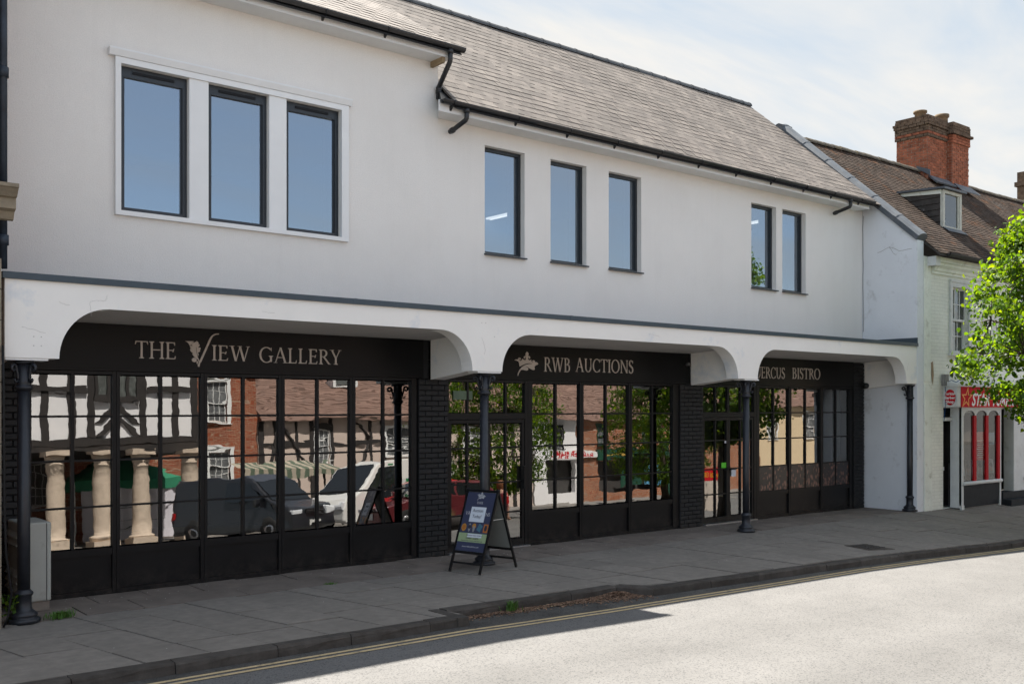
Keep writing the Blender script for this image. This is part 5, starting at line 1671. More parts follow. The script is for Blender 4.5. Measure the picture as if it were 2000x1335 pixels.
for i in range(10):
    j = (i + 1) % 10
    b.prism([o_[i], o_[j], i_[j], i_[i]], (0, -0.003 - 0.0002 * i, 0))
b.build('star', m_orange, sg)
flat_text('STAR TURKISH BARBER', 0.37, m_wvinyl, 'lettering', Matrix.Translation((23.14, -1.577, 2.20)) @ MX, sg, shear=0.3, width=3.6, bold=0.010)
b = MB()
b.lathe([(0.0, -0.02), (0.115, -0.02), (0.115, 0.0), (0.0, 0.0)], (0, 0, 0), 24, axis='X')
b.v = [(20.745 + p[0], -1.41 + p[1], 2.37 + p[2] * 1.45) for p in b.v]
rs = b.build('round_sign', m_red, sf, 'round red sign on the end of the sign box')
for k, t in enumerate(('Turkish', 'Barber', 'Shop')):
    flat_text(t, 0.085, m_wvinyl, 'lettering', Matrix.Translation((20.7245, -1.41, 2.42 - k * 0.085)) @ Matrix.Rotation(R(-90), 4, 'Z') @ MX, rs, bold=0.002)
# junction box and blue cable on the wall
jb = B(20.66, NY - 0.10, 2.62, 20.80, NY - 0.013, 2.86).build('junction_box', m_conc, nb)
b = MB()
b.tube([(20.82, NY - 0.05, 2.70), (20.95, NY - 0.08, 2.74), (21.12, NY - 0.10, 2.70), (21.25, NY - 0.12, 2.76), (21.36, NY - 0.12, 2.78), (21.36, NY - 0.12, 2.70), (21.2, NY - 0.1, 2.68)], 0.008, 6)
b.tube([(20.73, NY - 0.06, 2.62), (20.73, NY - 0.06, 2.2), (20.72, NY - 0.04, 1.9)], 0.006, 6)
b.build('cable', mat('blue_cable', (0.02, 0.08, 0.22), 0.5), nb)
# house door between the wall and the shop pier
d = B(20.80, NY + 0.10, 0.03, 21.30, NY + 0.15, 1.86).build('house_door', m_black, nb)
for z0, z1 in ((0.25, 0.75), (0.9, 1.3), (1.4, 1.75)):
    B(20.86, NY + 0.088, z0, 21.2, NY + 0.099, z1).build('door_panel', m_black, d)
B(20.86, NY + 0.07, 0.80, 20.93, NY + 0.087, 0.88).build('number_plate', m_paper, d)
b = MB()
b.box(20.75, NY - 0.05, 1.87, 21.40, NY + 0.14, 1.94).box(20.75, NY + 0.02, 1.941, 20.80, NY + 0.16, 2.12)
b.build('door_head', m_oldwhite, nb)
B(20.74, NY + 0.12, 1.95, 21.35, NY + 0.125, 2.14).build('fanlight', m_black, nb)
# pilasters, posts, panes
b = MB()
b.box(21.05, SY + 0.005, 0.06, 21.09, NY - 0.002, 2.16).box(21.05, SY - 0.01, 0.0, 21.13, SY + 0.05, 2.16)
b.box(21.04, SY - 0.02, -0.05, 21.14, NY - 0.002, 0.06)
b.build('pilaster', m_oldwhite, sf)
def shop_bay(x0, x1, nred):
    B(x0, SY + 0.01, 0.0, x1, SY + 0.05, 0.47).build('stall_riser', m_dtile, sf)
    b = MB()
    b.tube([(x0 - 0.05, SY - 0.01, 0.52), (x1 + 0.07, SY - 0.01, 0.52)], 0.042, 10)
    b.build('sill', m_oldwhite, sf)
    B(x1, SY - 0.01, -0.05, x1 + 0.06, SY + 0.05, 2.16).build('post', m_oldwhite, sf)
    w = (x1 - x0) / nred
    for k in range(nred):
        xa = x0 + w * k
        MB().box(xa, SY + 0.02, 0.56, xa + w, SY + 0.026, 2.10, 1, front=0).build('pane', [glass_mat('barber_glass', 1.6, (0.8, 0.83, 0.83), 0.0006), m_edge], sf)
        B(xa + w - 0.115, SY - 0.015, 0.56, xa + w - 0.001, SY + 0.018, 1.98).build('glazing_bar', m_redp, sf)
        # arched head filler
        b = MB()
        pts = [(xa, SY - 0.005, 2.16), (xa, SY - 0.005, 1.98)] + [(xa + (w - 0.03) / 2 - (w - 0.06) / 2 * math.cos(math.pi * i / 10), SY - 0.005, 1.98 + 0.11 * math.sin(math.pi * i / 10)) for i in range(11)] + [(xa + w, SY - 0.005, 1.98), (xa + w, SY - 0.005, 2.16)]
        b.prism(pts, (0, 0.02, 0))
        b.build('arched_head', m_oldwhite, sf)
shop_bay(21.14, 22.80, 3)
shop_bay(24.1, 25.8, 3)
shop_bay(27.0, 29.6, 4)
# portraits leaning in the window, a red notice, a blue notice
m_skin = mat('portrait_skin', (0.33, 0.17, 0.10), 0.6, 0.2, 9)
m_hair = mat('portrait_hair', (0.012, 0.010, 0.010), 0.6)
m_pbg = mat('portrait_ground', (0.20, 0.20, 0.21), 0.5, 0.2, 3)
pr_ = random.Random(3)
for k in range(6):
    cx = 21.30 + k * 0.272
    bg = m_pbg if k not in (0, 2) else mat('pale_portrait_ground', (0.35, 0.45, 0.55), 0.5, 0.2, 3)
    M = Matrix.Translation((cx, SY + 0.10, 0.585)) @ Matrix.Rotation(R(pr_.uniform(4, 14)), 4, 'Y') @ Matrix.Rotation(R(-8), 4, 'X')
    tp = MB()
    tp.box(-0.125, 0, 0, 0.125, 0.008, 0.42)
    t_ = tp.mesh('portrait', bg)
    po_ = put('portrait', t_, M, sf)
    f = MB()
    f.prism([(0.065 * math.cos(a) + 0.0, -0.002, 0.22 + 0.09 * math.sin(a)) for a in [i * math.pi / 8 for i in range(16)]], (0, 0.0015, 0))
    put('printed_face', f.mesh('printed_face', m_skin), M, po_)
    f = MB()
    f.prism([(0.075 * math.cos(a), -0.004, 0.28 + 0.06 * math.sin(a)) for a in [i * math.pi / 8 for i in range(0, 9)]] + [(-0.06, -0.004, 0.25), (0.06, -0.004, 0.25)][::1], (0, 0.0015, 0))
    f.prism([(-0.115, -0.004, 0.01), (0.115, -0.004, 0.01), (0.09, -0.004, 0.10), (-0.09, -0.004, 0.10)], (0, 0.0015, 0))
    put('printed_hair', f.mesh('printed_hair', m_hair), M, po_)
nt_ = B(21.76, SY + 0.03, 1.0, 22.17, SY + 0.034, 1.62).build('window_notice', mat('red_notice', (0.50, 0.03, 0.03), 0.6, 0.05), sf, 'red printed notice')
for k in range(9):
    wd = pr_.uniform(0.2, 0.34)
    B(21.965 - wd / 2, SY + 0.0275, 1.06 + k * 0.045, 21.965 + wd / 2, SY + 0.029, 1.06 + k * 0.045 + 0.014).build('printed_line', m_wvinyl, nt_)
B(22.36, SY + 0.03, 1.33, 22.62, SY + 0.034, 1.60).build('window_notice', mat('blue_notice', (0.03, 0.17, 0.30), 0.6, 0.1), sf, 'blue notice')
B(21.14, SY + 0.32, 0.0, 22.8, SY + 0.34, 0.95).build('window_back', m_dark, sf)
b = MB()
b.box(22.90, SY - 0.22, -0.06, 24.05, SY + 0.12, 0.09).box(22.94, SY - 0.02, 0.091, 24.04, SY + 0.2, 0.24)
b.build('door_step', m_dtile, sf)
B(22.95, NY + 0.10, 0.24, 24.0, NY + 0.16, 2.1).build('shop_door', m_black, sf)
B(23.55, SY + 0.02, 0.0, 24.10, NY - 0.002, 2.16).build('pilaster', m_oldwhite, sf)

# second stack further along the same ridge, just inside the frame
b = MB()
b.box(32.35, 1.6, 7.8, 33.6, 2.35, 9.55).box(32.29, 1.54, 9.10, 33.66, 2.41, 9.24)
b.build('chimney_stack', m_csoot, nb, 'dark brown stack at the right edge')

# ------------------------------------------------------------------ left neighbour: sliver of brick and stone
ln = thing('stone_trimmed_house', 'brick house corner with a moulded stone cornice at the left edge', 'house', (-2, 0, 0))
m_lb = brick_mat('left_red_brick', (0.20, 0.085, 0.05), (0.24, 0.13, 0.07), (0.28, 0.25, 0.20))
m_stone = mat('lichened_stone', (0.24, 0.20, 0.145), 0.9, 0.25, 5, 0.4, 30, tint=(0.15, 0.14, 0.08), tscale=4)
MB().wall(-8, 2.335, 0, 8.2, -1.26, 0.3, [(-1.2, -0.2, 4.4, 6.2), (-5, -4, 4.4, 6.2), (-4.6, -0.6, 0.5, 2.5)]).build('wall', m_lb, ln)
B(2.10, -0.955, 0, 2.34, 6, 8.2).build('side_wall', m_lb, ln)
b = MB()
z = 0.0
for k in range(12):
    hh = 0.30
    B(1.95, -1.33, z + 0.004, 2.345, -1.262, z + hh - 0.004).build('quoin', m_stone, ln)
    z += hh
b = MB()
cp = [(-1.262, 3.98), (-1.30, 3.99), (-1.34, 4.06), (-1.40, 4.08), (-1.40, 4.18), (-1.44, 4.19), (-1.50, 4.26), (-1.52, 4.27), (-1.52, 4.305), (-1.262, 4.34)]
b.prism([(-8, yy, zz) for yy, zz in cp], (10.46, 0, 0))
b.build('stone_cornice', m_stone, ln)
b = MB()
b.tube([(2.39, -1.18, 3.52), (2.39, -1.18, 8.4)], 0.042, 12)
for z in (3.75, 5.4, 7.3):
    b.tube([(2.39, -1.18, z), (2.39, -1.18, z + 0.10)], 0.056, 12)
b.build('downpipe', mat('blue_black_pipe', (0.018, 0.027, 0.040), 0.5, 0.4, 8, 0.3, 30), ln)
b = MB()
b.prism([(-8.1, -1.6, 8.2), (-8.1, 2.5, 11), (-8.1, 6.5, 8.2)], (10.3, 0, 0))
b.build('roof', m_tile, ln)
b = MB()
b.tube([(2.352, -1.35, 2.75), (2.358, -1.36, 2.4), (2.365, -1.37, 1.2), (2.375, -1.38, 0.75), (2.43, -1.36, 0.35), (2.40, -1.35, 0.12), (2.36, -1.34, 0.02)], 0.011, 8)
tag(b.build('loose_cable', m_black), 'black cable running down the wall edge behind the leftmost column', 'cable')

# ------------------------------------------------------------------ street furniture
cab = thing('utility_cabinet', 'pale grey utility cabinet with louvred side behind the leftmost column', 'cabinet', (2.83, -0.34, 0))
m_cab = mat('grey_green_cabinet', (0.40, 0.41, 0.375), 0.55, 0.08, 3, tint=(0.20, 0.18, 0.14), tscale=3, tlo=0.52, thi=0.8)
B(2.68, -0.63, 0.10, 2.985, -0.05, 0.94).build('cabinet_body', m_cab, cab, bevel=0.02)
B(2.70, -0.61, 0.0, 2.97, -0.08, 0.099).build('plinth', mat('dirty_plinth', (0.22, 0.19, 0.16), 0.9, 0.25, 6), cab)
B(2.935, -0.634, 0.11, 2.941, -0.628, 0.93).build('door_seam', m_joint, cab)
for z in (0.22, 0.30, 0.70, 0.78, 0.38):
    b = MB()
    b.prism([(2.679, -0.60, z), (2.645, -0.60, z), (2.679, -0.60, z + 0.06)], (0, 0.5, 0))
    b.build('louvre', m_cab, cab)
cov = thing('drain_cover', 'cracked metal access cover set in the pavement right of the third column', 'cover', (14.6, -3.2, -0.06))
CQ = [(14.34, -3.37), (14.87, -3.50), (14.90, -2.98), (14.40, -2.89)]
b = MB()
b.add([(x, y, gz(x, y) + 0.007) for x, y in CQ] + [(x, y, gz(x, y) - 0.03) for x, y in CQ], [(0, 1, 2, 3), (0, 4, 5, 1), (1, 5, 6, 2), (2, 6, 7, 3), (3, 7, 4, 0)])
b.build('cover_frame', mat('rusty_iron_cover', (0.06, 0.048, 0.04), 0.75, 0.4, 14, 0.6, 30), cov)
for i in range(5):
    for j in range(4):
        x0, y0 = 14.43 + i * 0.085, -3.35 + j * 0.10
        z0 = gz(x0, y0)
        B(x0, y0, z0 + 0.0075, x0 + 0.065, y0 + 0.075, z0 + 0.016).build('cover_tread', m_bed, cov)

# A-board. local frame: x along the board width, y front(-)/back(+), z up
ab = thing('sandwich_board', 'folding black sandwich board with navy poster and a paper reading Auction Today', 'sign', (8.2, -1.4, 0), R(-75))
m_navy = mat('navy_poster', (0.045, 0.052, 0.098), 0.35, 0.05, 3)
m_lgreen = mat('pale_green_band', (0.30, 0.38, 0.21), 0.5, 0.03)
m_back = mat('grey_back_panel', (0.24, 0.25, 0.23), 0.6, 0.08, 2)
m_wprint = mat('white_print', (0.42, 0.42, 0.44), 0.6)
m_dprint = mat('dark_print', (0.03, 0.03, 0.05), 0.6)
W, HB = 0.60, 1.06
def ab_frame(sign_):
    """one leaf of the board leaning back from its feet; plane coordinate u across, v up the slope"""
    th = math.atan2(0.40, 1.03)
    return Matrix.Translation((0, 0, 1.05)) @ Matrix.Rotation(sign_ * th, 4, 'X') @ Matrix.Translation((0, 0, -1.08)) @ Matrix.Diagonal((0.87, 1, 1, 1))
for sg_, nm in ((-1, 'front_leaf'), (1, 'rear_leaf')):
    M = ab_frame(sg_)
    b = MB()
    t0, t1 = (-0.014, 0.014)
    for xx in (-W / 2, W / 2 - 0.03):
        b.box(xx, t0, -0.045, xx + 0.03, t1, 1.08, M=M)
    b.box(-W / 2 + 0.03, t0, 1.05, W / 2 - 0.03, t1, 1.08, M=M)
    b.box(-W / 2 + 0.03, t0, 0.21, W / 2 - 0.03, t1, 0.24, M=M)
    b.box(-W / 2 + 0.03, -0.010, 0.07, W / 2 - 0.03, 0.010, 0.095, M=M)
    fr = b.local(nm, m_black, ab)
    b = MB()
    b.box(-W / 2 + 0.0305, -0.004, 0.2405, W / 2 - 0.0305, 0.004, 1.0495, M=M)
    pn = b.local('panel', m_back, fr)
    if sg_ < 0:
        def flat(name, x0, x1, z0, z1, m, lay, par=None):
            return MB().box(x0, -0.0045 - 0.0012 * lay, z0, x1, -0.0042 - 0.0012 * (lay - 1), z1, M=M).local(name, m, par or pn)
        po = flat('poster', -0.267, 0.267, 0.243, 1.047, m_navy, 1)
        flat('green_band', -0.267, 0.267, 0.365, 0.485, m_lgreen, 2)
        flat('paper_patch', -0.10, 0.17, 0.43, 0.48, m_paper, 3)
        pp = flat('paper_note', -0.135, 0.145, 0.64, 0.845, m_paper, 3)
        def tx(s, size, x, z, m, lay, width=None):
            mm = WM[ab.name] @ M @ Matrix.Translation((x, -0.0045 - 0.0012 * lay, z)) @ Matrix.Rotation(R(90), 4, 'X')
            flat_text(s, size, m, 'lettering', mm, pn, width=width)
        WM[pn.name] = WM[ab.name]
        tx('Auction', 0.062, 0.0, 0.775, m_dprint, 4)
        tx('Today!', 0.062, 0.0, 0.695, m_dprint, 4)
        tx('RWB', 0.05, 0.0, 0.885, m_wprint, 2)
        tx('VA', 0.075, -0.185, 0.73, m_wprint, 2)
        tx('NS', 0.065, 0.195, 0.73, m_wprint, 2)
        tx('MONDAY AND TUESDAY', 0.026, 0.035, 0.447, m_dprint, 4)
        tx('9.30AM - 4.30PM', 0.034, 0.0, 0.405, m_dprint, 3)
        tx('Drop in today or book a free home visit', 0.018, 0.0, 0.378, m_dprint, 3, 0.40)
        tx('www.rwbauctions.com', 0.034, 0.0, 0.295, m_wprint, 2)
        k = 0.22
        cr = [(px * k / 0.48 - 0.115, pz * k / 0.48 + 0.925) for px, pz in LOGO['crown']]
        b = MB()
        b.prism([M @ Vector((px * 0.75, -0.0075, 0.235 + pz * 0.75)) for px, pz in cr], M.to_3x3() @ Vector((0, -0.001, 0)))
        b.local('emblem', m_wprint, pn, 'small white crown emblem')
        # row of printed lots: coin, watch, figure, book, picture
        def disc(x, z, rx, rz, m, lay, n=14):
            b = MB()
            b.prism([M @ Vector((x + rx * math.cos(2 * math.pi * i / n), -0.0045 - 0.0012 * lay, z + rz * math.sin(2 * math.pi * i / n))) for i in range(n)], M.to_3x3() @ Vector((0, -0.0006, 0)))
            b.local('printed_lot', m, pn)
        m_gold = mat('gold_print', (0.45, 0.22, 0.04), 0.5, 0.2, 60)
        m_or = mat('orange_print', (0.42, 0.14, 0.03), 0.5, 0.2, 60)
        m_bl = mat('blue_print', (0.06, 0.16, 0.22), 0.5, 0.3, 40)
        m_gr = mat('grey_print', (0.25, 0.25, 0.25), 0.5)
        disc(-0.20, 0.56, 0.047, 0.052, m_gold, 2)
        disc(-0.20, 0.56, 0.030, 0.034, m_or, 3)
        disc(-0.095, 0.56, 0.022, 0.058, m_gr, 2)
        disc(-0.095, 0.57, 0.026, 0.028, m_dprint, 3)
        disc(-0.01, 0.585, 0.036, 0.036, m_gold, 2)
        disc(-0.01, 0.545, 0.02, 0.045, m_gr, 3)
        MB().prism([M @ Vector((px, -0.0057, pz)) for px, pz in ((0.045, 0.535), (0.115, 0.505), (0.15, 0.59), (0.08, 0.625))], M.to_3x3() @ Vector((0, -0.0008, 0))).local('printed_lot', m_bl, pn)
        MB().prism([M @ Vector((px, -0.0057, pz)) for px, pz in ((0.17, 0.505), (0.255, 0.505), (0.255, 0.62), (0.17, 0.62))], M.to_3x3() @ Vector((0, -0.0008, 0))).local('printed_lot', m_or, pn)
        disc(0.212, 0.565, 0.024, 0.042, m_dprint, 3)
b = MB()
for xx in (-W / 2 + 0.015, W / 2 - 0.015):
    b.lathe([(0.02, -0.022), (0.02, 0.022)], (xx * 0.87, 0, 1.05), 12, axis='X')
b.local('hinge', m_black, ab)
B(0.235, -0.145, 0.668, 0.242, 0.145, 0.68).local('stay', m_thresh, ab)

# ------------------------------------------------------------------ small growth and litter
m_grass = mat('fresh_grass', (0.065, 0.15, 0.02), 0.6, 0.3, 20)
def tuft(cx, cy, n, hgt, spread, label, nm='grass_tuft', z0=0.0):
    g = random.Random(int(cx * 100))
    b = MB()
    for _ in range(n):
        a, rr = g.uniform(0, 6.28), abs(g.gauss(0, spread))
        x, y = cx + rr * math.cos(a), cy + rr * math.sin(a) * 0.7
        h = hgt * g.uniform(0.5, 1.1)
        la, lb = g.uniform(0, 6.28), h * g.uniform(0.2, 0.8)
        dx, dy = math.cos(la) * lb, math.sin(la) * lb
        px, py = -math.sin(la) * 0.004, math.cos(la) * 0.004
        b.add([(x - px, y - py, z0), (x + px, y + py, z0), (x + dx * 0.4 + px, y + dy * 0.4 + py, z0 + h * 0.7), (x + dx * 0.4 - px, y + dy * 0.4 - py, z0 + h * 0.7), (x + dx, y + dy, z0 + h)], [(0, 1, 2, 3), (3, 2, 4)])
    return tag(b.build(nm, m_grass), label, 'grass')
tuft(2.95, -1.12, 260, 0.075, 0.07, 'grass tuft on the pavement right of the leftmost column')
tuft(7.00, -3.46, 120, 0.13, 0.05, 'grass tuft growing at the kerb in the leafy lay-by', z0=rz(7.0))
tuft(6.05, -1.13, 90, 0.02, 0.05, 'low moss clump between flags left of the sandwich board', 'moss_clump')
m_leafl = mat('litter_leaf', (0.135, 0.078, 0.050), 0.85, 0.5, 30, tint=(0.30, 0.19, 0.12), tscale=40, tlo=0.5, thi=0.6)
b = MB()
g = random.Random(21)
for _ in range(5200):
    if g.random() < 0.45:
        x, y = 8.98 - abs(g.gauss(0, 0.45)), -3.36 - abs(g.gauss(0, 0.17))
    else:
        x = g.uniform(6.2, 8.9)
        y = kerb_y(min(max(x, 6.2), 8.7)) - 0.01 - abs(g.gauss(0, 0.085))
    pile = 0.05 * math.exp(-((x - 8.65) / 0.22) ** 2 - ((y + 3.44) / 0.09) ** 2)
    z = rz(x) + 0.012 + pile * g.uniform(0.3, 1.0)
    if x > 8.76 and y > -3.36 - (x - 8.76) * 1.4: continue
    a, s = g.uniform(0, 6.28), g.uniform(0.006, 0.019)
    ca, sa = math.cos(a) * s, math.sin(a) * s
    t = g.uniform(-0.008, 0.008)
    b.add([(x - ca, y - sa, z), (x + sa * 0.6, y - ca * 0.6, z + t), (x + ca, y + sa, z + 0.004), (x - sa * 0.6, y + ca * 0.6, z - t * 0.5)], [(0, 1, 2, 3)])
tag(b.build('leaf_litter', m_leafl), 'brown leaf litter drifted along the kerb in the lay-by', 'leaf litter', kind='stuff')
m_chip = mat('white_flake', (0.65, 0.64, 0.62), 0.8, 0.1)
b = MB()
for _ in range(300):
    x = g.uniform(2.9, 18)
    y = -0.09 - abs(g.gauss(0, 0.35)) if g.random() < 0.75 else g.uniform(-3.3, -0.3)
    s = g.uniform(0.002, 0.007)
    z = gz(x, y)
    b.add([(x - s, y, z + 0.006), (x, y - s, z + 0.006), (x + s, y, z + 0.008), (x, y + s, z + 0.007)], [(0, 1, 2, 3)])
tag(b.build('flake_litter', m_chip), 'white flakes of litter scattered on the pavement', 'litter', kind='stuff')

# ------------------------------------------------------------------ trees
m_leaf = None
def leaf_mat():
    m = bpy.data.materials.new('lime_leaf')
    m.use_nodes = True
    nt = m.node_tree
    nt.nodes.clear()
    out = nt.nodes.new('ShaderNodeOutputMaterial')
    geo = nt.nodes.new('ShaderNodeNewGeometry')
    rp = nt.nodes.new('ShaderNodeValToRGB')
    e = rp.color_ramp.elements
    e[0].color = (0.028, 0.068, 0.010, 1)
    e[1].color = (0.13, 0.20, 0.02, 1)
    x = e.new(0.6)
    x.color = (0.07, 0.145, 0.014, 1)
    nt.links.new(geo.outputs['Random Per Island'], rp.inputs['Fac'])
    d = nt.nodes.new('ShaderNodeBsdfPrincipled')
    d.inputs['Roughness'].default_value = 0.5
    d.inputs['Specular IOR Level'].default_value = 0.35
    nt.links.new(rp.outputs[0], d.inputs['Base Color'])
    t = nt.nodes.new('ShaderNodeBsdfTranslucent')
    hs = nt.nodes.new('ShaderNodeHueSaturation')
    hs.inputs['Hue'].default_value = 0.475
    hs.inputs['Saturation'].default_value = 1.1
    hs.inputs['Value'].default_value = 2.35
    nt.links.new(rp.outputs[0], hs.inputs['Color'])
    nt.links.new(hs.outputs[0], t.inputs[0])
    mx = nt.nodes.new('ShaderNodeMixShader')
    mx.inputs[0].default_value = 0.55
    nt.links.new(d.outputs[0], mx.inputs[1])
    nt.links.new(t.outputs[0], mx.inputs[2])
    nt.links.new(mx.outputs[0], out.inputs[0])
    return m
m_leaf = leaf_mat()
m_bark = mat('grey_brown_bark', (0.075, 0.058, 0.045), 0.95, 0.35, 9, 0.8, 28, spec=0.15, bdist=0.02)

def lime_tree(loc, prof, trunk_h, trunk_r, label, seed, nclump, per, group='lime trees along the street', lean=0.0, flat=1.0):
    """trunk, forked limbs and twigs; leaves sit in sprays round the twig ends. prof(z) = crown radius at height z"""
    g = random.Random(seed)
    root = thing('lime_tree', label, 'tree', loc, group=group)
    tb = MB()
    top = max(z for z, _ in prof)
    def rad(z):
        for (za, ra), (zb, rb) in zip(prof, prof[1:]):
            if za <= z <= zb: return ra + (rb - ra) * (z - za) / (zb - za)
        return 0.0
    pts = [(0, 0, -0.1), (0.02, 0.01, 0.5), (0.05, -0.02, trunk_h * 0.6), (0.03, 0.03, trunk_h), (0.0, 0.05, trunk_h + (top - trunk_h) * 0.45), (0.05, 0.0, top - 0.5)]
    tb.tube(pts, [trunk_r * 1.35, trunk_r, trunk_r * 0.9, trunk_r * 0.8, trunk_r * 0.4, 0.02], 12)
    limbs = []
    for k in range(15):
        z0 = trunk_h * 0.8 + (top - trunk_h) * 0.8 * (k / 15)
        a = k * 2.399 + g.uniform(-0.4, 0.4)
        zt = min(top - 0.2, z0 + g.uniform(0.1, 1.1))
        rr = rad(zt) * 0.78
        p = []
        for i in range(5):
            t = i / 4
            p.append(Vector((math.cos(a) * rr * t + g.uniform(-0.05, 0.05), math.sin(a) * rr * t + g.uniform(-0.05, 0.05), z0 + (zt - z0) * t ** 0.8 - 0.15 * t * t)))
        limbs.append(p)
        r0 = trunk_r * 0.42 * (1 - k / 22)
        tb.tube(p, [r0 * (1 - 0.8 * i / 4) for i in range(5)], 7)
    lb = MB()
    nz = mnoise.noise
    made = 0
    tries = 0
    while made < nclump and tries < nclump * 12:
        tries += 1
        z = prof[0][0] + (top - prof[0][0]) * g.random()
        R_ = rad(z)
        rr = R_ * (g.random() ** 0.42)
        a = g.uniform(0, 2 * math.pi)
        c = Vector((math.cos(a) * rr, math.sin(a) * rr * flat, z))
        if nz(c * 1.15 + Vector(loc)) < -0.12 - 0.10 * (1 - rr / max(R_, 0.1)): continue
        made += 1
        lp = min((q for l in limbs for q in l), key=lambda q: (q - c).length)
        mid = (lp + c) / 2 + Vector((g.uniform(-0.1, 0.1), g.uniform(-0.1, 0.1), 0.08))
        tb.tube([lp, mid, c + Vector((0, 0, 0.05))], [0.014, 0.008, 0.004], 4)
        out = Vector((c.x, c.y, 0)).normalized() if rr > 0.05 else Vector((1, 0, 0))
        tip = c + out * g.uniform(0.15, 0.38) + Vector((0, 0, g.uniform(-0.30, 0.05)))
        tb.tube([c, tip], [0.005, 0.003], 4)
        for _ in range(per):
            t = g.random()
            q = c + (tip - c) * t + Vector((g.gauss(0, 0.11), g.gauss(0, 0.11), g.gauss(0, 0.085)))
            s = g.uniform(0.024, 0.050)
            ax = Vector((g.gauss(0, 1), g.gauss(0, 1), g.gauss(-0.8, 0.6))).normalized()
            nn = (out * g.uniform(0.1, 1.0) + Vector((g.gauss(0, 0.5), g.gauss(0, 0.5), g.uniform(0.1, 1.0)))).normalized()
            sd = ax.cross(nn)
            if sd.length < 0.1: continue
            sd.normalize()
            nn = sd.cross(ax)
            f = nn * s * g.uniform(0.12, 0.4)
            p0 = q - ax * s
            lb.add([p0, q - ax * s * 0.75 + sd * s * 0.72 + f, q + ax * s * 0.1 + sd * s * 0.86 + f, q + ax * s * 1.25, q + ax * s * 0.1 - sd * s * 0.86 + f, q - ax * s * 0.75 - sd * s * 0.72 + f],
                   [(0, 3, 2, 1), (0, 5, 4, 3)])
    tb.local('trunk', m_bark, root)
    cr = lb.local('crown', m_leaf, root)
    cr['kind'] = 'stuff'
    return root

TREE = (20.15, -4.25, -0.2)
tp = [(2.0, 0.4), (2.3, 0.85), (2.65, 1.35), (3.0, 2.0), (3.3, 2.3), (3.6, 2.1), (4.1, 1.95), (4.7, 1.7), (5.3, 1.35), (5.7, 1.1), (6.1, 0.8), (6.5, 0.3)]
lime_tree(TREE, tp, 2.2, 0.15, 'sunlit young lime tree on the pavement in front of the barber shop', 5, 600, 48)
t2 = [(1.0, 0.9), (1.5, 1.9), (2.6, 2.4), (3.6, 2.5), (4.6, 2.2), (5.6, 1.6), (6.6, 0.4)]
t2o = lime_tree((21.2, -15.2, ROAD_Z), t2, 1.6, 0.16, 'dense low lime tree mirrored in the auction house door', 9, 760, 32)
c = copy_tree(t2o)
c.location = (32.6, -17.5, ROAD_Z)
c.rotation_euler = (0, 0, 2.1)
c['label'] = 'lime tree mirrored at the right end of the auction house windows'
g = random.Random(8)
b = MB()
for _ in range(46):
    x, y, z, s = g.gauss(2.47, 0.05), g.gauss(-1.12, 0.06), g.uniform(0.03, 0.30), g.uniform(0.015, 0.035)
    a, t = g.uniform(0, 6.28), g.uniform(-0.5, 0.9)
    d1 = Vector((math.cos(a) * math.cos(t), math.sin(a) * math.cos(t), math.sin(t)))
    d2 = d1.cross(Vector((0.2, -0.9, 0.5))).normalized()
    q = Vector((x, y, z))
    b.add([q - d1 * s, q + d2 * s * 0.7, q + d1 * s, q - d2 * s * 0.7], [(0, 1, 2, 3)])
for k in range(8):
    b.tube([(2.47 + g.gauss(0, 0.02), -1.12, 0.0), (g.gauss(2.47, 0.05), g.gauss(-1.12, 0.05), g.uniform(0.15, 0.28))], 0.003, 4)
tag(b.build('pavement_weed', m_leaf), 'leafy weed growing behind the foot of the leftmost column', 'plant')

# ------------------------------------------------------------------ the other side of the street, seen mirrored in the glass
m_far_pave = mat('far_pavement', (0.20, 0.185, 0.17), 0.9, 0.15, 2)
B(-40, -60, -0.13, 90, -21.0, -0.02).build('far_pavement', m_far_pave, kind='structure')
m_plaster = mat('white_lime_plaster', (0.80, 0.79, 0.80), 0.85, 0.03, 2)
m_pink = mat('pale_pink_plaster', (0.60, 0.49, 0.43), 0.85, 0.05, 2)
m_oak = mat('black_oak_beam', (0.03, 0.026, 0.025), 0.85, 0.3, 6)
m_col = mat('buff_stone_column', (0.58, 0.475, 0.375), 0.9, 0.12, 6, 0.7, 20, bdist=0.02)
m_fbrick = brick_mat('far_red_brick', (0.33, 0.095, 0.045), (0.27, 0.075, 0.04), (0.40, 0.27, 0.20))
m_fbrick2 = brick_mat('far_orange_brick', (0.36, 0.14, 0.07), (0.30, 0.11, 0.06), (0.38, 0.28, 0.22))
m_ftile = mat('far_brown_roof', (0.20, 0.125, 0.10), 0.9, 0.2, 2, 0.0, tint=(0.13, 0.09, 0.075), tscale=3)
m_dgreen = mat('dark_green_fascia', (0.010, 0.06, 0.035), 0.5, 0.1)
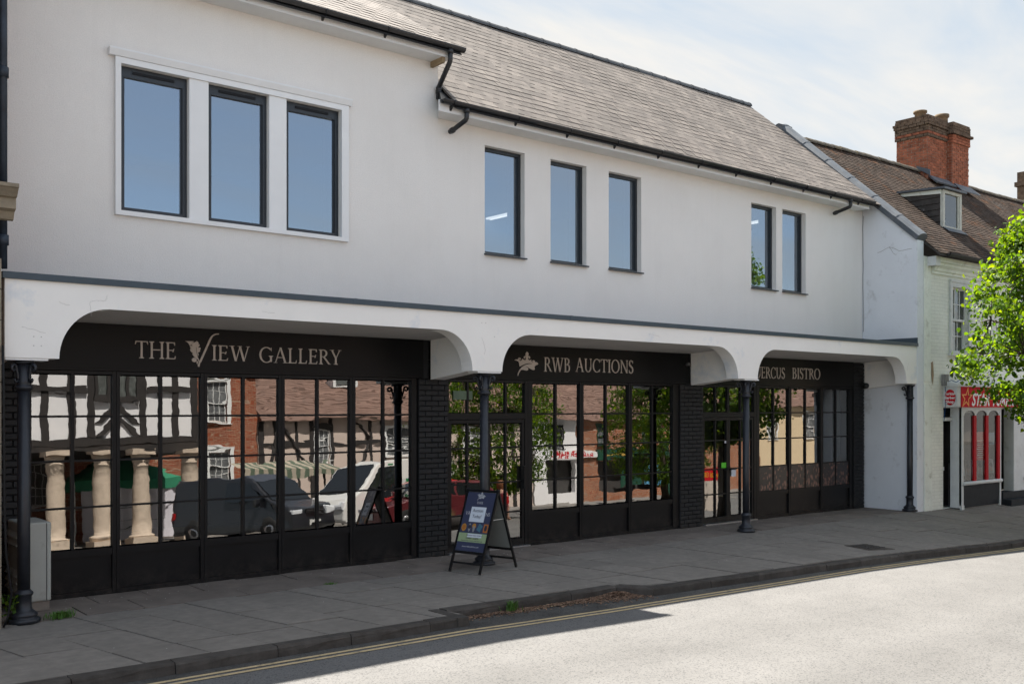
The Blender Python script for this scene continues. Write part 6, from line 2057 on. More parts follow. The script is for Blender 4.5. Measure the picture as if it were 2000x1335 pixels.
def far_roof(x0, x1, ye, ze, yr, zr, m, parent):
    """slope facing +Y built of stepped tile courses, plus the back slope"""
    b = MB()
    L = math.hypot(yr - ye, zr - ze)
    n = int(L / 0.16)
    dy, dz = (yr - ye) / n, (zr - ze) / n
    for k in range(n):
        y, z = ye + dy * k, ze + dz * k
        b.add([(x0, y, z), (x0, y, z + 0.035), (x0, y + dy * 1.02, z + dz * 1.02), (x1, y, z), (x1, y, z + 0.035), (x1, y + dy * 1.02, z + dz * 1.02)], [(0, 3, 4, 1), (1, 4, 5, 2)])
    b.add([(x0, yr, zr), (x1, yr, zr), (x1, 2 * yr - ye, ze), (x0, 2 * yr - ye, ze)], [(0, 1, 2, 3)])
    b.add([(x0, ye, ze), (x0, yr, zr), (x0, 2 * yr - ye, ze)], [(0, 1, 2)])
    b.add([(x1, ye, ze), (x1, yr, zr), (x1, 2 * yr - ye, ze)], [(0, 1, 2)])
    return b.build('roof', m, parent)

# town hall on stone columns
th = thing('town_hall', 'black and white timber hall on stone columns, mirrored in the gallery windows', 'building', (8, -22, 0))
TY = -20.15
for (cx, cy) in ((8.48, -19.95), (9.82, -19.95), (11.02, -19.95), (12.6, -19.95), (5.0, -19.95), (6.6, -19.95), (8.4, -25.0), (12.57, -25.0)):
    b = MB()
    b.box(cx - 0.40, cy - 0.40, -0.05, cx + 0.40, cy + 0.40, 0.16)
    b.lathe([(0.40, 0.16), (0.41, 0.24), (0.33, 0.28), (0.275, 0.32), (0.27, 0.7), (0.268, 1.2), (0.26, 1.7), (0.25, 2.1), (0.242, 2.42), (0.262, 2.44), (0.262, 2.48), (0.242, 2.50), (0.29, 2.68), (0.31, 2.76)], (cx, cy, 0), 20)
    b.box(cx - 0.35, cy - 0.35, 2.76, cx + 0.35, cy + 0.35, 2.90)
    b.v = [tuple(Vector(q) + Vector((1, 1, 0.4)) * 0.013 * mnoise.noise(Vector(q) * 3.1) + Vector((1, -1, 0)) * 0.012 * mnoise.noise(Vector(q) * 9.0)) for q in b.v]
    b.build('stone_column', m_col, th)
B(3.0, -26, 2.905, 13.05, TY - 0.05, 3.12).build('floor_beam', m_oak, th)
B(3.05, -25.9, 3.125, 13.0, TY - 0.08, 6.6).build('plaster_wall', m_plaster, th)
def beam(poly, name='beam'):
    b = MB()
    b.prism([(px, TY - 0.08, pz) for px, pz in poly], (0, 0.055, 0))
    b.build(name, m_oak, th)
def vb(x, w=0.2, z0=3.36, z1=6.6): beam([(x - w / 2, z0), (x + w / 2, z0), (x + w / 2 + rnd.uniform(-0.04, 0.04), z1), (x - w / 2 + rnd.uniform(-0.04, 0.04), z1)])
beam([(3.0, 3.125), (13.05, 3.125), (13.05, 3.355), (3.0, 3.355)])
for xx in (3.2, 4.3, 5.4, 6.6, 7.5, 8.28, 9.05, 9.62, 11.22, 11.75, 12.25, 12.92): vb(xx, 0.22 if xx != 11.75 else 0.12)
for (xa, xb) in ((3.3, 9.5), (11.33, 12.8)):
    b = MB()
    b.box(xa, TY - 0.024, 4.74, xb, TY - 0.002, 4.93)
    b.build('rail', m_oak, th)
for (za, zc) in ((3.38, 4.0), (3.75, 4.42)):
    beam([(9.73, za), (9.95, za), (10.46, zc - 0.12), (10.46, zc + 0.13)], 'brace')
    beam([(11.11, za), (10.89, za), (10.38, zc - 0.12), (10.38, zc + 0.13)], 'brace')
B(10.37, TY - 0.079, 3.36, 10.47, TY - 0.030, 4.6).build('post', m_oak, th)
B(9.73, TY - 0.079, 4.46, 11.11, TY + 0.03, 4.62).build('window_sill', m_oak, th)
b = MB()
for xx in (9.73, 10.12, 10.70, 11.02):
    b.box(xx, TY - 0.078, 4.621, xx + 0.10, TY + 0.02, 6.3)
b.box(9.73, TY - 0.078, 6.301, 11.12, TY + 0.02, 6.45)
wn_ = b.build('window', m_oak, th)
B(9.83, TY - 0.07, 4.63, 11.02, TY - 0.05, 6.29).build('pane', mat('far_dark_pane', (0.10, 0.11, 0.105), 0.15, 0.5, 7, spec=0.8), wn_)
far_roof(2.7, 13.3, TY + 0.3, 6.6, -23, 8.4, m_ftile, th)
m_fgl = MATS['far_dark_pane']

# red brick house
rb = thing('red_brick_house', 'red brick house with white sash windows, mirrored beside the timber hall', 'house', (13, -29, 0))
FYF = -27.0
hs = [(16.22, 17.02, 4.42, 6.05), (16.18, 17.08, 1.95, 3.25), (9.4, 10.2, 1.4, 2.95), (12.6, 13.5, 1.4, 2.95), (12.6, 13.4, 4.42, 6.05), (9.4, 10.2, 4.42, 6.05)]
MB().wall(-4, 18.28, -0.05, 6.7, FYF, 0.3, hs, out=1).build('wall', m_fbrick, rb)
B(-4, FYF - 6, 0, 18.2, FYF - 0.5, 6.5).build('inner_wall', m_dark, rb)
for h in hs: sash(h, rb, FYF, m_trim, 1, 3, 4, 0.16)
far_roof(-4.2, 18.4, FYF + 0.3, 6.7, FYF - 3.5, 8.6, m_ftile, rb)

# timber-framed cottage row under one long brown roof
ct = thing('timber_cottage', 'pink plastered timber cottage under a long brown roof, mirrored behind the parked vans', 'house', (25, -29, 0))
ch = [(20.92, 21.66, 2.62, 4.05), (24.6, 25.9, 2.85, 4.0), (29.0, 30.2, 2.85, 4.0)]
MB().wall(18.32, 33.2, -0.05, 4.5, FYF, 0.3, ch, out=1).build('wall', m_pink, ct)
B(18.4, FYF - 6, 0, 33.1, FYF - 0.5, 4.4).build('inner_wall', m_dark, ct)
def cbeam(poly, m=m_oak):
    b = MB()
    b.prism([(px, FYF + 0.002, pz) for px, pz in poly], (0, 0.05, 0))
    b.build('beam', m, ct)
for xx, w in ((18.45, 0.22), (19.15, 0.24), (20.1, 0.10), (20.8, 0.18), (21.76, 0.16), (22.75, 0.26), (23.75, 0.14), (24.4, 0.2), (26.1, 0.2), (27.2, 0.2), (28.7, 0.2), (30.5, 0.2), (32, 0.2)):
    cbeam([(xx - w / 2, 0.0), (xx + w / 2, 0.0), (xx + w / 2, 4.45), (xx - w / 2, 4.45)])
b = MB()
for xa, xb in ((18.56, 19.03), (19.27, 20.05), (20.15, 20.71), (21.84, 22.62), (22.88, 23.68), (23.82, 24.3)):
    bb = MB()
    bb.box(xa, FYF + 0.003, 3.34, xb, FYF + 0.048, 3.52)
    bb.build('rail', m_oak, ct)
for (xa, za, xb, zb) in ((19.3, 4.3, 20.7, 2.0), (18.6, 2.2, 19.0, 3.3), (22.9, 4.3, 23.6, 3.55), (22.9, 2.4, 23.6, 3.3)):
    b = MB()
    pts = []
    for i in range(8):
        t = i / 7
        pts.append((xa + (xb - xa) * t, FYF + 0.03, za + (zb - za) * t + 0.25 * math.sin(math.pi * t) * (1 if zb < za else -1)))
    b.tube(pts, 0.075, 6)
    b.build('brace', m_oak, ct)
for h in ch: sash(h, ct, FYF, m_trim, 1, 3, 6, 0.10)
b = MB()
pts = [(20.80, FYF + 0.06, 4.08)] + [(21.29 - 0.44 * math.cos(math.pi * i / 10), FYF + 0.06, 4.10 + 0.26 * math.sin(math.pi * i / 10)) for i in range(11)] + [(21.78, FYF + 0.06, 4.08)]
b.prism(pts, (0, 0.04, 0))
b.build('window_arch', m_oak, ct)
far_roof(18.32, 33.3, FYF + 0.35, 4.45, FYF - 4.5, 8.9, m_ftile, ct)
b = MB()
b.box(22.6, FYF - 3.2, 6.1, 23.9, FYF - 1.2, 7.1)
dm = b.build('dormer', m_trim, ct)
B(22.75, FYF - 1.19, 6.25, 23.75, FYF - 1.17, 6.98).build('pane', m_fgl, dm)

# white house and the brick shops with their fascias
wh = thing('white_fronted_shop', 'white house with dark window above a red lettered sign, mirrored beside the tree', 'house', (35, -29, 0))
MB().wall(33.3, 36.4, -0.05, 4.35, FYF, 0.3, [(34.5, 35.4, 2.85, 4.0), (34.2, 36.2, 0.5, 2.2)], out=1).build('wall', m_plaster, wh)
B(33.35, FYF - 6, 0, 36.35, FYF - 0.5, 4.3).build('inner_wall', m_dark, wh)
sash((34.5, 35.4, 2.85, 4.0), wh, FYF, m_black, 1, 2, 4, 0.06)
far_roof(33.3, 36.4, FYF + 0.3, 4.3, FYF - 4.5, 8.9, m_ftile, wh)
b = MB()
b.box(34.3, FYF + 0.003, 2.30, 37.75, FYF + 0.12, 2.68)
sg2 = b.build('sign_board', m_trim, wh)
flat_text('BARBER SHOP', 0.32, m_red, 'lettering', Matrix.Translation((36.0, FYF + 0.122, 2.37)) @ Matrix.Rotation(math.pi, 4, 'Z') @ MX, sg2, width=3.0, bold=0.01)
bs = thing('brick_shop', 'brick house over a dark green shop fascia, mirrored at the right of the auction house', 'house', (41, -29, 0))
hb = [(37.95, 38.75, 2.95, 3.95), (41.5, 42.3, 2.95, 3.95), (37.9, 42.8, 0.4, 2.1)]
MB().wall(36.42, 52.0, -0.05, 4.35, FYF, 0.3, hb, out=1).build('wall', m_fbrick2, bs)
B(36.5, FYF - 6, 0, 51.9, FYF - 0.5, 4.3).build('inner_wall', m_dark, bs)
for h in hb[:2]: sash(h, bs, FYF, m_dgreen, 1, 2, 4, 0.05)
B(37.78, FYF + 0.003, 2.15, 43.2, FYF + 0.14, 2.72).build('fascia', m_dgreen, bs)
B(43.0, FYF + 0.003, 0.0, 43.6, FYF + 0.10, 3.2).build('corner_pilaster', m_dgreen, bs)
B(38.4, FYF + 0.15, 2.35, 40.2, FYF + 0.16, 2.5).build('gilt_strip', mat('gilt', (0.45, 0.28, 0.06), 0.5), bs)
B(39.5, FYF + 0.02, 0.7, 41.2, FYF + 0.04, 1.6).build('poster', m_dgreen, bs)
B(41.4, FYF + 0.02, 0.6, 43.0, FYF + 0.04, 1.7).build('blue_poster', mat('sky_blue_poster', (0.12, 0.38, 0.62), 0.5, 0.25, 4), bs)
far_roof(36.42, 52.0, FYF + 0.3, 4.3, FYF - 4.5, 8.9, m_ftile, bs)
ch2 = thing('cream_house', 'cream rendered house mirrored behind the tree in the bistro windows', 'house', (58, -29, 0))
m_cr = mat('warm_cream_render', (0.66, 0.52, 0.34), 0.85, 0.04, 2)
hc = [(57.0, 58.2, 3.0, 4.6), (53.0, 54.0, 3.0, 4.6), (60.5, 61.7, 3.0, 4.6)]
MB().wall(52.05, 70, -0.05, 5.0, FYF, 0.3, hc, out=1).build('wall', m_cr, ch2)
B(52.1, FYF - 6, 0, 69.9, FYF - 0.5, 4.9).build('inner_wall', m_dark, ch2)
for h in hc: sash(h, ch2, FYF, m_trim, 1, 2, 4, 0.1)
far_roof(52.0, 70, FYF + 0.3, 5.0, FYF - 4.5, 9.0, m_ftile, ch2)

# green market gazebo with a white banner wall
gz = thing('market_gazebo', 'green market gazebo with white cloth side, mirrored between the stone columns', 'gazebo', (11.9, -23.4, 0))
m_gcan = mat('green_canopy', (0.03, 0.22, 0.12), 0.8, 0.1)
m_cloth = mat('white_banner_cloth', (0.68, 0.66, 0.72), 0.85, 0.06, 4)
b = MB()
x0, x1, y0, y1, zz = 10.05, 13.75, -26.2, -23.6, 2.1
ap = ((x0 + x1) / 2, (y0 + y1) / 2, 3.25)
q = [(x0, y0, zz), (x1, y0, zz), (x1, y1, zz), (x0, y1, zz)]
b.add(q + [ap], [(0, 1, 4), (1, 2, 4), (2, 3, 4), (3, 0, 4)])
for (p, r_) in zip(q, q[1:] + q[:1]):
    b.add([p, r_, (r_[0], r_[1], zz - 0.28), (p[0], p[1], zz - 0.28)], [(0, 1, 2, 3)])
b.build('canopy', m_gcan, gz)
for p in q:
    B(p[0] - 0.025, p[1] - 0.025, -0.02, p[0] + 0.025, p[1] + 0.025, zz).build('pole', m_trim, gz)
b = MB()
n = 40
for i in range(n):
    xa, xb = 10.3 + 3.4 * i / n, 10.3 + 3.4 * (i + 1) / n
    ya, yb = y1 - 0.06 + 0.03 * math.sin(i * 1.1), y1 - 0.06 + 0.03 * math.sin((i + 1) * 1.1)
    b.add([(xa, ya, 0.05), (xb, yb, 0.05), (xb, yb, 1.82), (xa, ya, 1.82)], [(0, 3, 2, 1)])
ban = b.build('cloth_wall', m_cloth, gz)
for k, (xx, z, w) in enumerate(((12.9, 1.15, 1.2), (11.4, 1.15, 1.3), (12.2, 0.75, 1.8), (11.6, 0.45, 1.4))):
    B(xx - w / 2, y1 - 0.022, z, xx + w / 2, y1 - 0.018, z + 0.03).build('printed_rule', mat('grey_green_print', (0.10, 0.14, 0.12), 0.7), ban)

# striped stall awning
aw = thing('striped_stall', 'market stall with a green striped awning, mirrored beyond the dark van', 'stall', (17.9, -22.2, 0))
m_aw1, m_aw2 = mat('awning_green', (0.10, 0.13, 0.09), 0.8), mat('awning_cream', (0.40, 0.35, 0.28), 0.8)
b1, b2 = MB(), MB()
for i in range(22):
    xa, xb = 15.2 + i * 0.18, 15.2 + (i + 1) * 0.18
    (b1 if i % 2 else b2).add([(xa, -22.9, 2.5), (xb, -22.9, 2.5), (xb, -21.5, 2.15), (xa, -21.5, 2.15), (xb, -21.5, 1.85), (xa, -21.5, 1.85)], [(0, 1, 2, 3), (3, 2, 4, 5)])
aw1 = b1.build('awning', m_aw1, aw)
b2.build('stripe', m_aw2, aw1)
for xx in (15.25, 19.1):
    for yy in (-22.85, -21.55):
        B(xx - 0.03, yy - 0.03, -0.02, xx + 0.03, yy + 0.03, 2.15).build('pole', m_oak, aw)
B(15.3, -22.7, 0.7, 19.0, -21.7, 0.8).build('table', m_oak, aw)

# vehicles -------------------------------------------------------------
m_tyre = mat('tyre_rubber', (0.015, 0.015, 0.015), 0.85, 0.1)
m_rim = mat('alloy_rim', (0.35, 0.35, 0.36), 0.35, 0.05, metal=0.9)
m_cgl = mat('car_glass', (0.012, 0.014, 0.016), 0.05, 0.05, spec=0.8)
m_lamp = mat('lamp_glass', (0.7, 0.72, 0.75), 0.15, 0.05)
m_rlamp = mat('rear_lamp', (0.35, 0.01, 0.01), 0.2)
m_plate = mat('number_plate', (0.6, 0.6, 0.58), 0.5)
def vehicle(name, label, cat, loc, rz, L, W, prof, glass, wheels, wr, paint, front_glass=None, lampz=0.72, decals=()):
    """side profile prof (x forward, z) lofted across the width with tumblehome; glass = side window polygons"""
    root = thing(name, label, cat, loc, rz)
    zt = max(z for _, z in prof)
    def hw(z):
        k = max(0.0, (z - 0.9) / max(0.3, zt - 0.9))
        return W / 2 * (1 - 0.14 * min(1, k) ** 1.2) * (0.97 if z < 0.35 else 1)
    b = MB()
    n = len(prof)
    lv = [(x, -hw(z), z) for x, z in prof]
    rv = [(x, hw(z), z) for x, z in prof]
    il = [(x * 0.995, -hw(z) * 0.93, z + 0.0) for x, z in prof]
    b.add(lv + rv, [tuple(range(n))] + [tuple(range(2 * n - 1, n - 1, -1))] + [(i, n + i, n + (i + 1) % n, (i + 1) % n) for i in range(n)])
    body = b.local('body', paint, root, bevel=0.05)
    for poly in glass:
        for s in (-1, 1):
            g_ = MB()
            g_.prism([(x, s * (hw(z) + 0.004), z) for x, z in poly], (0, s * 0.006, 0))
            g_.local('side_window', m_cgl, root)
    if front_glass:
        for (xa, za), (xb, zb) in front_glass:
            dx, dz = zb - za, -(xb - xa)
            ll = math.hypot(dx, dz)
            dx, dz = dx / ll * 0.012, dz / ll * 0.012
            if dz < 0 and abs(dz) > abs(dx): dx, dz = -dx, -dz
            if dz < 0: dx, dz = -dx, -dz
            g_ = MB()
            w0, w1 = hw(za) - 0.10, hw(zb) - 0.12
            g_.prism([(xa + dx * 0.4, -w0, za + dz * 0.4), (xa + dx * 0.4, w0, za + dz * 0.4), (xb + dx * 0.4, w1, zb + dz * 0.4), (xb + dx * 0.4, -w1, zb + dz * 0.4)], (dx, 0, dz))
            g_.local('windscreen', m_cgl, root)
    for wx in wheels:
        for s in (-1, 1):
            w_ = MB()
            w_.lathe([(wr * 0.62, -0.10), (wr * 0.95, -0.11), (wr, -0.07), (wr, 0.07), (wr * 0.95, 0.11), (wr * 0.62, 0.10)], (wx, s * (W / 2 - 0.10), wr), 24, axis='Y')
            wo = w_.local('wheel', m_tyre, root)
            r_ = MB()
            r_.lathe([(wr * 0.61, -0.02), (wr * 0.5, 0.02), (0.04, 0.0)] if s > 0 else [(0.04, 0.0), (wr * 0.5, -0.02), (wr * 0.61, 0.02)], (wx, s * (W / 2 - 0.01), wr), 20, axis='Y')
            r_.local('rim', m_rim, wo)
    xf, xb_ = max(x for x, _ in prof), min(x for x, _ in prof)
    for s in (-1, 1):
        MB().box(xf - 0.28, s * (W / 2 - 0.42), lampz, xf + 0.008, s * (W / 2 - 0.02), lampz + 0.17).local('headlight', m_lamp, root, bevel=0.03)
        MB().box(xb_ - 0.01, s * (W / 2 - 0.22), lampz, xb_ + 0.1, s * (W / 2 + 0.004), lampz + 0.22).local('tail_light', m_rlamp, root, bevel=0.02)
        MB().box(xf - 1.25, s * (W / 2 - 0.02), 1.02, xf - 1.12, s * (W / 2 + 0.16), 1.18).local('wing_mirror', paint, root, bevel=0.03)
    MB().box(xf + 0.002, -0.26, 0.40, xf + 0.02, 0.26, 0.51).local('number_plate', m_plate, root)
    gr = MB()
    gr.box(xf - 0.02, -0.40, lampz - 0.02, xf + 0.012, 0.40, lampz + 0.14)
    go = gr.local('grille', m_black, root)
    for k in range(3):
        MB().box(xf + 0.012, -0.38, lampz + 0.01 + k * 0.045, xf + 0.02, 0.38, lampz + 0.025 + k * 0.045).local('grille_bar', m_rim, go)
    for (x0, z0, x1, z1, m) in decals:
        for s in (-1, 1):
            MB().box(x0, s * (hw((z0 + z1) / 2) + 0.003), z0, x1, s * (hw((z0 + z1) / 2) + 0.006), z1).local('decal', m, root)
    return root
van_prof = [(-2.45, 0.28), (-2.5, 0.6), (-2.48, 1.2), (-2.38, 1.85), (-2.25, 1.93), (0.55, 1.93), (0.9, 1.82), (1.75, 1.12), (2.45, 0.95), (2.58, 0.75), (2.60, 0.38), (2.5, 0.26)]
m_dgrey = mat('dark_grey_car_paint', (0.022, 0.023, 0.028), 0.28, 0.05, coat=0.6)
m_wpaint = mat('white_van_paint', (0.74, 0.74, 0.72), 0.3, 0.03, coat=0.4)
m_rpaint = mat('red_car_paint', (0.42, 0.012, 0.016), 0.3, 0.05, coat=0.5)
m_mpaint = mat('maroon_car_paint', (0.11, 0.018, 0.022), 0.3, 0.05, coat=0.5)
sw = [[(-0.15, 1.15), (1.45, 1.15), (0.82, 1.72), (-0.15, 1.74)]]
vehicle('parked_van', 'dark grey van, mirrored nose on beside the stone columns', 'van', (12.7, -15.6, ROAD_Z), R(66), 5.1, 1.93, [(x * 0.88, z * 0.97) for x, z in van_prof], [[(x * 0.88, z * 0.97) for x, z in q] for q in sw], (1.45, -1.35), 0.33, m_dgrey, [((1.51, 1.12), (0.83, 1.74))])
m_vg = mat('green_van_logo', (0.02, 0.20, 0.07), 0.4)
m_vb = mat('blue_van_logo', (0.05, 0.25, 0.5), 0.4)
vw_prof = [(-2.75, 0.3), (-2.8, 0.6), (-2.8, 1.3), (-2.74, 2.1), (-2.6, 2.2), (0.7, 2.2), (1.1, 2.08), (2.0, 1.22), (2.55, 1.02), (2.72, 0.8), (2.74, 0.4), (2.6, 0.28)]
vehicle('delivery_van', 'white delivery van with green and blue logos, mirrored beside the dark van', 'van', (17.8, -16.6, ROAD_Z), R(180 - 14), 5.5, 2.0, vw_prof, [[(0.2, 1.25), (1.68, 1.25), (1.0, 1.95), (0.2, 1.98)]], (1.75, -1.75), 0.34, m_wpaint, [((1.97, 1.25), (1.15, 2.05))], decals=((-0.9, 1.0, -0.1, 1.55, m_vg), (-0.75, 1.3, -0.25, 1.6, m_vb), (-2.4, 1.75, -0.9, 1.85, m_vg), (-2.3, 0.8, -1.2, 1.1, m_vg), (0.4, 2.0, 0.6, 2.1, m_vg)))
car_prof = [(-2.05, 0.3), (-2.1, 0.6), (-2.02, 0.92), (-1.75, 1.0), (-1.25, 1.38), (-0.6, 1.46), (0.2, 1.42), (1.05, 0.98), (1.85, 0.82), (2.08, 0.62), (2.1, 0.34), (1.95, 0.24)]
cw = [[(-1.3, 1.0), (-0.35, 1.0), (-0.35, 1.37), (-0.75, 1.38), (-1.1, 1.30)], [(-0.28, 1.0), (0.85, 1.0), (0.15, 1.36), (-0.28, 1.37)]]
vehicle('parked_car', 'bright red hatchback, its rear mirrored in the auction house door', 'car', (18.4, -14.2, ROAD_Z), R(4), 4.2, 1.75, car_prof, cw, (1.3, -1.25), 0.31, m_rpaint, [((1.03, 1.0), (0.25, 1.40)), ((-1.72, 1.02), (-1.28, 1.36))], 0.62)
vehicle('parked_car', 'maroon hatchback, mirrored low in the rightmost gallery window', 'car', (17.3, -12.9, ROAD_Z), R(188), 4.1, 1.75, [(x, z * 0.94) for x, z in car_prof], [[(x, z * 0.94) for x, z in q] for q in cw], (1.3, -1.25), 0.30, m_mpaint, [((1.03, 0.94), (0.25, 1.316))], 0.58)

# banner board on the pavement edge
bn = thing('offer_board', 'red and cream board reading Special Offer, mirrored in the bistro door', 'sign', (22.5, -6.6, ROAD_Z), 0)
B(22.05, -6.63, -0.08, 22.95, -6.6, 1.12).build('board', mat('cream_board', (0.55, 0.48, 0.42), 0.6), bn)
rb2 = B(22.05, -6.599, 0.75, 22.95, -6.595, 1.12).build('red_header', m_red, bn)
flat_text('Special Offer', 0.16, mat('yellow_print', (0.65, 0.45, 0.03), 0.5), 'lettering', Matrix.Translation((22.5, -6.593, 0.88)) @ Matrix.Rotation(math.pi, 4, 'Z') @ MX, bn, width=0.8)
for xx in (22.1, 22.85):
    B(xx, -6.9, -0.1, xx + 0.04, -6.635, 1.0).build('prop', m_oak, bn)
# half-barrel planter at the kerb opposite
pl = thing('barrel_planter', 'dark timber planter below the red car, mirrored in the auction house door', 'planter', (16.0, -10.6, ROAD_Z))
b = MB()
b.lathe([(0.42, 0.0), (0.50, 0.2), (0.50, 0.36), (0.46, 0.36), (0.44, 0.30)], (16.0, -10.6, ROAD_Z), 20)
b.build('tub', m_oak, pl)
b = MB()
g = random.Random(5)
for _ in range(160):
    a, rr = g.uniform(0, 6.28), g.uniform(0, 0.36)
    x, y = 16.0 + rr * math.cos(a), -10.6 + rr * math.sin(a)
    h = g.uniform(0.1, 0.3)
    b.add([(x - 0.01, y, 0.22), (x + 0.01, y, 0.22), (x + g.gauss(0, 0.06), y + g.gauss(0, 0.06), 0.24 + h)], [(0, 1, 2)])
b.build('planting', mat('dry_planting', (0.14, 0.13, 0.05), 0.8, 0.4, 20), pl, kind='stuff')

# ------------------------------------------------------------------ passers-by mirrored in the auction house glass
def skin_mesh(name, verts, edges, radii, m):
    me = bpy.data.meshes.new(name)
    me.from_pydata(verts, edges, [])
    o = bpy.data.objects.new(name, me)
    col.objects.link(o)
    md = o.modifiers.new('skin', 'SKIN')
    for v, r_ in zip(me.skin_vertices[0].data, radii):
        v.radius = (r_, r_) if not isinstance(r_, tuple) else r_
    me.skin_vertices[0].data[0].use_root = True
    sb = o.modifiers.new('sub', 'SUBSURF')
    sb.levels = sb.render_levels = 2
    bpy.context.view_layer.update()
    out = bpy.data.meshes.new_from_object(o.evaluated_get(bpy.context.evaluated_depsgraph_get()))
    bpy.data.objects.remove(o)
    out.materials.clear()
    out.materials.append(m)
    for p in out.polygons: p.use_smooth = True
    return out
def person(loc, rz, label, joints, coat, skin, hair, coat_m, skirt=None):
    root = thing('person', label, 'person', loc, rz)
    J = joints
    names = list(J)
    idx = {k: i for i, k in enumerate(names)}
    E_ = [('pelvis', 'waist'), ('waist', 'chest'), ('chest', 'neck'), ('neck', 'skull'), ('skull', 'crown')]
    for s in 'lr':
        E_ += [('chest', 'sh' + s), ('sh' + s, 'el' + s), ('el' + s, 'wr' + s), ('wr' + s, 'palm' + s), ('pelvis', 'hip' + s), ('hip' + s, 'kn' + s), ('kn' + s, 'an' + s), ('an' + s, 'toe' + s)]
    rad = dict(pelvis=0.125, waist=0.11, chest=0.13, neck=0.05, skull=0.085, crown=0.07)
    for s in 'lr':
        rad.update({'sh' + s: 0.06, 'el' + s: 0.042, 'wr' + s: 0.028, 'palm' + s: 0.034, 'hip' + s: 0.085, 'kn' + s: 0.056, 'an' + s: 0.038, 'toe' + s: 0.03})
    vs = [J[k] for k in names]
    es = [(idx[a], idx[b_]) for a, b_ in E_]
    rs = [rad[k] for k in names]
    for s in 'lr':
        pw_, pp = Vector(J['wr' + s]), Vector(J['palm' + s])
        d = (pp - pw_).normalized()
        sd = d.cross(Vector((0, 1, 0)))
        sd = sd.normalized() if sd.length > 0.1 else Vector((1, 0, 0))
        for k, (o_, l_) in enumerate(((-0.03, 0.065), (-0.01, 0.08), (0.01, 0.075), (0.03, 0.06))):
            b0 = pp + sd * o_ + d * 0.02
            vs += [tuple(b0), tuple(b0 + d * l_ * 0.55), tuple(b0 + d * l_ + Vector((0, 0.015, 0)))]
            i0 = len(vs) - 3
            es += [(idx['palm' + s], i0), (i0, i0 + 1), (i0 + 1, i0 + 2)]
            rs += [0.0105, 0.009, 0.008]
        vs += [tuple(pw_ + d * 0.03 - sd * 0.035), tuple(pw_ + d * 0.075 - sd * 0.06)]
        i0 = len(vs) - 2
        es += [(idx['palm' + s], i0), (i0, i0 + 1)]
        rs += [0.012, 0.009]
    me = skin_mesh('body', [tuple(v) for v in vs], es, rs, skin)
    o = bpy.data.objects.new('body', me); col.objects.link(o); o.parent = root; WM[o.name] = WM[root.name]
    hd = Vector(J['skull'])
    b = MB()
    b.lathe([(0.0, 0.155), (0.06, 0.145), (0.10, 0.10), (0.112, 0.03), (0.105, -0.06), (0.06, -0.12), (0.0, -0.12)], (hd.x, hd.y + 0.028, hd.z + 0.02), 16)
    b.local('hair', hair, root)
    b = MB()
    f = hd + Vector((0, -0.088, 0))
    b.tube([f + Vector((0, 0.015, 0.02)), f + Vector((0, -0.022, -0.015))], [0.008, 0.014], 6)
    b.local('nose', skin, root)
    for sx in (-1, 1):
        b = MB()
        b.lathe([(0.0, -0.006), (0.011, -0.003), (0.011, 0.003), (0, 0.006)], (f.x + sx * 0.034, f.y + 0.012, f.z + 0.022), 8, axis='Y')
        b.local('eye', m_black, root)
        b = MB()
        b.lathe([(0.0, -0.006), (0.022, 0), (0.0, 0.006)], (hd.x + sx * 0.092, hd.y + 0.01, hd.z), 8, axis='X')
        b.local('ear', skin, root)
    B(f.x - 0.024, f.y + 0.004, f.z - 0.052, f.x + 0.024, f.y + 0.012, f.z - 0.044).local('mouth', mat('lips', (0.3, 0.09, 0.08), 0.6), root)
    cv = []
    ce = []
    cr = []
    for nm_, r_ in (('pelvis', 0.165), ('waist', 0.135), ('chest', 0.15)):
        cv.append(J[nm_]); cr.append(r_)
    ce += [(0, 1), (1, 2)]
    for s in 'lr':
        i = len(cv)
        cv += [J['sh' + s], J['el' + s], tuple(Vector(J['el' + s]).lerp(Vector(J['wr' + s]), 0.92))]
        cr += [0.078, 0.060, 0.048]
        ce += [(2, i), (i, i + 1), (i + 1, i + 2)]
        i = len(cv)
        cv += [tuple(Vector(J['hip' + s])), tuple(Vector(J['hip' + s]).lerp(Vector(J['kn' + s]), 0.92))]
        cr += [0.125, 0.11]
        ce += [(0, i), (i, i + 1)]
    me = skin_mesh('coat', [tuple(v) for v in cv], ce, cr, coat_m)
    o = bpy.data.objects.new('coat', me); col.objects.link(o); o.parent = root; WM[o.name] = WM[root.name]
    o['label'] = coat
    return root
m_sk = mat('person_skin', (0.42, 0.25, 0.18), 0.6, 0.05)
walk = dict(pelvis=(0, 0, 0.92), waist=(0, 0, 1.08), chest=(0, -0.01, 1.28), neck=(0, -0.01, 1.44), skull=(0, -0.02, 1.55), crown=(0, -0.01, 1.61),
            shl=(0.17, 0, 1.36), ell=(0.21, 0.10, 1.09), wrl=(0.21, 0.02, 0.87), palml=(0.21, 0.0, 0.80), shr=(-0.17, 0, 1.36), elr=(-0.21, -0.06, 1.09), wrr=(-0.2, -0.18, 0.90), palmr=(-0.2, -0.21, 0.84),
            hipl=(0.09, 0, 0.86), knl=(0.09, -0.16, 0.48), anl=(0.09, -0.12, 0.08), toel=(0.09, -0.28, 0.035), hipr=(-0.09, 0, 0.86), knr=(-0.09, 0.06, 0.47), anr=(-0.09, 0.24, 0.12), toer=(-0.09, 0.12, 0.035))
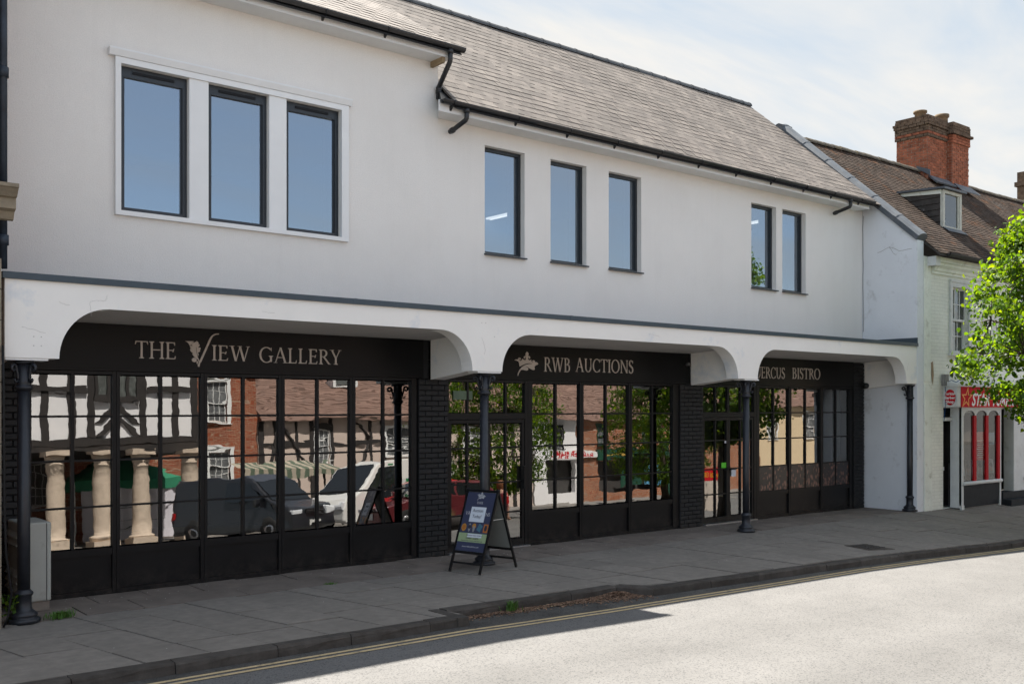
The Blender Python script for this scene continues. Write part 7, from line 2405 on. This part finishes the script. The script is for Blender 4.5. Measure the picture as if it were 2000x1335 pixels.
person((26.4, -19.5, ROAD_Z), R(100), 'woman walking in a bright pink coat, mirrored in the auction house window', walk, 'bright pink knee-length coat', m_sk, mat('fair_hair', (0.30, 0.17, 0.07), 0.7), mat('pink_coat', (0.60, 0.03, 0.25), 0.8, 0.1, 8))
sit = dict(pelvis=(0, 0, 0.50), waist=(0, 0.02, 0.66), chest=(0, -0.04, 0.86), neck=(0, -0.07, 1.01), skull=(0, -0.12, 1.12), crown=(0, -0.11, 1.18),
           shl=(0.17, -0.04, 0.94), ell=(0.22, -0.10, 0.68), wrl=(0.12, -0.30, 0.62), palml=(0.09, -0.36, 0.61), shr=(-0.17, -0.04, 0.94), elr=(-0.22, -0.10, 0.68), wrr=(-0.12, -0.30, 0.62), palmr=(-0.09, -0.36, 0.61),
           hipl=(0.09, -0.02, 0.50), knl=(0.11, -0.42, 0.48), anl=(0.11, -0.44, 0.08), toel=(0.11, -0.60, 0.035), hipr=(-0.09, -0.02, 0.50), knr=(-0.11, -0.42, 0.48), anr=(-0.11, -0.44, 0.08), toer=(-0.11, -0.60, 0.035))
person((19.9, -13.0, ROAD_Z), R(60), 'woman seated on a stool in a red patterned dress, mirrored in the auction house door', sit, 'red and white patterned dress', m_sk, mat('auburn_hair', (0.20, 0.08, 0.03), 0.7), mat('patterned_dress', (0.50, 0.10, 0.09), 0.8, 0.1, 8, tint=(0.7, 0.6, 0.55), tscale=14, tlo=0.5, thi=0.55))
st = thing('stool', 'low dark stool under the seated woman', 'stool', (19.9, -13.0, ROAD_Z))
b = MB()
b.lathe([(0.17, 0.34), (0.18, 0.36), (0.18, 0.385), (0.0, 0.39)], (19.9, -13.0, ROAD_Z), 18)
b.build('seat', m_oak, st)
for k in range(4):
    a = math.pi / 4 + k * math.pi / 2
    MB().tube([(19.9 + 0.17 * math.cos(a), -13.0 + 0.17 * math.sin(a), ROAD_Z), (19.9 + 0.12 * math.cos(a), -13.0 + 0.12 * math.sin(a), ROAD_Z + 0.35)], 0.014, 6).build('leg', m_oak, st)
